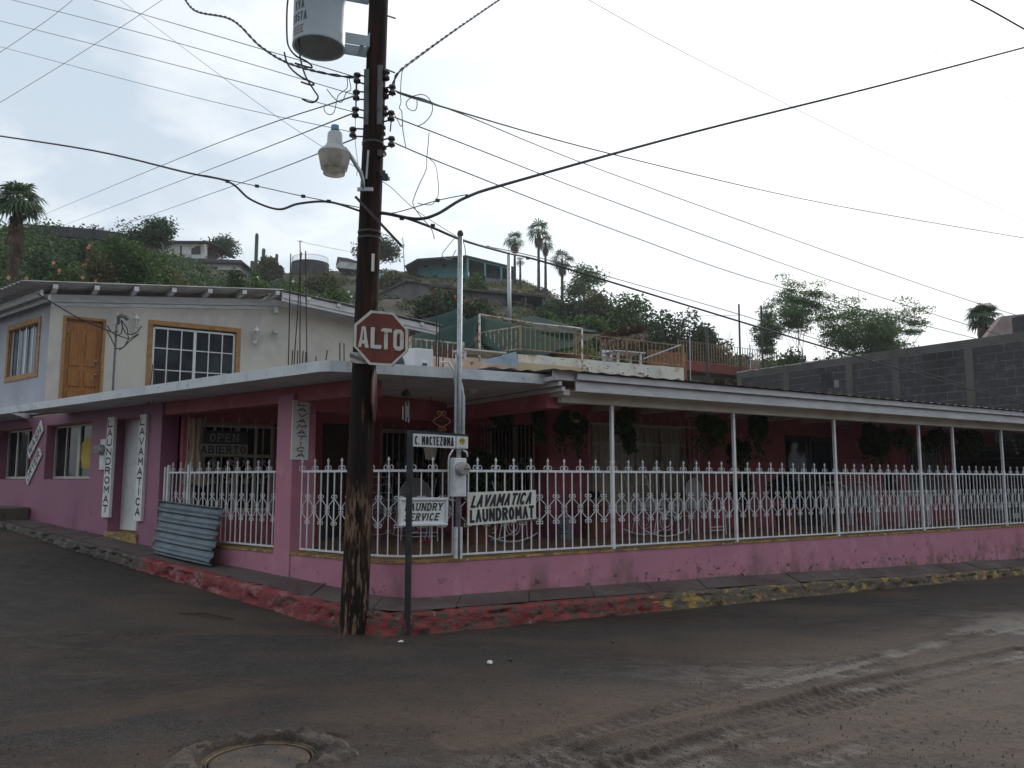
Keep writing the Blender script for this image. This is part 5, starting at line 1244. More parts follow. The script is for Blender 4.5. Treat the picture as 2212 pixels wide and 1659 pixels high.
for z_ in (.42, .56): MB().lathe(Hp(ds1 - .14, 2.93 + dh * z_ + .0, .088), [(.028, 0), (.028, .02), (.015, .03), (.03, .055), (.001, .07)], 10, ax=-NR).build('door_knob', M['galv'], dr_, True)
# mouldings along the gable, purlins, roof
def slope_bar(par, s0, s1, dz, d, th, h, m, nm):
    a = Hp(s0, gz(s0) + dz, d); b_ = Hp(s1, gz(s1) + dz, d)
    return MB().obox(a, b_ - a, NR * th, UP * h).build(nm, M[m], par)
slope_bar(HS, hs0 - .15, ridge_s, -.16, -.06, .06, .15, 'wood_white', 'moulding'); slope_bar(HS, hs0, ridge_s, -.24, -.03, .03, .07, 'wood_white', 'moulding')
ro = -.62
slope_bar(HS, ridge_s, rs_ + .55, -.06, ro + .06, .05, .13, 'wood_white', 'bargeboard'); slope_bar(HS, ridge_s, rs_ + .5, -.13, ro + .09, .04, .07, 'wood_white', 'bargeboard')
slope_bar(HS, ridge_s, rs_, -.15, -.05, .05, .14, 'wood_white', 'moulding')
for k in range(13):
    s = hs0 + .02 + k * .72
    if s > rs_ + .2: break
    z = gz(s) + .0; MB().obox(Hp(s - .045, z - .0, ro + .02), DR * .09, NR * 1.0, UP * .085).build('purlin', M['wood_white'], HS)
MB().obox(Hp(ridge_s - .06, ridge_z - .34, -.16), DR * .12, NR * .16, UP * .16).build('corbel', M['wood_white'], HS, bevel=.02)
def corr(mb, a, b_, c, d, n, amp, nv=2):
    """corrugated sheet a-b across the waves, a-d along them"""
    mb.sheet(lambda x, y: (a * (1 - x) + b_ * x) * (1 - y) + (d * (1 - x) + c * x) * y + UP * amp * math.sin(x * n * 2 * math.pi), n * 6, nv)
sl0 = hs0 - .55
e0 = Hp(sl0, gz(hs0) - .02 + .09, ro); r0 = Hp(ridge_s, ridge_z + .10, ro)
e1 = e0 + DL * 7.5; r1 = Hp(ridge_s - 2.0, ridge_z + .10, 6.5)
mb = MB()
def lroof(x, y): return (e0 * (1 - x) + e1 * x) * (1 - y) + (r0 * (1 - x) + r1 * x) * y + UP * .018 * math.sin(x * 36 * 2 * math.pi)
mb.sheet(lroof, 216, 4); o = mb.build('roof', M['roof_pale'], HS, smooth=True); s_ = o.modifiers.new('t', 'SOLIDIFY'); s_.thickness = .012
q0 = Hp(rs_ + .62, rz_ + .055, ro); q1 = Hp(rs_ + .62, rz_ + .055, 6.5)
mb = MB(); mb.sheet(lambda x, y: (r0 * (1 - x) + Hp(ridge_s, ridge_z + .10, 6.5) * x) * (1 - y) + (q0 * (1 - x) + q1 * x) * y + UP * .018 * math.sin(x * 26 * 2 * math.pi), 160, 4)
o = mb.build('roof', M['roof_sheet'], HS, smooth=True); s_ = o.modifiers.new('t', 'SOLIDIFY'); s_.thickness = .012
MB().obox(e0 + DL * .1 + NL * .38 - UP * .20, DL * 7, NL * .05, UP * .12).build('eaves_board', M['wood_white'], HS)
MB().obox(e0 + DL * .1 + NL * .52 - UP * .27, DL * 7, NL * .05, UP * .11).build('eaves_board', M['wood_white'], HS)
MB().obox(Rp(rs_ - .2, 2.9, HO), NR * 6, DR * .2, UP * 2.5).build('end_wall', M['house_cream'], HS)
# wall lanterns, camera
def lantern(label, p, sc_=1.0, grp=None):
    t = thing('wall_lantern', label, 'wall lamp', p, grp)
    MB().tube([p, p - NR * .06 - UP * .05, p - NR * .13 - UP * .02, p - NR * .13 + UP * .05], .014, 6).lathe(p, [(.05, 0), (.04, .02)], 10, ax=-NR).build('bracket', M['white'], t, True)
    c = p - NR * .13 + UP * .05; mb = MB(); MB().lathe(c, [(.02, 0), (.055, .02), (.05, .03)], 6).build('base', M['white'], t); mb.lathe(c, [(.085, .19), (.07, .21), (.02, .27), (.022, .29), (.001, .32)], 6)
    mb.build('cap', M['white'], t)
    MB().lathe(c, [(.048, .03), (.072, .19)], 6).build('glass', M['lamp_lens'], t)
    for k in range(6):
        a = k * math.pi / 3; d = Vector((math.cos(a), math.sin(a), 0)); MB().tube([c + d * .05 + UP * .03, c + d * .076 + UP * .19], .005, 4).build('cage_bar', M['white'], t)
lantern('small white wall lantern between the door and the large window of the upper house', onH(291, 716, -.02))
lantern('small white wall lantern right of the large window of the upper house', onH(550, 740, -.02))
p = onH(590, 719, -.02); t = thing('spotlight', 'small black spotlight on the wall right of the second lantern', 'spotlight', p)
MB().tube([p, p - NR * .1], .02, 6).build('bracket', M['iron_dark'], t); MB().lathe(p - NR * .12 - DR * .0, [(.03, -.06), (.05, -.05), (.055, .06), (.04, .07)], 10, ax=(DR * .9 - NR * .4 - UP * .2)).build('head', M['lamp_grey'], t, True)
# second service riser in front of the house with its drip loops
def zz1(x, y): return (x / 4.608 * .8848, (650 + y / 4.608) * .8848)
yr = 9.3
def hr(x, y, d=0): return onR(*zz1(x, y), yr + d)
t = thing('service_riser', 'thin grey service riser with weatherhead and drooping cable loops before the upper house', 'service mast', hr(1265, 1400))
MB().tube([hr(1262, 1420), hr(1268, 1400), hr(1312, 650)], .022, 10).build('pipe', M['rack_grey'], t, True)
wh = hr(1330, 640); MB().tube([wh - UP * .02, wh + UP * .12, wh + UP * .16 + DR * .05, wh + UP * .14 + DR * .13, wh + UP * .08 + DR * .17], [.028, .038, .045, .045, .035], 10).build('weatherhead', M['rack_grey'], t, True)
for ln in ([(1365, 600), (1385, 700), (1420, 760), (1490, 770), (1550, 730), (1595, 670)], [(1360, 610), (1380, 690), (1360, 760), (1310, 780), (1250, 740), (1205, 665)],
           [(1370, 610), (1430, 700), (1445, 820), (1400, 900), (1340, 945)], [(1200, 715), (1260, 745), (1330, 735)], [(1200, 720), (1245, 800), (1290, 900)], [(1330, 780), (1450, 820), (1560, 760)], [(1300, 925), (1380, 920), (1450, 850), (1560, 765)]):
    P = [hr(x, y, -.1 + .02 * (i % 2)) for i, (x, y) in enumerate(ln)]; MB().tube(P, .011, 5).build('cable_loop', M['cable'], t, True)
# rebar sticking out of the slab
def rods(label, lst, Y, par=None, grp=None):
    p0 = at(lst[0][0], lst[0][1], Y); t = thing('rebar_bundle', label, 'rebar', p0, grp)
    for x0, y0, x1, y1 in lst:
        b_ = at(x0, y0, Y + rnd.uniform(-.1, .1)); b_.z = min(b_.z, 2.95); MB().tube([b_, at(x1, y1, b_.y + rnd.uniform(-.03, .03))], .0085, 5).build('rod', M['rebar'], t)
rods('bundle of tall rusty reinforcing rods standing on the slab above the pink column', [(623, 790, 628, 548), (634, 790, 651, 545), (648, 790, 649, 570), (664, 788, 660, 542), (630, 790, 632, 757), (642, 790, 643, 757), (652, 788, 655, 758), (659, 788, 661, 760)], 10.9)
rods('pair of short rods and stubs on the slab left of the ALTO sign', [(735, 780, 734, 741), (744, 780, 743, 741), (700, 782, 707, 757), (680, 785, 683, 770)], 10.6)
rods('three rusty rods in front of the large ochre framed window', [(321, 872, 330, 787), (331, 870, 333, 787), (348, 868, 356, 800), (358, 866, 362, 800)], 12.6)
rods('three rusty rods on the slab edge left of the service mast', [(942, 803, 944, 640), (946, 803, 950, 700), (957, 803, 957, 720)], 11.2)
# bird-box size white paint stick among the rods
# AC unit
AY = 12.6
a = at(880, 796, AY); a.z = 2.93; bw = at(928, 796, AY); bw.z = 2.93
t = thing('air_conditioner', 'white outdoor air conditioner unit with black fan grille on the roof slab', 'air conditioner', a)
ztop = at(900, 751, AY).z; zbt = ztop - .56; wx = (DR * .34); wy = (-DL)
pc_ = at(897, 752, AY); pc_.z = zbt
MB().obox(pc_, DR * .32, DL * .78, UP * .56).build('casing', M['plastic_white'], t, bevel=.012)
MB().lathe(pc_ + DL * .47 - NL * .006 + UP * .28, [(.24, 0), (.24, .012), (.22, .012), (.001, .006)], 28, ax=-NL).build('fan_grille', M['dark_print'], t)
for k in range(7): MB().lathe(pc_ + DL * .47 - NL * .016 + UP * .28, [(.03 + .03 * k, 0), (.034 + .03 * k, .004)], 24, ax=-NL, cap=False).build('grille_ring', M['iron_dark'], t)
for k in range(12):
    an_ = k * math.pi / 6; MB().bar(pc_ + DL * .47 - NL * .02 + UP * .28 + (DL * math.cos(an_) + UP * math.sin(an_)) * .03, pc_ + DL * .47 - NL * .02 + UP * .28 + (DL * math.cos(an_) + UP * math.sin(an_)) * .23, .004, .004).build('grille_bar', M['iron_dark'], t)
MB().obox(pc_ + DR * .10 - NR * .01 + UP * .18, DR * .12, NR * .012, UP * .2).build('service_panel', M['paper'], t, bevel=.004); MB().obox(pc_ + DR * .12 - NR * .02 + UP * .29, DR * .08, NR * .02, UP * .04).build('handle', M['dark_print'], t)
MB().obox(pc_ - UP * (zbt - 2.925) + DL * .05 + DR * .05, DR * .22, DL * .6, UP * (zbt - 2.925)).build('stand', M['galv'], t)
mb = MB(); o = pc_ - NL * .003
letters(mb, 'LG', o + DL * .13 + UP * .06, DL * -.10, UP * .07, NL, bold=.02, gap=.15); mb.lathe(o + DL * .085 + UP * .19 - NL * .002, [(.032, 0), (.038, 0)], 20, ax=-NL, cap=False); mb.build('logo', M['dark_print'], t)

# ================================================================== TERRACES BEHIND
# low faded parapet behind the slab
tp = thing('roof_parapet', 'low faded peach parapet wall behind the air conditioner', 'parapet', Rp(2, 2.9, 6.6))
def pwall(par, nm, u0, v0, u1, v1, off, zb, th, m, fn=None):
    a = onR(u0, v0, off); b_ = onR(u1, v1, off); n = NR * th
    return MB().prism([a, b_, Vector((b_.x, b_.y, zb)), Vector((a.x, a.y, zb))], n).build(nm, m, par)
pwall(tp, 'wall', 926, 768, 1122, 792, 6.6, 2.9, .15, M['plaster_peach'])
tb = thing('blue_parapet', 'short pale blue wall stub rising to the peeling white wall', 'parapet', onR(1060, 790, 9))
a, b_, c, d = onR(1035, 782, 8.8), onR(1115, 760, 8.8), onR(1122, 800, 8.8), onR(1035, 800, 8.8); MB().prism([a, b_, c, d], NR * .2).build('wall', M['plaster_blue'], tb)
TW = thing('terrace', 'peeling white retaining wall of the terrace above the lean-to roof', 'retaining wall', onR(1300, 850, 15))
pts = []
for k in range(25):
    a = k / 24; u = 1120 + 357 * a; v = 764 + 31 * a + 2.2 * float(fbm(np.array(a * 14.), np.array(3.), 3)); pts.append(onR(u, v, 15))
zb = 2.5
MB().prism([Vector((pts[0].x, pts[0].y, zb))] + pts + [Vector((pts[-1].x, pts[-1].y, zb))], NR * .3).build('retaining_wall', M['plaster_old'], TW)
zdeck = pts[0].z - .03
dk = MB(); P0 = Vector((pts[0].x, pts[0].y, zdeck)); P1 = Vector((pts[-1].x, pts[-1].y, zdeck)); dk.poly([P0 + NR * .29, P1 + NR * .29, P1 + NR * 9, P0 + NR * 9]); dk.build('deck', M['concrete'], TW)
P2 = P0 + DL * 6; MB().prism([P0 + NR * .02, P2, P2 - UP * 3, P0 - UP * 3 + NR * .02], NL * .2).build('side_wall', M['plaster_blue'], TW)
def railing(label, P, Q, h, m, sp, grp, posts=(), knots=False, bw=.02):
    t = thing('railing', label, 'railing', P, grp); d = Q - P; n = max(2, int(round(Vector((d.x, d.y, 0)).length / sp)))
    for z in (.06, h): MB().bar(P + UP * z, Q + UP * z, .035, .035).build('rail', m, t)
    b0 = MB().bar(Vector(P) + UP * .06, Vector(P) + UP * h, bw, bw, up=DR).build('baluster', m, t)
    for k in range(1, n + 1):
        p = P.lerp(Q, k / n); c = bpy.data.objects.new('baluster', b0.data); COL.objects.link(c); c.parent = t; c.location = p - P
    for a in posts: MB().bar(P.lerp(Q, a), P.lerp(Q, a) + UP * (h + .05), .06, .06, up=DR).build('post', m, t)
    if knots:
        k0 = MB().lathe(P + UP * h * .5, [(.001, -.05), (.028, 0), (.001, .05)], 6, cap=False).lathe(P + UP * h * .75, [(.001, -.05), (.028, 0), (.001, .05)], 6, cap=False).build('knot', m, t)
        for k in range(2, n, 2): c = bpy.data.objects.new('knot', k0.data); COL.objects.link(c); c.parent = t; c.location = P.lerp(Q, k / n) - P
    return t
ra = onR(1124, 757, 15.1); rb = onR(1477, 789, 15.1); hgt = onR(1124, 705, 15.1).z - ra.z; rb.z = ra.z
GR = 'terrace railings above the lean-to roof'
railing('long ochre railing on top of the peeling white terrace wall', ra, rb, hgt, M['gold_rail'], .21, None, (0, .31, .62, 1))
rc = ra + DL * 9.0; railing('ochre and white railing running back from the terrace corner, with knots', ra, rc, hgt, M['rust_rail'], .20, None, (.3, .55), True)
pa_ = onR(886, 786, 12); pb = onR(1000, 791, 12); pb.z = pa_.z; railing('rusty white railing behind the air conditioner', pa_, pb, onR(886, 731, 12).z - pa_.z, M['rust_rail'], .17, None, (0, 1), False)
MB().bar(onR(1390, 775, 14.9), onR(1470, 745, 14.9), .04, .04).build('loose_bar', M['galv'], TW)
ow = onR(1405, 745, 17); MB().obox(Vector((ow.x, ow.y, zdeck)), DR * 2.1, NR * .2, UP * (onR(1405, 742, 17).z - zdeck - .25)).build('orange_screen', M['orange_wall'], TW)
# pipe frame
fa, fb_ = onR(1036, 679, 13.5), onR(1257, 709, 13.5); fb_.z = fa.z - .05
t = thing('pipe_frame', 'rusty white pipe frame standing over the green shade net', 'frame', Vector((fa.x, fa.y, 4)))
MB().tube([fa, fa.lerp(fb_, .5) - UP * .06, fb_], .032, 8).build('cross_pipe', M['rust_rail'], t, True)
for p in (fa, fb_): MB().tube([p, Vector((p.x, p.y, 4.3))], .034, 8).build('upright', M['rust_rail'], t, True)
# shade nets
def net(label, cs, m, sag=.3, nu=16, nv=10):
    P = [at(*c) for c in cs]
    f = lambda x, y: (P[0] * (1 - x) + P[1] * x) * (1 - y) + (P[3] * (1 - x) + P[2] * x) * y - UP * (sag * 4 * x * (1 - x) * (.4 + .6 * y) + .06 * math.sin(x * 17 + y * 5) * y)
    o = MB().sheet(f, nu, nv).build('shade_net', m, loc=P[0], smooth=True); s = o.modifiers.new('t', 'SOLIDIFY'); s.thickness = .01
    return tag(o, label, 'shade net', 'green shade nets over the terraces')
net('dark green shade net sagging from the pipe frame down to the left', [(880, 724, 34), (1036, 680, 32), (1020, 752, 26), (878, 745, 27)], M['net'], .35)
net('large green shade net stretched between the pipe frame and the palm-thatch hut', [(1036, 680, 32), (1300, 722, 36), (1255, 738, 30), (1040, 748, 28)], M['net'], .5)
net('dark green net panel hanging behind the ochre railing', [(1038, 690, 33), (1258, 720, 33.5), (1190, 765, 32.5), (1045, 755, 32)], M['net'], .4)
net('grey green shade net peaked above the upper house roof', [(905, 690, 40), (984, 668, 42), (1010, 690, 40), (930, 745, 38)], M['net_grey'], .2)
net('grey green shade net lying on top of the large green net', [(1100, 690, 38), (1145, 682, 40), (1290, 715, 39), (1160, 712, 34)], M['net_grey'], .1)
# things on the terrace
def on_deck(u, off): p = onR(u, 760, off); return Vector((p.x, p.y, zdeck))
p = on_deck(1348, 16.4); t = thing('plastic_table', 'white plastic garden table on the terrace behind the ochre railing', 'table', p)
MB().cbox(p + UP * .74, 1.5, .9, .05, .5).build('tabletop', M['plastic_white'], t, bevel=.01)
for a in (-.55, .55):
    for b_ in (-.33, .33):
        q = p + Vector((math.cos(.5) * a - math.sin(.5) * b_, math.sin(.5) * a + math.cos(.5) * b_, 0)); MB().cbox(q + UP * .36, .09, .09, .72, .5).build('leg', M['plastic_white'], t)
p = on_deck(1318, 16.9); t = thing('plastic_chair', 'pale plastic chair standing left of the terrace table', 'chair', p)
MB().cbox(p + UP * .42, .5, .5, .05, .5).build('seat', M['plastic_white'], t); MB().cbox(p + UP * .68 + NR * .2, .5, .05, .5, .5).build('backrest', M['plastic_white'], t)
for a in (-.2, .2):
    for b_ in (-.2, .2): MB().cbox(p + Vector((a, b_, .2)), .05, .05, .4).build('leg', M['plastic_white'], t)
p = onR(1180, 765, 17.5); p.z = zdeck; t = thing('orange_canoe', 'long burnt orange bench shape lying under the net on the terrace', 'bench', p)
MB().obox(p - DR * 2.2 + UP * .35, DR * 4.4, NR * .6, UP * .3).build('body', M['orange_wall'], t, bevel=.06); MB().obox(p - DR * 1.9, DR * .1, NR * .5, UP * .36).build('leg', M['rust'], t); MB().obox(p + DR * 1.8, DR * .1, NR * .5, UP * .36).build('leg', M['rust'], t)
wt0 = onR(1003, 760, 12.6); t = thing('white_table', 'small white table behind the railing right of the service mast', 'table', Vector((wt0.x, wt0.y, pa_.z)))
hh = onR(1003, 755, 12.6).z - pa_.z; MB().obox(Vector((wt0.x, wt0.y, pa_.z + hh)), DR * 1.5, NR * .7, UP * .05).build('tabletop', M['plastic_white'], t)
for a in (.05, 1.4):
    for b_ in (.05, .6): MB().obox(Vector((wt0.x, wt0.y, pa_.z)) + DR * a + NR * b_, DR * .05, NR * .05, UP * hh).build('leg', M['plastic_white'], t)
bk_ = onR(905, 800, 14); o = MB().obox(Vector((bk_.x, bk_.y, 2.9)), DR * 6.5, NR * .3, UP * (onR(905, 762, 14).z - 2.9)); tl_ = thing('back_wall', 'ochre wall with a dark opening seen through the rusty railing', 'wall', Vector((bk_.x, bk_.y, 2.9)))
o.build('wall', M['motel_cream'], tl_); q = onR(935, 775, 13.95); MB().obox(Vector((q.x, q.y, q.z)), DR * 1.0, NR * .04, UP * .42).build('opening', M['far_brown'], tl_)
# thatched hut
TY = 40
p = at(1340, 760, TY); t = thing('thatched_hut', 'palm-thatched sun shelter on thin poles behind the ochre railing', 'shelter', p)
cs_ = [at(1292, 722, TY - 1), at(1390, 700, TY - 1), at(1388, 722, TY - 2.5), at(1300, 738, TY - 2.5)]
th = MB(); rn = random.Random(9)
ff = lambda x, y: (cs_[0] * (1 - x) + cs_[1] * x) * (1 - y) + (cs_[3] * (1 - x) + cs_[2] * x) * y
th.sheet(ff, 6, 3)
for i in range(900):
    x = rn.random(); y = rn.random() ** .6; q = ff(x, y) + UP * rn.uniform(-.03, .06); L = rn.uniform(.35, .8); dd = Vector((rn.uniform(-.4, .4), -rn.uniform(.3, 1), -rn.uniform(.15, 1.0) if y > .8 else -rn.uniform(-.1, .3))).normalized() * L; wv = Vector((rn.uniform(.03, .07), 0, 0))
    th.quad(q - wv, q + wv, q + dd + wv * .2, q + dd - wv * .2)
th.build('thatch', M['thatch'], t)
for u in (1310, 1330, 1352, 1372, 1388): q = at(u, 715, TY - 1.8); MB().tube([q, q - UP * 3], .045, 6).build('pole', M['twig'], t)

# motel far behind
MO = 52
def moR(u, v): return onR(u, v, 38)
t = thing('motel', 'cream motel wing with oxide red parapet band, doors and ochre roof railing', 'building', moR(1550, 830))
a, b_ = moR(1440, 783), moR(1652, 800); b_.z = a.z; zlo = moR(1466, 800).z - .2
a2, b2 = moR(1440, 806), moR(1652, 806)
MB().obox(Vector((a.x, a.y, zlo)) - NR * 1.5, Vector((b_.x - a.x, b_.y - a.y, 0)), NR * 9, UP * (a.z - zlo)).build('parapet_band', M['motel_red'], t)
MB().obox(Vector((a.x, a.y, zlo - 3.2)), Vector((b_.x - a.x, b_.y - a.y, 0)), NR * 6, UP * 3.15).build('wall', M['motel_cream'], t)
for u0, u1, nm, m, zt_, zb_ in ((1478, 1492, 'door', 'far_brown', .25, 3), (1512, 1534, 'window', 'glass_pale', .32, 1.15), (1542, 1564, 'door', 'far_brown', .3, 3), (1580, 1598, 'window', 'glass', .3, 2.0)):
    pa2, pb2 = moR(u0, 815), moR(u1, 815); MB().obox(Vector((pa2.x, pa2.y, zlo - zb_)) - NR * .04, Vector((pb2.x - pa2.x, pb2.y - pa2.y, 0)), NR * .05, UP * (zb_ - zt_)).build(nm, M[m], t)
railing('far ochre railing on the red parapet of the motel', Vector((a.x, a.y, a.z)) - NR * 1.3, Vector((b_.x, b_.y, a.z)) - NR * 1.3, moR(1478, 744).z - a.z, M['gold_rail'], .30, None, (0, .5, 1), bw=.04)
for u, vt in ((1490, 730), (1620, 745)): 
    q = onR(u, 830, 20); MB().tube([Vector((q.x, q.y, 2)), onR(u, vt, 20)], .03, 6).build('post', M['galv'], t)

# block wall of the neighbour, running away from the street at s = 15.6
WS = 19.3
def onW(u, v): return onplane(u, v, Rp(WS, 0, 0), DR)
def Wp(d, z, o=0.0): return CP + DR * (WS + o) + NR * d + UP * z
def dW(p): return (p - CP).dot(NR)
e = onW(1592, 802.7); f_ = onW(2116, 730.7); wz = (e.z + f_.z) / 2; dfar = dW(e); dnear = -3.0
print('block wall', e, f_, dfar, wz)
BW = thing('block_wall', 'tall dark grey concrete block wall of the neighbouring building at right', 'wall', Wp(2, 0))
ch = .24; bl_ = .47; cap = .24
MB().obox(Wp(dnear, -.3, .004), NR * (dfar - dnear), DR * .2, UP * (wz + .25)).build('mortar_core', M['mortar'], BW)
MB().obox(Wp(dnear, wz - cap, 0), NR * (dfar - dnear + .03), DR * .26, UP * cap).build('cement_beam', M['block_cement'], BW, bevel=.01)
cols = [dfar - .12, dW(onW(1700, 850)), dW(onW(1839, 880)), dW(onW(1938, 850)), dW(onW(2098, 850))]
for c in cols: MB().obox(Wp(c - .12, -.2, -.022), NR * .24, DR * .2, UP * (wz - cap + .2)).build('cement_column', M['block_cement'], BW)
vt0 = onW(1786, 798); 
mb = MB().obox(Vector((0, 0, 0)), NR * (bl_ - .018), DR * .05, UP * (ch - .018)); me = bpy.data.meshes.new('block'); me.from_pydata(mb.v, [], mb.f); me.materials.append(M['block'])
hal = MB().obox(Vector((0, 0, 0)), NR * (bl_ / 2 - .018), DR * .05, UP * (ch - .018)); meh = bpy.data.meshes.new('block'); meh.from_pydata(hal.v, [], hal.f); meh.materials.append(M['block'])
nb_ = 0; row = 0; z = wz - cap - ch; rest = MB(); vent_d = dW(vt0)
while z > 0:
    d = dfar - (bl_ / 2 if row % 2 else 0) - bl_
    while d > dnear:
        pj = False
        if not pj and not (row in (1, 2) and abs(d + bl_ / 2 - vent_d) < .28):
            ox = rnd.uniform(-.004, .003)
            if z > 2.9 and d > 1.6 and nb_ < 300:
                o = bpy.data.objects.new('block', me); COL.objects.link(o); o.parent = BW; o.location = Wp(d + .007, z + .007, -.004 + ox) - ORG[BW.name]; nb_ += 1
            else: rest.obox(Wp(d + .007, z + .007, -.004 + ox), NR * (bl_ - .018), DR * .05, UP * (ch - .018))
        d -= bl_
    z -= ch; row += 1
o = rest.build('lower_blocks', M['block'], BW); o['kind'] = 'stuff'
MB().obox(Wp(vent_d - .24, wz - cap - ch * 3, -.003), NR * .5, DR * .02, UP * ch * 2).build('vent_opening', M['far_dark'], BW)
# white drip of cement along the top edge
mb = MB()
for k in range(34): u = 1598 + k * 8 + rnd.uniform(-3, 3); q = onW(u, 790); dd = dW(q); hh_ = rnd.uniform(.015, .05); mb.obox(Wp(dd, wz - hh_ + .006, -.010), NR * rnd.uniform(.08, .3), DR * .02, UP * hh_)
mb.build('whitewash_drips', M['far_white'], BW)['kind'] = 'stuff'
# tan wall and dark stub at the far right, behind the block wall
q0_, q1_, q2_, q3_ = at(2130, 728, 27), at(2165, 683, 27), at(2230, 676, 27), at(2230, 715, 27)
t = thing('tan_gable', 'tan plastered gable standing behind the block wall at the right edge', 'gable wall', q3_)
MB().prism([q0_, q1_, q2_, q3_, q3_ - UP * 4, q0_ - UP * 4], Vector((0, .3, 0))).build('wall', M['plum_roof'], t)
q = at(2232, 700, 22); t = thing('dark_stub', 'dark cement pier at the right end of the block wall top', 'pier', q - UP * 1)
MB().cbox(q - UP * .9, .9, .4, 2.2).build('pier', M['block'], t)

# ================================================================== HILLSIDE
CU = [-1800, -300, 0, 90, 250, 350, 470, 560, 640, 720, 860, 940, 1130, 1200, 1300, 1420, 1600, 1900, 2212, 3200]
CV = [560, 480, 500, 495, 512, 548, 585, 600, 583, 583, 583, 592, 603, 640, 705, 745, 772, 795, 805, 830]
YU = [-1800, 0, 350, 560, 940, 1130, 1300, 1500, 2212, 3200]; YV = [80, 80, 105, 128, 130, 125, 105, 92, 95, 100]
def hill_z(x, y):
    u = PX + FPX * x / y * .985
    v = np.interp(u, CU, CV); yc = np.interp(u, YU, YV)
    el = np.tan(np.arctan((PY - v) / FPX) + TH); zc = EYE + el * yc
    k = (y - 26) / (yc - 26); kk = np.clip(k, 0, 1)
    z0 = 2.2
    f = kk ** np.interp(u, [-300, 1250, 1400, 1500], [1.08, 1.08, 1.9, 2.4])
    z = z0 + (zc - z0) * f - np.clip(k - 1, 0, None) ** 1.2 * 22
    z = z - np.clip((30 - y) / 8, 0, 1) * 2.4
    edge = np.clip(k * 6, 0, 1) * np.clip((1.02 - k) * 6, .25, 1)
    return z + edge * (1.3 * fbm(x * .06, y * .06, 3) - .3) * np.clip((zc - 6) / 12, .1, 1) + .10 * fbm(x * .3, y * .3, 2) * edge
ys = np.concatenate([np.linspace(22, 60, 50), np.linspace(61, 135, 75), np.linspace(140, 260, 12)])
us = np.linspace(-1800, 3200, 330)
HY, HU = np.meshgrid(ys, us, indexing='ij'); HX = (HU - PX) / FPX / .985 * HY; HZ = hill_z(HX, HY)
hv = np.stack([HX, HY, HZ], -1).reshape(-1, 3); ny, nx = HX.shape; idx = np.arange(ny * nx).reshape(ny, nx)
hq = np.stack([idx[:-1, :-1], idx[:-1, 1:], idx[1:, 1:], idx[1:, :-1]], -1).reshape(-1, 4)
structure(np_mesh('hillside', hv, hq, M['hill'], smooth=True))
hx2 = np.linspace(-260, 260, 60); hy2 = np.linspace(-34, -190, 30); OX, OY = np.meshgrid(hx2, hy2)  # unseen hill added behind the camera, darkens window reflections and front light
OZ = 42 * np.clip((-OY - 34) / 90, 0, 1) ** .8 * (1 + .25 * fbm(OX * .02, OY * .02, 3)) - .5
ii = np.arange(OX.size).reshape(OX.shape); structure(np_mesh('unseen_hill_behind', np.stack([OX, OY, OZ], -1).reshape(-1, 3), np.stack([ii[:-1, 1:], ii[:-1, :-1], ii[1:, :-1], ii[1:, 1:]], -1).reshape(-1, 4), M['hill'], smooth=True))
def hz_(x, y): return float(hill_z(np.array(float(x)), np.array(float(y))))
def onhill(u, Y, v=700):
    p = at(u, v, Y); return Vector((p.x, p.y, hz_(p.x, p.y)))
def hit(u, v, y0=30):
    Y = y0
    while Y < 150:
        p = at(u, v, Y)
        if p.z <= hz_(p.x, p.y): return Vector((p.x, p.y, hz_(p.x, p.y)))
        Y += .5
    return onhill(u, 125)

# ------------------------------------------------------------------ foliage
nprs = np.random.RandomState(11)
def leaf_quads(cen, size, flat=.35, aspect=2.2, droop=0.0):
    """cen (n,3): one diamond leaf per point"""
    n = len(cen); d = nprs.normal(size=(n, 3)); d[:, 2] = d[:, 2] * (1 - flat) - droop; d /= np.linalg.norm(d, axis=1)[:, None]
    r = nprs.normal(size=(n, 3)); w = np.cross(d, r); w /= np.linalg.norm(w, axis=1)[:, None] + 1e-9
    s = size * (.6 + .8 * nprs.rand(n))[:, None]
    a = cen - d * s * .5; b_ = cen + w * s / aspect * .5; c = cen + d * s * .5; e = cen - w * s / aspect * .5
    v = np.stack([a, b_, c, e], 1).reshape(-1, 3); return v, np.arange(4 * n).reshape(n, 4)
def cloud(center, rad, n, lumps=9, hollow=.55, seed=0):
    rs = np.random.RandomState(seed + 101); c = np.array(center); R = np.array(rad)
    L = rs.normal(size=(lumps, 3)); L /= np.linalg.norm(L, axis=1)[:, None]; L *= (.25 + .6 * rs.rand(lumps))[:, None]; L[:, 2] = np.abs(L[:, 2]) * 1.0 - .25
    lr = .30 + .30 * rs.rand(lumps)
    k = rs.randint(0, lumps, n); d = rs.normal(size=(n, 3)); d /= np.linalg.norm(d, axis=1)[:, None]
    q = L[k] + d * (lr[k] * (hollow + (1.08 - hollow) * rs.rand(n) ** .6))[:, None]
    return c + q * R
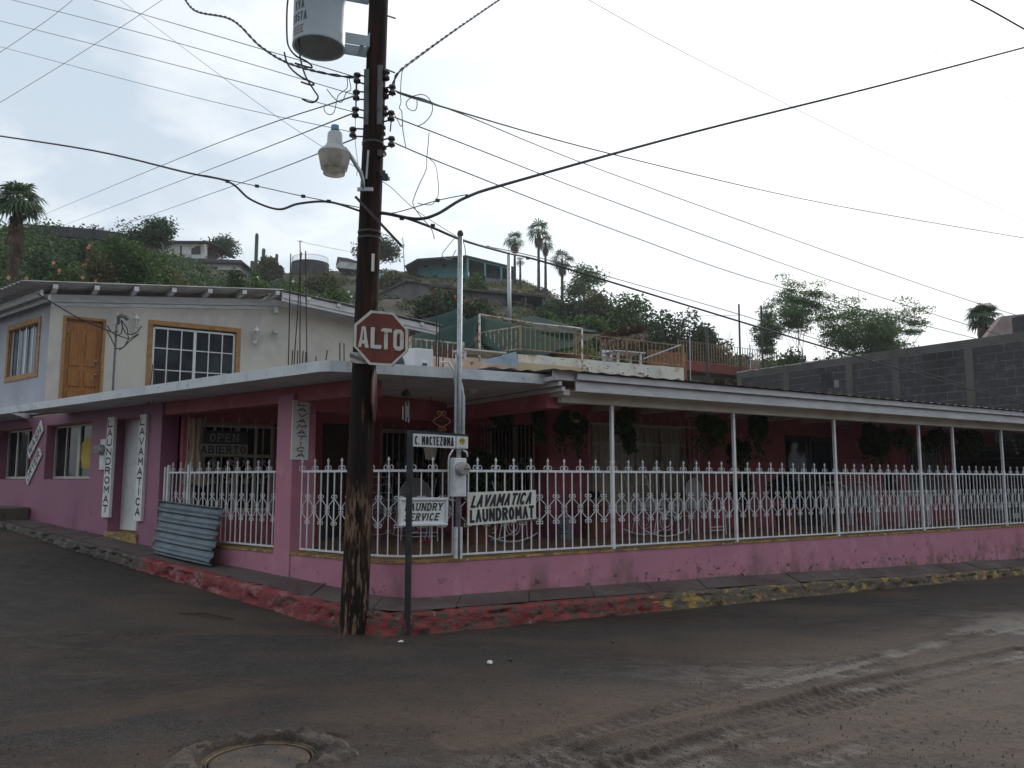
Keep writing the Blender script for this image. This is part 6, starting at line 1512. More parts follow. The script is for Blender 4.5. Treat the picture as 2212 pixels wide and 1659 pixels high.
def bush(name, label, cat, base, w, h, m, n=1500, size=.16, lumps=9, group=None, flowers=None, seed=0, stems=True, sky=0.0):
    t = thing(name, label, cat, base, group)
    cen = Vector(base) + UP * h * .5; P = cloud(cen, (w / 2, w * .40, h * .58), n, lumps, hollow=.35, seed=seed)
    v, q = leaf_quads(P, size, aspect=1.6); np_mesh('foliage', v, q, M[m], t)
    if stems:
        mb = MB(); rn = random.Random(seed)
        for i in range(6):
            e = cen + Vector((rn.uniform(-.3, .3) * w, rn.uniform(-.2, .2) * w, rn.uniform(.0, .35) * h)); mb.tube([Vector(base) - UP * .2, Vector(base).lerp(e, .5) + Vector((rn.uniform(-.1, .1), 0, 0)) * w, e], [.03 + .008 * h, .02 + .005 * h, .01], 5)
        mb.build('stem', M['bark'], t)
    if flowers:
        fm, fn, fs = flowers; F = cloud(cen, (w / 2 * 1.03, w * .42, h * .6), fn, lumps, hollow=.95, seed=seed); F = F[F[:, 1] < cen.y + .1]
        ctr = F; vv = []; qq = []
        for i, c in enumerate(ctr):
            for k in range(5):
                a = k * 2 * math.pi / 5 + i; d = np.array([math.cos(a), -.25, math.sin(a)]) * fs; e = np.array([-math.sin(a), 0, math.cos(a)]) * fs * .45; b0 = len(vv)
                vv += [c, c + d * .6 + e, c + d, c + d * .6 - e]; qq.append((b0, b0 + 1, b0 + 2, b0 + 3))
        if len(vv): o = np_mesh('flowers', np.array(vv), np.array(qq), M[fm], t); o['kind'] = 'stuff'
    return t
def tree(name, label, cat, base, h, w, m, n=2500, size=.13, seed=0, group=None, crown_lo=.35, fork=3, lean=(0, 0), tips=34, tip_r=.5, trunk_r=.12, bare=False, droop=0.0, aspect=2.4):
    t = thing(name, label, cat, base, group); rn = random.Random(seed); base = Vector(base); mb = MB(); ends = []
    def grow(p, d, L, r, lev):
        pts = [p]; rs_ = [r]; dd = d.copy()
        for i in range(4):
            dd = (dd + Vector((rn.uniform(-.22, .22), rn.uniform(-.22, .22), rn.uniform(-.05, .16)))).normalized(); pts.append(pts[-1] + dd * L / 4); rs_.append(r * (1 - .4 * (i + 1) / 4))
        mb.tube(pts, rs_, 6 if lev < 2 else 4, caps=False)
        if lev >= 3: ends.append(pts[-1]); ends.append(pts[2]); return
        k = 3 if lev < 2 else 3
        for j in range(k):
            a = rn.uniform(0, 2 * math.pi); sp_ = rn.uniform(.45, .95)
            nd = (dd + Vector((math.cos(a) * sp_ * w / h * 1.5, math.sin(a) * sp_ * w / h * 1.5, rn.uniform(-.1, .35)))).normalized(); grow(pts[rn.choice((3, 4))], nd, L * rn.uniform(.6, .85), rs_[-1] * .72, lev + 1)
    for f in range(fork):
        a = 2 * math.pi * f / fork + seed; d = Vector((math.cos(a) * .35 + lean[0], math.sin(a) * .25 + lean[1], 1)).normalized(); grow(base - UP * .2, d, h * crown_lo, trunk_r, 0)
    # fit the branch ends to the crown's measured size
    zs = [e.z for e in ends]; xs = [abs(e.x - base.x) for e in ends]; fx = (w / 2) / max(xs); fz = h / (max(zs) - base.z)
    sc3 = lambda p: Vector((base.x + (p[0] - base.x) * fx, base.y + (p[1] - base.y) * fx, base.z + (p[2] - base.z) * fz))
    mb.v = [tuple(sc3(p)) for p in mb.v]; ends = [sc3(e) for e in ends]
    mb.build('trunk', M['twig' if bare else 'bark'], t, True)
    if not bare:
        ends = [e for e in ends if e.z > base.z + h * .25]; k = nprs.randint(0, len(ends), n); E_ = np.array([tuple(e) for e in ends]); g = np.clip(nprs.normal(size=(n, 3)), -1.7, 1.7) * tip_r * np.array([1.15, 1.15, .38])
        v, q = leaf_quads(E_[k] + g, size, aspect=aspect, droop=droop); np_mesh('crown', v, q, M[m], t)
    return t
def fanpalm(label, base, hgt, cr, seed=0, fronds=38, skirt=.0, group=None, tr=.16, lean=0.0, blades=13):
    t = thing('fan_palm', label, 'palm tree', base, group); base = Vector(base); rn = random.Random(seed)
    top = base + UP * hgt + Vector((lean, 0, 0)); n = 14; pts = [base.lerp(top, i / n) + Vector((lean * .2 * math.sin(i / n * math.pi), 0, 0)) for i in range(n + 1)]
    MB().tube(pts, [tr * (1.3 - .5 * i / n) * (1 + .08 * (i % 2)) for i in range(n + 1)], 10).build('trunk', M['bark'], t, True)
    def fr(mb, el, az_, L, dead=False):
        d = Vector((math.cos(az_) * math.cos(el), math.sin(az_) * math.cos(el), math.sin(el))); pet = L * .45; st_ = top; mid = st_ + d * pet * .6 + UP * .0; hub = st_ + d * pet - UP * (.10 * L if not dead else .25 * L)
        mb.tube([st_, mid, hub], [.02, .015, .01], 3, caps=False)
        f = (hub - mid).normalized(); sd = f.cross(UP).normalized(); up_ = sd.cross(f)
        for b_ in range(blades):
            a = (b_ / (blades - 1) - .5) * math.radians(210 if not dead else 120); bl2 = L * .6 * rn.uniform(.85, 1.1) * (1 - .25 * abs(a) / 1.8)
            dv_ = f * math.cos(a) + sd * math.sin(a); m1 = hub + dv_ * bl2 * .6; e = hub + dv_ * bl2 - UP * bl2 * (.30 if not dead else .5); w_ = (dv_.cross(up_)).normalized() * L * .040
            mb.quad(hub, m1 + w_, e, m1 - w_)
    g = MB()
    for i in range(fronds):
        el = rn.uniform(-.55, 1.15) if i > 5 else rn.uniform(.9, 1.5); fr(g, el, rn.uniform(0, 2 * math.pi), cr * rn.uniform(.85, 1.1))
    g.build('crown', M['leaf_palm'], t)
    if skirt:
        g = MB()
        for i in range(int(fronds * 1.6)):
            k = rn.random(); st0 = top; top = top - UP * (k * skirt); fr(g, rn.uniform(-1.5, -1.0), rn.uniform(0, 2 * math.pi), cr * rn.uniform(.5, .8) * (1 - .35 * k), True); top = st0
        g.build('dead_skirt', M['leaf_dead'], t)
    return t
def px(Y): return Y / FPX          # metres per survey pixel at depth Y

# far-left palm and flowering bushes above the upper house
Y = 46; b_ = onhill(22, Y); tp_ = at(25, 432, Y)
fanpalm('tall fan palm with a brown skirt of dead fronds at the left edge', b_, tp_.z - b_.z, 62 * px(Y), seed=2, fronds=46, skirt=3.4, tr=.24, blades=13)
def bush_px(name, label, cat, u, v0, v1, wpx, Y, m, **k):
    """bush whose visible top is at v0; rooted on the hill at depth Y"""
    b_ = onhill(u, Y); top = at(u, v0, Y).z; h = max(.6, top - b_.z)
    return bush(name, label, cat, b_, wpx * px(Y), h * 1.02, m, **k)
OB = 'bushes on the slope above the upper house'
BL = [('flowering_bush', 'salmon flowered bush at the foot of the tall left palm', 40, 585, 120, 44, 'leaf_a', ('petal_orange', 46, .13)),
      ('flowering_bush', 'salmon flowered bush above the left roof corner of the upper house', 140, 560, 120, 46, 'leaf_a', ('petal_orange', 40, .12)),
      ('shrub', 'dark shrub between the palm skirt and the salmon flowers', 100, 525, 110, 56, 'leaf_b', None),
      ('shrub', 'dark green shrub under the hilltop wall left of the bright tree', 170, 520, 110, 60, 'leaf_b', None),
      ('flowering_bush', 'tall bush with scattered salmon flowers left of the bright green tree', 200, 545, 100, 50, 'leaf_d', ('petal_orange', 44, .12)),
      ('leafy_tree', 'bright green leafy tree above the door of the upper house', 262, 520, 150, 52, 'leaf_a', None),
      ('leafy_tree', 'second bright green tree right of the one above the house door', 320, 545, 120, 56, 'leaf_a', None),
      ('shrub', 'olive brown shrub in front of the far white house', 365, 570, 100, 60, 'leaf_d', None),
      ('shrub', 'low green shrub just over the roof edge left of the ochre window', 255, 590, 150, 42, 'leaf_a', ('petal_orange', 20, .12)),
      ('shrub', 'small bright yellow green shrub at the roof edge below the far white house', 425, 603, 60, 50, 'leaf_a', None),
      ('shrub', 'round green shrub above the roof ridge of the upper house', 560, 592, 90, 50, 'leaf_a', None),
      ('shrub', 'green shrub left of the round one above the roof ridge', 505, 598, 70, 52, 'leaf_b', None),
      ('oleander', 'white flowered oleander behind the tall rebar rods', 650, 600, 110, 40, 'leaf_a', ('petal_white', 60, .07)),
      ('oleander', 'white flowered oleander just left of the utility pole', 720, 622, 120, 38, 'leaf_a', ('petal_white', 60, .07)),
      ('bougainvillea', 'dark green bougainvillea with a few red flowers right of the stop sign pole', 935, 612, 110, 62, 'leaf_b', ('petal_red', 16, .14)),
      ('bougainvillea', 'dark green bush behind the service mast below the grey house', 1005, 622, 130, 60, 'leaf_b', ('petal_red', 10, .14)),
      ('shrub', 'fresh green shrub right of the mast on the bank under the turquoise house', 1030, 592, 60, 96, 'leaf_a', None),
      ('shrub', 'grey brown dry shrub on the bank left of the turquoise house', 845, 590, 60, 100, 'leaf_d', None),
      ('shrub', 'dry shrub behind the white flowers left of the pole', 700, 588, 80, 100, 'leaf_d', None),
      ('shrub', 'dense dark shrub under the porch of the grey house', 1215, 640, 130, 82, 'leaf_b', None),
      ('leafy_tree', 'bushy olive green tree right of the grey house porch', 1285, 630, 150, 84, 'leaf_d', None),
      ('leafy_tree', 'bushy green tree behind the thatched hut, left one', 1345, 640, 155, 78, 'leaf_a', None),
      ('leafy_tree', 'large dark feathery tree behind the thatched hut', 1425, 648, 175, 72, 'leaf_b', None),
      ('leafy_tree', 'large dark feathery tree left of the dead branch', 1492, 668, 150, 70, 'leaf_b', None),
      ('shrub', 'low dark shrub below the dead branch above the motel railing', 1545, 712, 80, 72, 'leaf_b', None),
      ('shrub', 'bright green low bush under the right hand poles', 1690, 752, 120, 62, 'leaf_a', None),
      ('shrub', 'low green bush behind the left end of the block wall', 1800, 756, 140, 66, 'leaf_b', None),
      ('shrub', 'low green bush under the spreading mesquite', 1925, 742, 150, 62, 'leaf_b', None),
      ('shrub', 'green shrub below the dark tree near the thatched hut', 1260, 690, 130, 66, 'leaf_a', None),
      ('shrub', 'green shrub in front of the grey house porch post', 1175, 668, 70, 62, 'leaf_a', None),
      ('shrub', 'tuft of shrub by the big cactus', 575, 560, 60, 118, 'leaf_d', None)]
for i, (nm, lb, u, v0, w, Y, m, fl) in enumerate(BL):
    big = w * px(Y); dense = 3600 if big > 4 else 2400
    bush_px(nm, lb, 'tree' if nm == 'leafy_tree' else 'shrub', u, v0, 0, w, Y, m, n=int(dense * (3.0 if nm == 'leafy_tree' else 1.8)), size=max(.12, .0040 * Y), lumps=11 + i % 5, flowers=fl, seed=i * 3 + 1)
# umbrella tree, crowns on the skyline
def tree_px(label, u, v0, vb, wpx, Y, m, name='tree', **k):
    b_ = onhill(u, Y); p = at(u, v0, Y)
    if p.z - b_.z < (vb - v0) * px(Y) * .6: print('LOW', label, p.z - b_.z, (vb - v0) * px(Y)); b_.z = p.z - (vb - v0) * px(Y)
    return tree(name, label, 'tree', b_, p.z - b_.z, wpx * px(Y), m, **k)
tree_px('flat topped dark tree on the skyline above the upper house', 325, 472, 560, 96, 74, 'leaf_b', n=4200, size=.30, seed=4, fork=2, tip_r=.55, trunk_r=.14)
tree_px('low spreading dark tree on the skyline right of the far white house', 475, 512, 560, 90, 124, 'leaf_b', n=3000, size=.45, seed=5, fork=3, tip_r=.7)
tree_px('rounded dark green tree on the skyline behind the utility pole', 803, 515, 580, 84, 118, 'leaf_b', n=6000, size=.45, seed=6, fork=3, tip_r=.9)
tree_px('bare grey skyline shrub left of the flat topped tree', 185, 482, 510, 60, 79, 'leaf_b', seed=7, fork=3, bare=True, trunk_r=.05, name='bare_shrub')
tree_px('bare grey skyline shrub beside the hilltop wall', 225, 487, 510, 55, 80, 'leaf_b', seed=8, fork=3, bare=True, trunk_r=.05, name='bare_shrub')
tree_px('thin leaved tree right of the lowest palm of the group', 1262, 578, 640, 84, 92, 'leaf_c', n=3600, size=.32, seed=9, fork=3, tip_r=.5)
tree_px('tall bare branching tree left of the feathery mesquite', 1620, 640, 780, 70, 70, 'leaf_c', seed=15, fork=2, bare=True, trunk_r=.10, name='bare_tree')
tree_px('leaning dead tree above the motel railing', 1560, 690, 760, 110, 66, 'leaf_c', seed=16, fork=2, bare=True, trunk_r=.13, lean=(.7, 0), name='dead_tree')
tree_px('tall feathery mesquite tree behind the two bare poles', 1738, 602, 790, 150, 62, 'leaf_c', n=17000, size=.17, seed=21, fork=3, tip_r=.33, trunk_r=.13)
tree_px('smaller feathery mesquite in front of the right bare pole', 1672, 655, 790, 70, 60, 'leaf_c', n=6500, size=.17, seed=23, fork=2, tip_r=.26, trunk_r=.07)
tree_px('wide spreading mesquite tree behind the middle of the block wall', 1922, 645, 790, 212, 58, 'leaf_c', n=22000, size=.17, seed=31, fork=4, tip_r=.34, trunk_r=.14, crown_lo=.3)
# palms
def palm_px(label, u, vc, vb, rpx, Y, **k):
    b_ = onhill(u, Y); p = at(u, vc, Y); print('palm', label[:30], p.z - b_.z, (vb - vc) * px(Y))
    if p.z - b_.z < (vb - vc) * px(Y) * .7: b_.z = p.z - (vb - vc) * px(Y)
    return fanpalm(label, b_, p.z - b_.z, rpx * px(Y), **k)
palm_px('slim fan palm, left one of the hilltop palms, beside the turquoise house', 1112, 518, 605, 29, 118, seed=3, tr=.17, blades=9, fronds=26, skirt=1.0)
palm_px('short young fan palm at the foot of the left hilltop palm', 1124, 563, 605, 14, 117, seed=4, fronds=22, tr=.15, blades=7)
palm_px('tallest fan palm of the hilltop group', 1164, 497, 620, 35, 112, seed=5, tr=.18, blades=9, fronds=28, skirt=1.2)
palm_px('fan palm close behind the tallest one of the hilltop group', 1179, 524, 620, 25, 114, seed=6, fronds=26, tr=.17, blades=9, skirt=1.0)
palm_px('fan palm standing right of the hilltop group, lower down', 1215, 560, 632, 34, 106, seed=7, tr=.18, blades=9, fronds=26, skirt=1.0)
palm_px('bushy fan palm behind the right end of the block wall', 2124, 682, 760, 44, 52, seed=8, fronds=52, tr=.28, blades=13, skirt=1.2)
# cacti
def cardon(label, u, v0, vb, wpx, arms=()):
    b_ = hit(u, vb); Y = b_.y; top = at(u, v0, Y).z; t = thing('cardon_cactus', label, 'cactus', b_, 'cardon cacti on the hill crest'); r = wpx * px(Y) / 2; mb = MB()
    n = 16; pr = [(r * .8, -.3), (r, .5)] + [(r, (top - b_.z) * .93), (r * .8, (top - b_.z) * .975), (.001, top - b_.z)]
    mb.lathe(b_, pr, n, cap=False)
    mb.v = [tuple(b_ + Vector(((Vector(q) - b_).x * (1 + .12 * (i % 2)), (Vector(q) - b_).y * (1 + .12 * (i % 2)), (Vector(q) - b_).z))) for i, q in enumerate(mb.v)]
    mb.build('stem', M['cactus'], t, True)
cardon('tallest single cardon cactus column on the hill crest', 548, 503, 592, 7)
cardon('medium cardon cactus column right of the tallest one', 564, 536, 594, 7)
cardon('short cardon cactus column farthest right on the crest', 593, 548, 590, 6)
cardon('stubby cardon cactus in front of the tallest one', 540, 563, 596, 7)
# scrub over the hill
P = []
for i in range(2600):
    u = rnd.uniform(-250, 1750) if i % 3 else rnd.uniform(1100, 2500); Y = rnd.uniform(34, 128); x = (u - PX) / FPX * Y
    if Y > np.interp(u, YU, YV) + 4: continue
    z = hz_(x, Y); w = rnd.uniform(.4, 1.3); k = rnd.randint(24, 50)
    g = np.clip(nprs.normal(size=(k, 3)), -1.5, 1.5) * np.array([w * .5, w * .5, w * .28]); g[:, 2] = np.abs(g[:, 2]); P.append(g + np.array([x, Y, z]))
P = np.concatenate(P); sel = nprs.rand(len(P)) < .5
v, q = leaf_quads(P[sel], .42); o = np_mesh('hill_scrub', v, q, M['leaf_d']); tag(o, 'olive brown scrub scattered over the dry hillside', 'scrub', kind='stuff')
v, q = leaf_quads(P[~sel], .40); o = np_mesh('hill_scrub', v, q, M['leaf_b']); tag(o, 'dark green scrub scattered over the dry hillside', 'scrub', kind='stuff')
Q_ = []
for i in range(1700):
    if i % 3 == 0: u = rnd.uniform(1190, 1560); Y = rnd.uniform(52, 92)
    elif i % 3 == 1: u = rnd.uniform(-60, 430); Y = rnd.uniform(44, 82)
    else: u = rnd.uniform(-60, 640) ; Y = rnd.uniform(60, 108)
    if Y > np.interp(u, YU, YV) - 1: continue
    x = (u - PX) / FPX * Y; z = hz_(x, Y); w = rnd.uniform(.9, 2.2); k = rnd.randint(60, 110)
    g = np.clip(nprs.normal(size=(k, 3)), -1.6, 1.6) * np.array([w * .42, w * .42, w * .40]); g[:, 2] = np.abs(g[:, 2]); Q_.append(g + np.array([x, Y, z]))
Q_ = np.concatenate(Q_); sel = nprs.rand(len(Q_)) < .5
v, q = leaf_quads(Q_[sel], .34, aspect=1.7); o = np_mesh('brush', v, q, M['leaf_b']); tag(o, 'dark bushy undergrowth covering the slopes at left and right of the hill houses', 'undergrowth', kind='stuff')
v, q = leaf_quads(Q_[~sel], .32, aspect=1.7); o = np_mesh('brush', v, q, M['leaf_a']); tag(o, 'fresh green undergrowth mixed into the dark brush on the slopes', 'undergrowth', kind='stuff')
G = []
for i in range(4200):
    u = rnd.gauss(1130, 70) if i % 2 else rnd.uniform(830, 1260); Y = rnd.uniform(92, 124); x = (u - PX) / FPX * Y; G.append((x, Y, hz_(x, Y) + .15))
v, q = leaf_quads(np.array(G), .5, flat=-.6, aspect=6); o = np_mesh('dry_grass', v, q, M['dry_grass']); tag(o, 'dry yellow grass on the bank below the turquoise house', 'grass', kind='stuff')

# ------------------------------------------------------------------ houses on the hill
def zz5b(x, y): return ((350 + x / 4.02) * .8848, (560 + y / 4.02) * .8848)
def zz6b(x, y): return ((900 + x / 4.02) * .8848, (580 + y / 4.02) * .8848)
def hp(par, nm, pts, Y, th, m, f=zz6b):
    q = [at(*f(*p), Y) for p in pts]; return MB().prism(q, Vector((0, th, 0))).build(nm, M[m], par)
Y = 121
t = thing('turquoise_house', 'turquoise house with open post-lined porch on top of the hill', 'house', at(*zz6b(980, 380), Y))
hp(t, 'left_wall', [(478, 215), (960, 190), (960, 420), (478, 420)], Y + 3, 4, 'teal')
hp(t, 'roof', [(350, 278), (478, 206), (962, 172), (962, 186), (478, 222), (370, 280)], Y - .5, 9, 'dark_roof')
hp(t, 'roof', [(962, 172), (1445, 290), (1445, 304), (962, 188)], Y - .6, 10, 'dark_roof')
hp(t, 'fascia', [(985, 190), (1440, 302), (1440, 322), (985, 212)], Y - .3, .3, 'teal')
hp(t, 'porch_back', [(985, 205), (1255, 270), (1255, 420), (985, 420)], Y + 4, .3, 'teal_shade')
for x, yb in ((972, 352), (1143, 378), (1303, 405)): hp(t, 'porch_post', [(x - 9, 195 + (x - 972) * .25), (x + 9, 195 + (x - 972) * .25), (x + 9, yb + 30), (x - 9, yb + 30)], Y - .3, .4, 'teal')
for x in (575, 750): hp(t, 'window', [(x - 35, 245), (x + 10, 243), (x + 10, 290), (x - 35, 292)], Y + 2.9, .05, 'far_dark')
hp(t, 'porch_floor', [(960, 375), (1440, 420), (1440, 450), (960, 450)], Y - .3, 6, 'grey_brick')
Y = 88
t = thing('grey_house', 'grey block house with long corrugated porch roof half way up the hill', 'house', at(*zz6b(1200, 760), Y))
hp(t, 'gable_wall', [(105, 545), (370, 425), (590, 470), (590, 760), (105, 760)], Y + 4, 5, 'grey_brick')
hp(t, 'roof', [(90, 545), (370, 412), (600, 455), (600, 468), (370, 428), (95, 560)], Y + 3.6, 6, 'dark_roof')
hp(t, 'window', [(190, 580), (215, 575), (215, 650), (190, 655)], Y + 3.9, .1, 'far_dark')
hp(t, 'wall', [(590, 475), (1340, 530), (1340, 800), (590, 800)], Y, 6, 'grey_brick')
hp(t, 'window', [(1100, 600), (1170, 598), (1170, 665), (1100, 668)], Y - .05, .1, 'glass')
hp(t, 'roof', [(580, 455), (1040, 502), (1750, 566), (1740, 585), (1040, 522), (580, 475)], Y - .8, 8, 'dark_roof')
hp(t, 'porch_back', [(1345, 560), (1560, 580), (1560, 800), (1345, 800)], Y + 3, .2, 'far_dark')
for x in (1540, 1715): hp(t, 'porch_post', [(x - 9, 580), (x + 9, 580), (x + 9, 820), (x - 9, 820)], Y - .4, .3, 'grey_brick')
Y = 119
t = thing('far_white_house', 'white two storey house with flat roofs and brown openings far up the left slope', 'house', at(*zz5b(500, 520), Y))
hp(t, 'lower_wall', [(120, 300), (950, 325), (950, 400), (560, 395), (545, 520), (120, 510)], Y, 6, 'far_white', zz5b)
hp(t, 'lower_roof', [(100, 278), (960, 300), (990, 330), (100, 308)], Y - 1.0, 8, 'dark_roof', zz5b)
hp(t, 'upper_wall', [(200, 170), (270, 122), (605, 128), (605, 285), (200, 285)], Y + 2, 5, 'far_white', zz5b)
hp(t, 'upper_roof', [(165, 178), (262, 110), (620, 112), (760, 160), (740, 168), (610, 124), (270, 124), (190, 178)], Y + 1.2, 7, 'dark_roof', zz5b)
for q in ([(470, 190), (520, 165), (560, 160), (560, 240), (470, 245)], [(360, 160), (375, 158), (375, 270), (360, 270)]): hp(t, 'window', q, Y + 1.9, .05, 'far_dark', zz5b)
hp(t, 'opening', [(620, 150), (740, 175), (740, 285), (620, 285)], Y + 3, .2, 'far_brown', zz5b)
hp(t, 'window', [(400, 345), (495, 343), (495, 465), (400, 462)], Y - .05, .1, 'far_brown', zz5b)
hp(t, 'carport_back', [(560, 370), (940, 385), (940, 520), (560, 520)], Y + 4, .2, 'far_brown', zz5b)
hp(t, 'porch_post', [(560, 370), (582, 370), (575, 520), (562, 520)], Y - .1, .3, 'far_white', zz5b)
hp(t, 'red_cloth', [(615, 145), (640, 155), (635, 178), (618, 170)], Y - .2, .1, 'flag_red', zz5b)
hp(t, 'side_post', [(598, 145), (620, 145), (620, 262), (598, 262)], Y + .5, .3, 'far_white', zz5b)
b0 = None
for k in range(14):
    x = 290 + k * 20; o = MB().tube([at(*zz5b(x, 505), Y - 1), at(*zz5b(x, 412), Y - 1)], .03, 4).build('railing_bar', M['iron_dark'], t)
o = MB().tube([at(*zz5b(285, 410), Y - 1), at(*zz5b(735, 425), Y - 1)], .04, 4).build('railing_rail', M['iron_dark'], t)
Y = 122
t = thing('round_terrace', 'dark stone round terrace with a thin white railing on the hill crest', 'terrace', at(*zz5b(1640, 380), Y))
c = at(*zz5b(1640, 340), Y + 3); r = 190 * px(Y) / 4.02 * .8848
MB().lathe(Vector((c.x, c.y, c.z - 5)), [(r * 1.05, 0), (r, 5)], 28).build('stone_wall', M['block'], t)
zt = at(*zz5b(1700, 255), Y + 1).z
for k in range(30):
    a = -math.pi * 1.02 * k / 29; q = Vector((c.x + r * .96 * math.cos(a), c.y + r * .96 * math.sin(a), c.z)); MB().tube([q, Vector((q.x, q.y, zt))], .022, 4).build('railing_bar', M['galv'], t)
MB().tube([Vector((c.x + r * .96 * math.cos(-a_), c.y + r * .96 * math.sin(-a_), zt)) for a_ in [math.pi * 1.02 * k / 29 for k in range(30)]], .035, 5).build('railing_rail', M['galv'], t)
t = thing('white_block_shed', 'small stained white box building on the crest just left of the pole', 'shed', at(*zz5b(2000, 390), Y))
hp(t, 'wall', [(1925, 300), (2120, 320), (2120, 400), (1890, 372), (1890, 352)], Y, 3, 'far_white', zz5b); hp(t, 'roof', [(1905, 268), (2010, 283), (2125, 318), (2120, 330), (1925, 305), (1895, 350), (1890, 345)], Y - .1, 3.2, 'concrete', zz5b)
p = hit(827, 617); t = thing('water_tank', 'blue plastic water tank right of the pole above the grey house', 'water tank', p); rr_ = 9.5 * px(p.y); h_ = 26 * px(p.y)
MB().lathe(p + UP * .1, [(rr_, 0), (rr_ * 1.03, h_ * .1), (rr_, h_ * .2), (rr_ * 1.03, h_ * .4), (rr_, h_ * .5), (rr_ * 1.02, h_ * .7), (rr_ * .9, h_ * .88), (rr_ * .3, h_ * .97), (rr_ * .3, h_)], 18).build('tank', M['tank'], t, True)
MB().cbox(p - UP * .2, rr_ * 2.3, rr_ * 2.3, .7).build('base', M['block'], t)
# hilltop wall at the left
t = thing('hilltop_wall', 'long low dark stone wall along the left hilltop', 'wall', onhill(160, 78))
pp = [at(u, v, 79) for u, v in ((60, 484), (120, 488), (200, 494), (262, 503), (350, 530))]
mb = MB()
for a, b_ in zip(pp[:-1], pp[1:]): mb.prism([a, b_, b_ - UP * 1.0, a - UP * 1.0], Vector((0, .5, 0)))
mb.build('wall', M['block'], t)
# distant poles
def post(label, u0, v0, u1, v1, Y, r, m='creosote', cat='pole', name='bare_pole', xarm=None):
    b_ = at(u0, v0, Y); b_.z = min(b_.z, hz_(b_.x, b_.y)) if Y > 26 else b_.z; top = at(u1, v1, Y); t = thing(name, label, cat, b_)
    MB().tube([b_ - UP * .3, top], [r, r * .75], 8).build('shaft', M[m], t, True)
    if xarm: 
        for (ua, va, ub, vb) in xarm: MB().tube([at(ua, va, Y - .1), at(ub, vb, Y - .1)], .05, 5).build('crossarm', M[m], t)
    return t
post('left one of two tall dark bare poles before the feathery trees', 1597, 760, 1596, 657, 58, .09)
post('right one of two tall bare poles, greenish, before the feathery trees', 1646, 765, 1644, 660, 58, .10)
post('pale concrete pole in front of the grey house porch', 1101, 690, 1099, 545, 60, .18, 'galv')
post('thin leaning antenna post on the crest right of the utility pole', 878, 600, 870, 512, 100, .06, 'iron_dark')
post('small pole with crossarm on the hill crest behind the rods', 650, 590, 648, 520, 118, .10, 'rust', xarm=[(643, 521, 653, 521)])
post('broken dark pole with a short arm beside the leaning dead tree', 1527, 745, 1526, 705, 60, .14, xarm=[(1527, 710, 1544, 706)])
post('very thin lattice mast on the horizon behind the wide mesquite', 1855, 700, 1855, 626, 90, .05, 'galv')

# ================================================================== PORCH FURNITURE AND PLANTS
def floor_at(u, v): return onz(u, v, ZF)
def rocking_chair(label, base, ang, curly=True, name='rocking_chair'):
    t = thing(name, label, 'chair', base); f = Vector((math.cos(ang), math.sin(ang), 0)); s = Vector((-f.y, f.x, 0)); B = Vector(base)
    P = lambda a, b_, z: B + f * a + s * b_ + UP * z
    for sd in (-.27, .27):
        MB().tube([P(-.5 + i * .1, sd, .03 + .11 * ((i * .1 - .5) / .5) ** 2) for i in range(11)], .011, 5).build('rocker', M['iron_white'], t)
        MB().tube([P(-.30, sd, .08), P(-.22, sd, .42), P(-.48, sd * 1.0, 1.05)], .010, 5).build('back_stile', M['iron_white'], t)
        MB().tube([P(.28, sd, .06), P(.26, sd, .42), P(.30, sd, .62), P(.1, sd, .66), P(-.30, sd, .62)], .010, 5).build('arm', M['iron_white'], t)
        if curly:
            for (ca, cz, r) in ((.0, .27, .19), (.12, .52, .09), (-.14, .53, .08)):
                MB().tube([P(ca + r * (1 - .75 * i / 30) * math.cos(i / 30 * 5 * math.pi), sd, cz + r * (1 - .75 * i / 30) * math.sin(i / 30 * 5 * math.pi)) for i in range(31)], .008, 4).build('spiral', M['iron_white'], t)
    MB().obox(P(-.24, -.26, .41), f * .52, s * .52, UP * .03).build('seat', M['mesh_seat'], t, bevel=.01)
    for k in range(5): MB().tube([P(-.24 - .05 * k, -.26, .50 + .13 * k * 1.0), P(-.24 - .05 * k, .26, .50 + .13 * k)], .007, 4).build('back_slat', M['iron_white'], t)
    return t
def round_chair(label, base, ang):
    t = thing('round_back_chair', label, 'chair', base, None); f = Vector((math.cos(ang), math.sin(ang), 0)); s = Vector((-f.y, f.x, 0)); B = Vector(base); P = lambda a, b_, z: B + f * a + s * b_ + UP * z
    pts = [P(-.22 - .10 * (z_ - .45), x, z_) for x, z_ in [(.26 * math.cos(a), .72 + .27 * math.sin(a)) for a in [math.pi * k / 12 for k in range(13)]]]; pts += [P(-.22, -.26, .46), P(-.22, .26, .46)]
    MB().prism(pts, f * .012).build('round_back', M['mesh_seat'], t); MB().tube(pts[:13], .013, 5).build('back_rim', M['iron_white'], t)
    MB().obox(P(-.22, -.25, .42), f * .46, s * .5, UP * .025).build('seat', M['mesh_seat'], t)
    for a in (-.2, .22):
        for b_ in (-.24, .24): MB().tube([P(a, b_, .42), P(a * 1.1, b_, 0)], .012, 5).build('leg', M['iron_white'], t)
    for b_ in (-.26, .26): MB().tube([P(-.22, b_, .7), P(.15, b_, .64), P(.22, b_, .42)], .012, 5).build('arm', M['iron_white'], t)
    for z_ in (.08, .14): MB().tube([P(.22, -.24, z_), P(.22, .24, z_)], .010, 5).build('stretcher', M['iron_white'], t)
    return t
AR_ = math.atan2(DR.y, DR.x)
rocking_chair('white iron rocking chair with big spirals right of the first porch post', floor_at(1418, 1160), AR_)
rocking_chair('white iron rocking chair behind the laundromat board, mostly hidden', floor_at(1085, 1172), AR_ + .15)
rocking_chair('white curly iron rocker between the utility pole and the black sign post', floor_at(845, 1160), AR_ + .5)
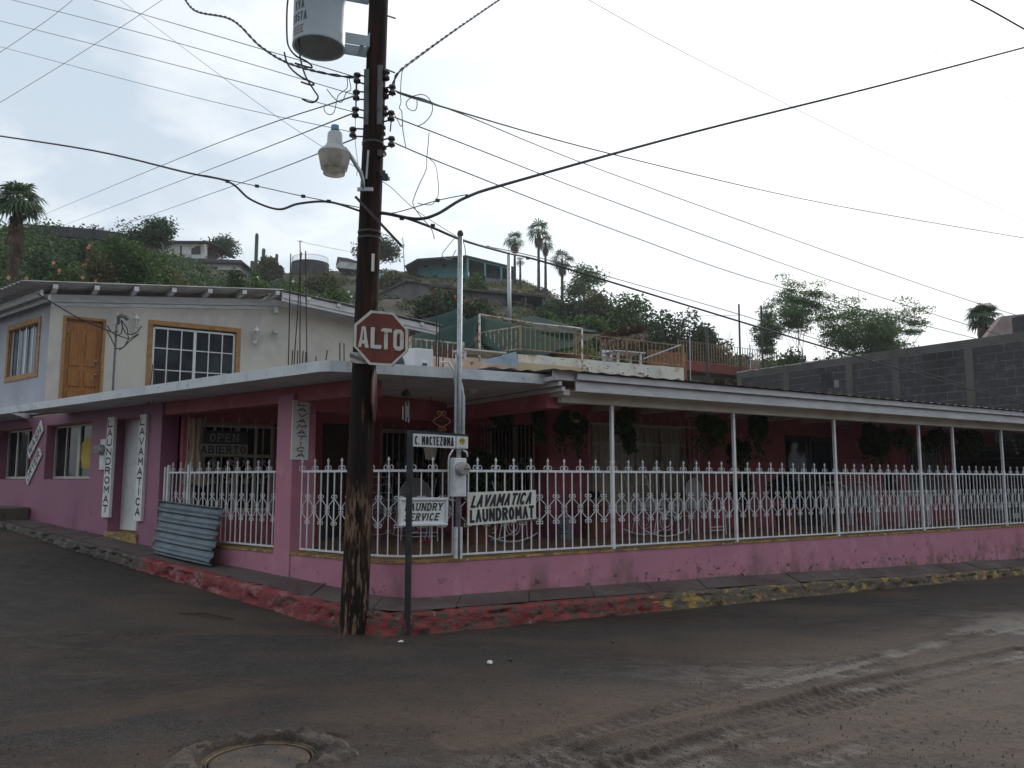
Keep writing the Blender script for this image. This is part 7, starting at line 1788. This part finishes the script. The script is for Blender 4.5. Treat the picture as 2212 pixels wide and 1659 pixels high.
round_chair('round-backed white mesh chair right of the spiral rocking chair', floor_at(1527, 1154), AR_ - math.pi / 2 + .15)
round_chair('round-backed white mesh chair behind the laundry service board', floor_at(905, 1168), AR_ - math.pi / 2 - .2)
p = floor_at(1468, 1150); t = thing('iron_side_table', 'small white iron side table between the spiral rocker and the round-backed chair', 'table', p)
MB().obox(p + UP * .60 - DR * .25 - NR * .2, DR * .5, NR * .4, UP * .02).build('tabletop', M['iron_white'], t); MB().obox(p + UP * .30 - DR * .22 - NR * .18, DR * .44, NR * .36, UP * .015).build('shelf', M['iron_white'], t)
for a in (-.23, .23):
    for b_ in (-.18, .18): MB().tube([p + DR * a + NR * b_, p + DR * a + NR * b_ + UP * .6], .011, 5).build('leg', M['iron_white'], t)
MB().lathe(p + UP * .62 - DR * .12, [(.05, 0), (.07, .06), (.04, .12), (.001, .14)], 10).build('ornament', M['gold'], t, True); MB().lathe(p + UP * .62 + DR * .12, [(.05, 0), (.07, .06), (.04, .12), (.001, .14)], 10).build('ornament', M['gold'], t, True)
def plastic_chair(label, base, ang):
    t = thing('plastic_chair', label, 'chair', base, 'white plastic chairs on the porch'); f = Vector((math.cos(ang), math.sin(ang), 0)); s = Vector((-f.y, f.x, 0)); B = Vector(base); P = lambda a, b_, z: B + f * a + s * b_ + UP * z
    MB().prism([P(-.22, -.22, .42), P(.24, -.25, .44), P(.24, .25, .44), P(-.22, .22, .42)], UP * .025).build('seat', M['plastic_white'], t, bevel=.008)
    for b_ in (-.25, .22): MB().tube([P(.24, b_ + .015, .0), P(.22, b_ + .015, .62), P(.1, b_ + .015, .67), P(-.26, b_ + .015, .66)], .022, 6).build('arm', M['plastic_white'], t)
    bk_ = MB()
    for k in range(6):
        y0 = -.21 + k * .072; bk_.prism([P(-.23, y0, .44), P(-.23, y0 + .045, .44), P(-.36, y0 * 1.1 + .045, .84), P(-.36, y0 * 1.1, .84)], f * .015)
    bk_.build('backrest', M['plastic_white'], t)['kind'] = 'stuff'
    MB().tube([P(-.23, -.24, .44), P(-.36, -.25, .80), P(-.39, -.15, .90), P(-.40, 0, .93), P(-.39, .15, .90), P(-.36, .25, .80), P(-.23, .24, .44)], .024, 6).build('back_frame', M['plastic_white'], t, True)
    for b_ in (-.22, .22): MB().tube([P(-.22, b_, .42), P(-.32, b_ * 1.1, 0)], .022, 6).build('leg', M['plastic_white'], t)
    return t
plastic_chair('left white plastic chair behind the third porch post', floor_at(1812, 1136), AR_ + .4)
plastic_chair('right white plastic chair, nearer the plastic table', floor_at(1868, 1134), AR_ + .35)
p = floor_at(1948, 1134); t = thing('patio_table', 'white plastic patio table on the porch left of the gate panel', 'table', p)
MB().cbox(p + UP * .72, 1.3, .8, .04, AR_).build('tabletop', M['plastic_white'], t, bevel=.01)
for a in (-.5, .5):
    for b_ in (-.3, .3): MB().cbox(p + DR * a + NR * b_ + UP * .35, .09, .09, .70, AR_).build('leg', M['plastic_white'], t)
p2 = p - DR * .30 + UP * .74; t = thing('black_urn', 'shiny black urn standing on the white patio table', 'urn', p2); MB().lathe(p2, [(.08, 0), (.15, .08), (.17, .2), (.12, .3), (.08, .34), (.10, .37)], 16).build('urn', M['porcelain'], t, True)
def pot(label, base, r, h, plant=None, n=500, pw=.5, ph=.8, seed=0):
    t = thing('plant_pot', label, 'potted plant', base); MB().lathe(base, [(r * .72, 0), (r * .95, h * .86), (r * 1.05, h * .87), (r * 1.06, h), (r * .92, h), (r * .9, h * .9), (.001, h * .9)], 24, cap=False).build('pot', M['terracotta'], t, True)
    if plant:
        c = Vector(base) + UP * (h + ph * .5); v, q = leaf_quads(cloud(c, (pw / 2, pw / 2, ph / 2), n, 8, seed=seed), .10, aspect=1.8); np_mesh('foliage', v, q, M[plant], t)
        mb = MB()
        for i in range(4): mb.tube([Vector(base) + UP * h * .9, c + Vector((rnd.uniform(-.15, .15), rnd.uniform(-.1, .1), rnd.uniform(0, ph * .3)))], .01, 4)
        mb.build('stems', M['bark'], t)
    return t
pot('terracotta pot with a tall dark leafy plant behind the laundromat board', floor_at(1037, 1176), .21, .42, 'leaf_b', 1400, .75, 1.35, 3)
pot('large bare orange terracotta pot right of the white bucket', floor_at(1282, 1162), .26, .60, 'leaf_b', 60, .3, .2, 4)
pot('terracotta pot with a dark bush left of the third porch post', floor_at(1698, 1146), .22, .45, 'leaf_b', 700, .6, .75, 5)
pot('dark red pot with a plant behind the second porch post', floor_at(1608, 1150), .20, .42, 'leaf_b', 400, .4, .7, 6)
p = floor_at(1220, 1164); t = thing('bucket', 'white plastic bucket with blue print behind the fence', 'bucket', p)
MB().lathe(p, [(.12, 0), (.145, .36), (.155, .36), (.155, .385), (.14, .385)], 22).build('bucket_body', M['plastic_white'], t, True)
cd_ = (Vector((0, 0, 0)) - Vector((p.x, p.y, 0))).normalized(); sd_ = Vector((cd_.y, -cd_.x, 0))
for k, (w_, z_) in enumerate(((.9, .09), (.7, .13), (1.0, .17), (.6, .21))):
    rr_ = .124 + .025 * z_ / .36 + .003; P = [p + (cd_ * math.cos(a) + sd_ * math.sin(a)) * rr_ + UP * z_ for a in [(-w_ + .3 + 2 * w_ * i / 6) * .6 for i in range(7)]]; mb = MB()
    for a, b_ in zip(P[:-1], P[1:]): mb.quad(a, b_, b_ + UP * .018, a + UP * .018)
    mb.build('blue_stripe', M['bucket_blue'], t)
p = floor_at(918, 1172); t = thing('squeegee', 'red floor squeegee leaning with a grey handle behind the laundry service board', 'squeegee', p)
MB().cbox(p + UP * .03, .24, .05, .05, AR_).build('head', M['red_plastic'], t, bevel=.008); MB().tube([p + UP * .05, p + UP * 1.0 + DR * .3 + NR * .2], .011, 6).build('handle', M['galv'], t)
def hanging(label, u, v, w, h, off, seed, ztop=2.72, trail=0):
    c = onR(u, v, off); k = c.y / FPX; W_ = w * k; H_ = h * k; t = thing('hanging_plant', label, 'hanging plant', c, 'hanging plants under the porch roof')
    P = cloud(c, (W_ / 2, W_ / 2, H_ / 2), int(300 + 3 * w * h / 4), 11, hollow=.2, seed=seed); v_, q = leaf_quads(P, .085, aspect=1.7, droop=.5); np_mesh('foliage', v_, q, M['leaf_a' if seed % 2 else 'leaf_b'], t)
    tr_ = []
    for k2 in range(14):
        a0 = nprs.rand() * 6.28; rr2 = W_ * .5 * nprs.rand() ** .5; L2 = H_ * (.25 + .55 * nprs.rand()); m2 = 16
        zz_s = np.linspace(0, 1, m2); tr_.append(np.stack([c.x + np.cos(a0) * rr2 + .03 * nprs.normal(size=m2), c.y + np.sin(a0) * rr2 + .03 * nprs.normal(size=m2), c.z - H_ * .25 - L2 * zz_s], -1))
    v_, q = leaf_quads(np.concatenate(tr_), .07, aspect=1.7, droop=.6); np_mesh('trailing_stems', v_, q, M['leaf_a' if seed % 2 else 'leaf_b'], t)['kind'] = 'stuff'
    pz = c - UP * H_ * .10; MB().lathe(pz - UP * .10, [(.06, 0), (.11, .12), (.115, .13), (.10, .13)], 12).build('basket', M['porcelain'], t, True)
    for a in (0, 2.1, 4.2): MB().tube([pz + Vector((.1 * math.cos(a), .1 * math.sin(a), .03)), Vector((pz.x, pz.y, ztop))], .003, 3, caps=False).build('wire', M['wire'], t)
    return t
HPL = [(1085, 905, 58, 34, 2.3, 'hanging plant left of the first porch post, above the dark grille'), (1163, 900, 22, 60, 2.0, 'narrow trailing hanging plant beside the dark grille'),
       (1232, 920, 70, 66, 1.6, 'large hanging plant behind the gold ring ornament'), (1348, 900, 44, 48, 1.4, 'small hanging plant just right of the first porch post'), (1360, 940, 30, 40, 1.4, 'trailing strand of leaves right of the first porch post'),
       (1535, 925, 72, 66, 1.4, 'big round hanging plant left of the second porch post'), (1598, 970, 44, 54, 2.0, 'low hanging plant behind the second porch post'), (1638, 925, 52, 70, 1.8, 'hanging plant with pale trails left of the dark double door'),
       (1888, 955, 66, 90, 1.8, 'large double hanging plant left of the fourth porch post'), (1945, 945, 56, 40, 1.5, 'hanging plant touching the fourth porch post'), (2020, 945, 46, 34, 1.4, 'hanging plant between the two close porch posts'), (2095, 950, 60, 50, 2.2, 'hanging plant in front of the dark carport')]
for i, (u, v, w, h, off, lb) in enumerate(HPL): hanging(lb, u, v, w, h, off, i * 7 + 2)
# small hangings
c = onR(1244, 898, 1.0); t = thing('ring_ornament', 'gold ring ornament with a small bird hanging under the porch roof', 'ornament', c); r = 14 * c.y / FPX
MB().tube([c + DR * r * math.cos(a) + UP * r * math.sin(a) for a in [k * 2 * math.pi / 24 for k in range(25)]], .005, 5).build('ring', M['gold'], t); MB().lathe(c - UP * r * .8, [(.001, -.05), (.03, -.01), (.035, .02), (.015, .05), (.001, .055)], 10, ax=DR, cap=False).build('bird', M['gold'], t, True); MB().tube([c + UP * r, Vector((c.x, c.y, 2.72))], .002, 3).build('string', M['wire'], t)
def s5(x, y, off): return onR(*zz5(x, y), off)
t = thing('wind_chime', 'wind chime with silver tubes hanging by the utility pole under the slab', 'wind chime', s5(170, 960, .6))
MB().lathe(s5(170, 900, .6), [(.06, 0), (.05, .05), (.02, .08), (.001, .09)], 8).build('hat', M['brown_door'], t); MB().tube([s5(172, 880, .6), Vector((*s5(172, 880, .6).xy, 2.79))], .002, 3).build('string', M['wire'], t)
for x0, y0, y1 in ((140, 1005, 1140), (170, 960, 1155), (198, 950, 1168), (183, 1000, 1110)): MB().tube([s5(x0, y0, .6), s5(x0, y1, .6)], .008, 6).build('tube', M['galv'], t); MB().tube([s5(x0, y0, .6), s5(170, 905, .6)], .0015, 3).build('cord', M['wire'], t)
c = onR(930, 968, 2.0); t = thing('hanging_lantern', 'pale hanging lantern under the porch, just below the street name plate', 'lamp', c); k = c.y / FPX
MB().lathe(c - UP * 26 * k, [(.03, 0), (12 * k, 3 * k), (15 * k, 24 * k), (17 * k, 25 * k), (4 * k, 32 * k)], 6).build('shade', M['lamp_lens'], t); MB().tube([c + UP * 5 * k, Vector((c.x, c.y, 2.79))], .004, 4).build('chain', M['iron_dark'], t)
for (u, v, off, lb) in ((1825, 910, 2.9, 'pale wall lantern on the porch wall right of the third post'),):
    c = onR(u, v, off); lantern(lb, c, 1.0)
c = onR(2190, 965, 1.6); t = thing('shell_garland', 'short garland of pale shells hanging at the right end of the porch', 'ornament', c); 
for k in range(4): MB().lathe(c + UP * (.10 * (1.5 - k)) + DR * .05 * k, [(.001, -.04), (.045, 0), (.001, .04)], 8, cap=False).build('shell', M['sign_old'], t, True)
MB().tube([c + UP * .15, Vector((c.x, c.y, 2.7))], .003, 3).build('string', M['wire'], t)
c = onz(820, 1, 0)
# ceiling lamp base under the slab
p = Vector((*onR(1022, 835, 1.0).xy, 2.80)); t = thing('ceiling_lamp_holder', 'small round white lamp holder under the slab, right of the stop sign', 'lamp', p); MB().lathe(p, [(.001, -.06), (.03, -.05), (.06, -.015), (.07, 0)], 14, cap=False).build('holder', M['white'], t, True)
# parked car in the carport at the right end
cp = Rp(17.75, .36, 3.1); t = thing('parked_car', 'silver car with headlight parked behind the fence at the right end of the porch', 'car', cp)
cf = (-NR).normalized(); csd = DR      # its nose points to the street
def cpnt(a, b_, z): return cp + cf * a + csd * b_ + UP * z
prof = [(1.0, .22), (1.02, .50), (.94, .66), (.2, .84), (-.35, 1.28), (-1.5, 1.34), (-2.2, .95), (-2.9, .88), (-2.95, .3)]
mb = MB(); nb2 = len(prof)
for wd, ins_ in ((-.80, .0), (.80, .0)): pass
mb.sheet(lambda x, y: cpnt(prof[min(int(round(y * (nb2 - 1))), nb2 - 1)][0], (-.80 + 1.6 * x) * (1 - .18 * max(0, prof[min(int(round(y * (nb2 - 1))), nb2 - 1)][1] - .85) / .5) , prof[min(int(round(y * (nb2 - 1))), nb2 - 1)][1] + .03 * math.sin(x * math.pi)), 10, nb2 - 1)
for sd in (-.8, .8): mb.poly([cpnt(a, sd * (1 - .18 * max(0, z - .85) / .5), z) for a, z in prof])
mb.build('body', M['car'], t, bevel=.03)
MB().prism([cpnt(.15, -.62, .88), cpnt(.15, .62, .88), cpnt(-.30, .56, 1.26), cpnt(-.30, -.56, 1.26)], UP * .012 + cf * .02).build('windscreen', M['glass'], t)
MB().obox(cpnt(1.0, -.78, .24), csd * 1.56, cf * .10, UP * .20).build('bumper', M['car'], t, bevel=.03)
for sd in (-.76, .42): MB().obox(cpnt(.985, sd, .48), csd * .34, cf * .06, UP * .15).build('headlight', M['lens'], t, bevel=.03)
MB().obox(cpnt(1.0, -.38, .50), csd * .76, cf * .04, UP * .12).build('grille', M['far_dark'], t); MB().obox(cpnt(1.105, -.16, .28), csd * .32, cf * .012, UP * .13).build('number_plate', M['paper'], t)
for a in (.45, -2.1):
    for sd in (-.80, .62): w = MB().lathe(cpnt(a, sd, .30), [(.20, 0), (.30, .0), (.30, .18), (.20, .18)], 20, ax=csd).build('wheel', M['rubber'], t, True)

# ================================================================== CABLES
def smooth(P, n=6):
    Q = []
    for i in range(len(P) - 1):
        p0 = P[max(i - 1, 0)]; p1 = P[i]; p2 = P[i + 1]; p3 = P[min(i + 2, len(P) - 1)]
        for k in range(n):
            s = k / n; Q.append(.5 * ((2 * p1) + (p2 - p0) * s + (2 * p0 - 5 * p1 + 4 * p2 - p3) * s * s + (3 * p1 - p0 - 3 * p2 + p3) * s ** 3))
    return Q + [P[-1]]
def cable(label, pts, r, m='wire', nm='cable', twist=0, grp=None, sag=0.0):
    P = [at(*q) for q in pts]
    outside = lambda q: q[0] < -5 or q[0] > 2220 or q[1] < -5
    if len(P) > 1 and nm == 'cable':
        if len(P) > 2 and not sag: P = smooth(P); sag = -1
        pre = [P[0] + (P[0] - P[1]).normalized() * 14] if outside(pts[0]) else []
        post_ = [P[-1] + (P[-1] - P[-2]).normalized() * 14] if outside(pts[-1]) else []
        P = pre + P + post_
    if sag == -1: pass
    elif (len(pts) == 2 and len(P) == 2) or sag:
        a, b_ = P[0], P[-1]; P = [a.lerp(b_, k / 12) - UP * sag * 4 * (k / 12) * (1 - k / 12) for k in range(13)]
    else: P = smooth(P)
    r = r * .82; mb = MB()
    if twist:
        for ph in (0, math.pi):
            L = 0; Q = []
            R2 = []
            for a, b_ in zip(P[:-1], P[1:]):
                n = max(1, int((b_ - a).length / .05))
                for k in range(n): R2.append(a.lerp(b_, k / n))
            for i, p in enumerate(R2): an_ = i * .05 / twist * 2 * math.pi + ph; Q.append(p + UP * r * 1.1 * math.sin(an_) + EX * r * 1.1 * math.cos(an_))
            mb.tube(Q, r, 5)
        o = mb.build(nm, M[m], loc=P[0])
    else: mb.tube(P, r, 6); o = mb.build(nm, M[m], loc=P[0], smooth=True)
    return tag(o, label, 'cable', grp)
def ipx(i): 
    x, y, _ = INS[i]; u, v = zz3(x, y); return (u, v, 8.9)
cable('uppermost thin wire coming from the upper left to the pole', [(100, -30, 16), (640, 128, 9.6), ipx(0)], .007)
cable('second thin wire from the left edge to the pole insulators', [(-60, -22, 16), (330, 78, 12), ipx(1)], .006)
cable('third thin wire from the left edge to the pole insulators', [(-60, 30, 16), (330, 128, 12), ipx(2)], .006)
cable('lowest of the descending wires from the left edge to the pole', [(-60, 85, 16), (400, 205, 12), ipx(3)], .005)
cable('twisted bundle swinging from the top edge to the upper left insulator', [(388, -25, 11), (420, 22, 10.6), (500, 42, 10), (560, 98, 9.6), (620, 135, 9.3), (700, 158, 9), ipx(0)], .011, twist=.22)
cable('steep thin wire crossing from the top left behind the lamp', [(240, -15, 15), (560, 225, 11), (790, 375, 9.1)], .004)
cable('thin wire rising from the left edge to the top centre-left', [(-40, 246, 14), (190, 105, 14), (380, -20, 14)], .005)
cable('short thin wire across the upper left corner', [(-40, 140, 14), (100, 45, 14), (180, -20, 14)], .005)
cable('upper of three wires rising from the left hill to the pole', [(70, 474, 60), (380, 345, 22), ipx(1)], .010)
cable('middle of three wires rising from the left hill to the pole', [(125, 492, 60), (430, 375, 22), ipx(2)], .010)
cable('lower of three wires rising from the left hill to the pole', [(225, 500, 60), (480, 410, 22), (770, 298, 9)], .010)
cable('thick black telephone cable looping from the left edge to the pole', [(-40, 288, 14), (200, 325, 12), (400, 372, 10.6), (492, 392, 10.1), (540, 430, 9.9), (600, 452, 9.7), (645, 440, 9.4), (710, 436, 9.1), (778, 456, 8.85)], .017, 'cable')
cable('thin messenger wire above the looping telephone cable', [(440, 378, 10.3), (555, 402, 9.9), (655, 424, 9.4), (775, 448, 8.85)], .007)
cable('twisted service line climbing from the pole to the top edge', [ipx(6)[:2] + (8.9,), (858, 160, 8.9), (900, 125, 9.4), (990, 60, 10.4), (1095, -12, 12)], .011, 'cable', twist=.3)
cable('long wire from the pole to the right edge, the highest of its set', [ipx(6), (960, 232, 10), (1330, 335, 15), (1800, 443, 21), (2260, 522, 27)], .013)
cable('second long wire falling from the pole to the right edge', [ipx(6), (1000, 247, 10.4), (1320, 375, 14), (2003, 619, 17), (2260, 700, 19)], .009)
cable('third long wire falling from the pole to the right edge', [ipx(8), (1000, 310, 10.3), (1350, 445, 14), (1833, 619, 16.5), (2260, 755, 19)], .009)
cable('fourth long wire falling from the pole to the right edge', [ipx(10), (1000, 370, 10.3), (1350, 505, 14), (1691, 622, 16), (2260, 770, 19)], .009)
cable('thick black trunk cable rising from the pole to the upper right edge', [(806, 458, 8.9), (838, 462, 8.85), (900, 473, 9), (945, 462, 9.1), (1010, 425, 9.4), (1120, 390, 10), (1500, 285, 12.5), (1900, 185, 15), (2260, 90, 18)], .024, 'cable')
cable('thin messenger wire running just above the trunk cable near the pole', [(806, 456, 8.9), (850, 460, 8.85), (945, 433, 9.1), (1010, 420, 9.4)], .007)
cable('sagging double service cable from the pole past the mast to the right edge', [(806, 460, 8.9), (860, 466, 8.85), (930, 490, 9.3), (1000, 519, 9.9), (1090, 545, 11), (1200, 573, 12.5), (1600, 695, 14.2), (1900, 785, 16), (2260, 888, 18)], .019, 'cable')
cable('thin strand above the sagging service cable at the right', [(1050, 532, 10.6), (1200, 566, 12.5), (1600, 680, 14.2), (1900, 776, 16), (2260, 880, 18)], .008)
cable('very high wire crossing the sky from top centre to the right edge', [(1240, -18, 16), (1500, 125, 18), (1900, 325, 22), (2260, 500, 27)], .007)
cable('faint wire crossing the upper right corner, left of the thick one', [(1800, -20, 16), (2030, 120, 18), (2260, 262, 20)], .005)
cable('faint wire across the upper right sky', [(1510, -20, 24), (1850, 190, 26), (2260, 440, 30)], .005)
cable('thick cable clipping the upper right corner', [(2070, -14, 9), (2140, 22, 9.4), (2260, 90, 10)], .013, 'cable')
cable('thin line from the pole down to the weatherhead of the mast', [(812, 385, 8.9), (845, 405, 8.9), (900, 455, 9.3), (988, 512, 9.9)], .005)
def loop(label, pts, f=zz3, r=.006, Y=8.95, m='wire'): return cable(label, [(*f(x, y), Y + .05 * math.sin(i)) for i, (x, y) in enumerate(pts)], r, m, 'wire_loop')
loop('round coil of spare wire right of the upper insulators', [(935, 370), (1060, 425), (1150, 425), (1250, 405), (1330, 440), (1385, 540), (1370, 650), (1290, 750), (1200, 795)])
loop('small tight coil inside the round coil of spare wire', [(1195, 460), (1195, 560), (1160, 605), (1090, 580), (1065, 510), (1120, 450), (1230, 445), (1400, 510)])
loop('wire dropping from the coil to the lower insulator line', [(1050, 50), (1010, 150), (995, 380), (1000, 500), (980, 570), (1010, 620), (1025, 850), (1060, 1050)])
loop('long hanging wire end falling toward the sagging cable', [(1345, 870), (1335, 1000), (1318, 1170), (1310, 1320), (1230, 1500), (1165, 1660), (1150, 1760), (1240, 1900), (1370, 2050), (1410, 2180)], r=.006)
loop('wire bight hanging from the lower insulator line', [(1320, 1165), (1420, 1270), (1450, 1430), (1460, 1620), (1400, 1740), (1330, 1760), (1200, 1740)], r=.005)
loop('short jumper between the upper left insulator and the wires', [(340, 205), (335, 330), (230, 420), (180, 620), (110, 650), (60, 600), (58, 540)], r=.006)
loop('second jumper crossing the left wires', [(90, 340), (180, 450), (270, 500), (330, 380), (385, 345), (365, 210)], r=.006)
loop('thin ground wire running down the left of the pole', [(445, 270), (440, 700), (440, 1000), (470, 1250), (455, 1400)], r=.004)
loop('jumper at the right lower insulators', [(920, 650), (970, 740), (1000, 800), (1025, 740)], r=.005)
TLN = [('outer black transformer lead curving down at the left', [(18, -40), (2, 150), (5, 480), (40, 600), (120, 690), (230, 745), (300, 800), (290, 830), (100, 775)]),
       ('middle black transformer lead ending in a hook', [(225, -40), (180, 150), (150, 450), (165, 700), (230, 930), (330, 1100), (385, 1190), (340, 1250), (270, 1250), (190, 1215)]),
       ('lower black transformer lead ending beside the wires', [(-30, 640), (0, 760), (60, 850), (170, 940), (300, 1005), (335, 1035), (290, 1042), (175, 1005)])]
for lb, ps in TLN: cable(lb, [(*zz2(x, y), 8.55) for x, y in ps], .012, 'cable', 'transformer_lead')
cable('black drop cable from the house eave to the riser before the door', [(*zz1(x, y), hr(x, y).y - .06) for x, y in ((420, 305), (640, 440), (900, 590), (1195, 715))], .016, 'cable')
cable('thin wires over the left hill beside the palm', [(-40, 600, 44), (60, 628, 40), (118, 655, 20)], .010)
cable('faint line on the crest from the small crossarm pole to the utility pole', [(650, 522, 118), (700, 533, 118), (800, 552, 118)], .03)
cable('short line between the tree and the left bare pole', [(1490, 683, 60), (1597, 681, 58)], .02)
# clamps on the big cables
for i, (u, v, Y) in enumerate(((492, 392, 10.0), (710, 435, 9.05), (655, 424, 9.35), (555, 402, 9.85), (945, 433, 9.1), (1010, 424, 9.35), (1053, 534, 10.6), (1140, 558, 11.7), (935, 487, 9.3), (868, 472, 8.9))):
    c = at(u, v, Y); o = MB().cbox(c, .05, .03, .035, .3).build('cable_clamp', M['iron_dark'], loc=c, bevel=.004); tag(o, 'small cable clamp on the ' + ('thick looping left cable', 'left cable nearest the pole', 'messenger wire left of the pole', 'messenger wire below the left wires', 'messenger wire right of the pole', 'trunk cable right of the pole', 'sagging cable right of the mast', 'sagging cable farther right of the mast', 'sagging cable between pole and mast', 'cable junction right at the pole')[i], 'clamp')
# wires hanging from the mast head
for lb, ps in (('loose white wire curling left of the mast head', [(984, 512, 9.85), (965, 535, 9.8), (955, 552, 9.8), (972, 560, 9.8), (985, 540, 9.8)]), ('black loose wire right of the mast head', [(996, 512, 9.85), (1005, 540, 9.8), (1000, 580, 9.8), (975, 615, 9.8), (960, 622, 9.8)])):
    cable(lb, ps, .006, 'cable' if 'black' in lb else 'galv', 'loose_wire')

# thin humid air over the hillside
hzm = bpy.data.materials.new('humid_air'); hzm.use_nodes = True; nt = hzm.node_tree; nt.nodes.clear()
ho = nt.nodes.new('ShaderNodeOutputMaterial'); hp_ = nt.nodes.new('ShaderNodeVolumePrincipled'); hp_.inputs['Density'].default_value = .0004; hp_.inputs['Color'].default_value = (.93, .96, 1, 1); hp_.inputs['Anisotropy'].default_value = .35
nt.links.new(hp_.outputs[0], ho.inputs['Volume'])
mb = MB(); mb.obox(Vector((-450, -345, -5)), Vector((900, 0, 0)), Vector((0, 830, 0)), UP * 60)
tag(mb.build('haze', hzm), 'thin pale humid air between the street and the hill', 'haze', kind='stuff')
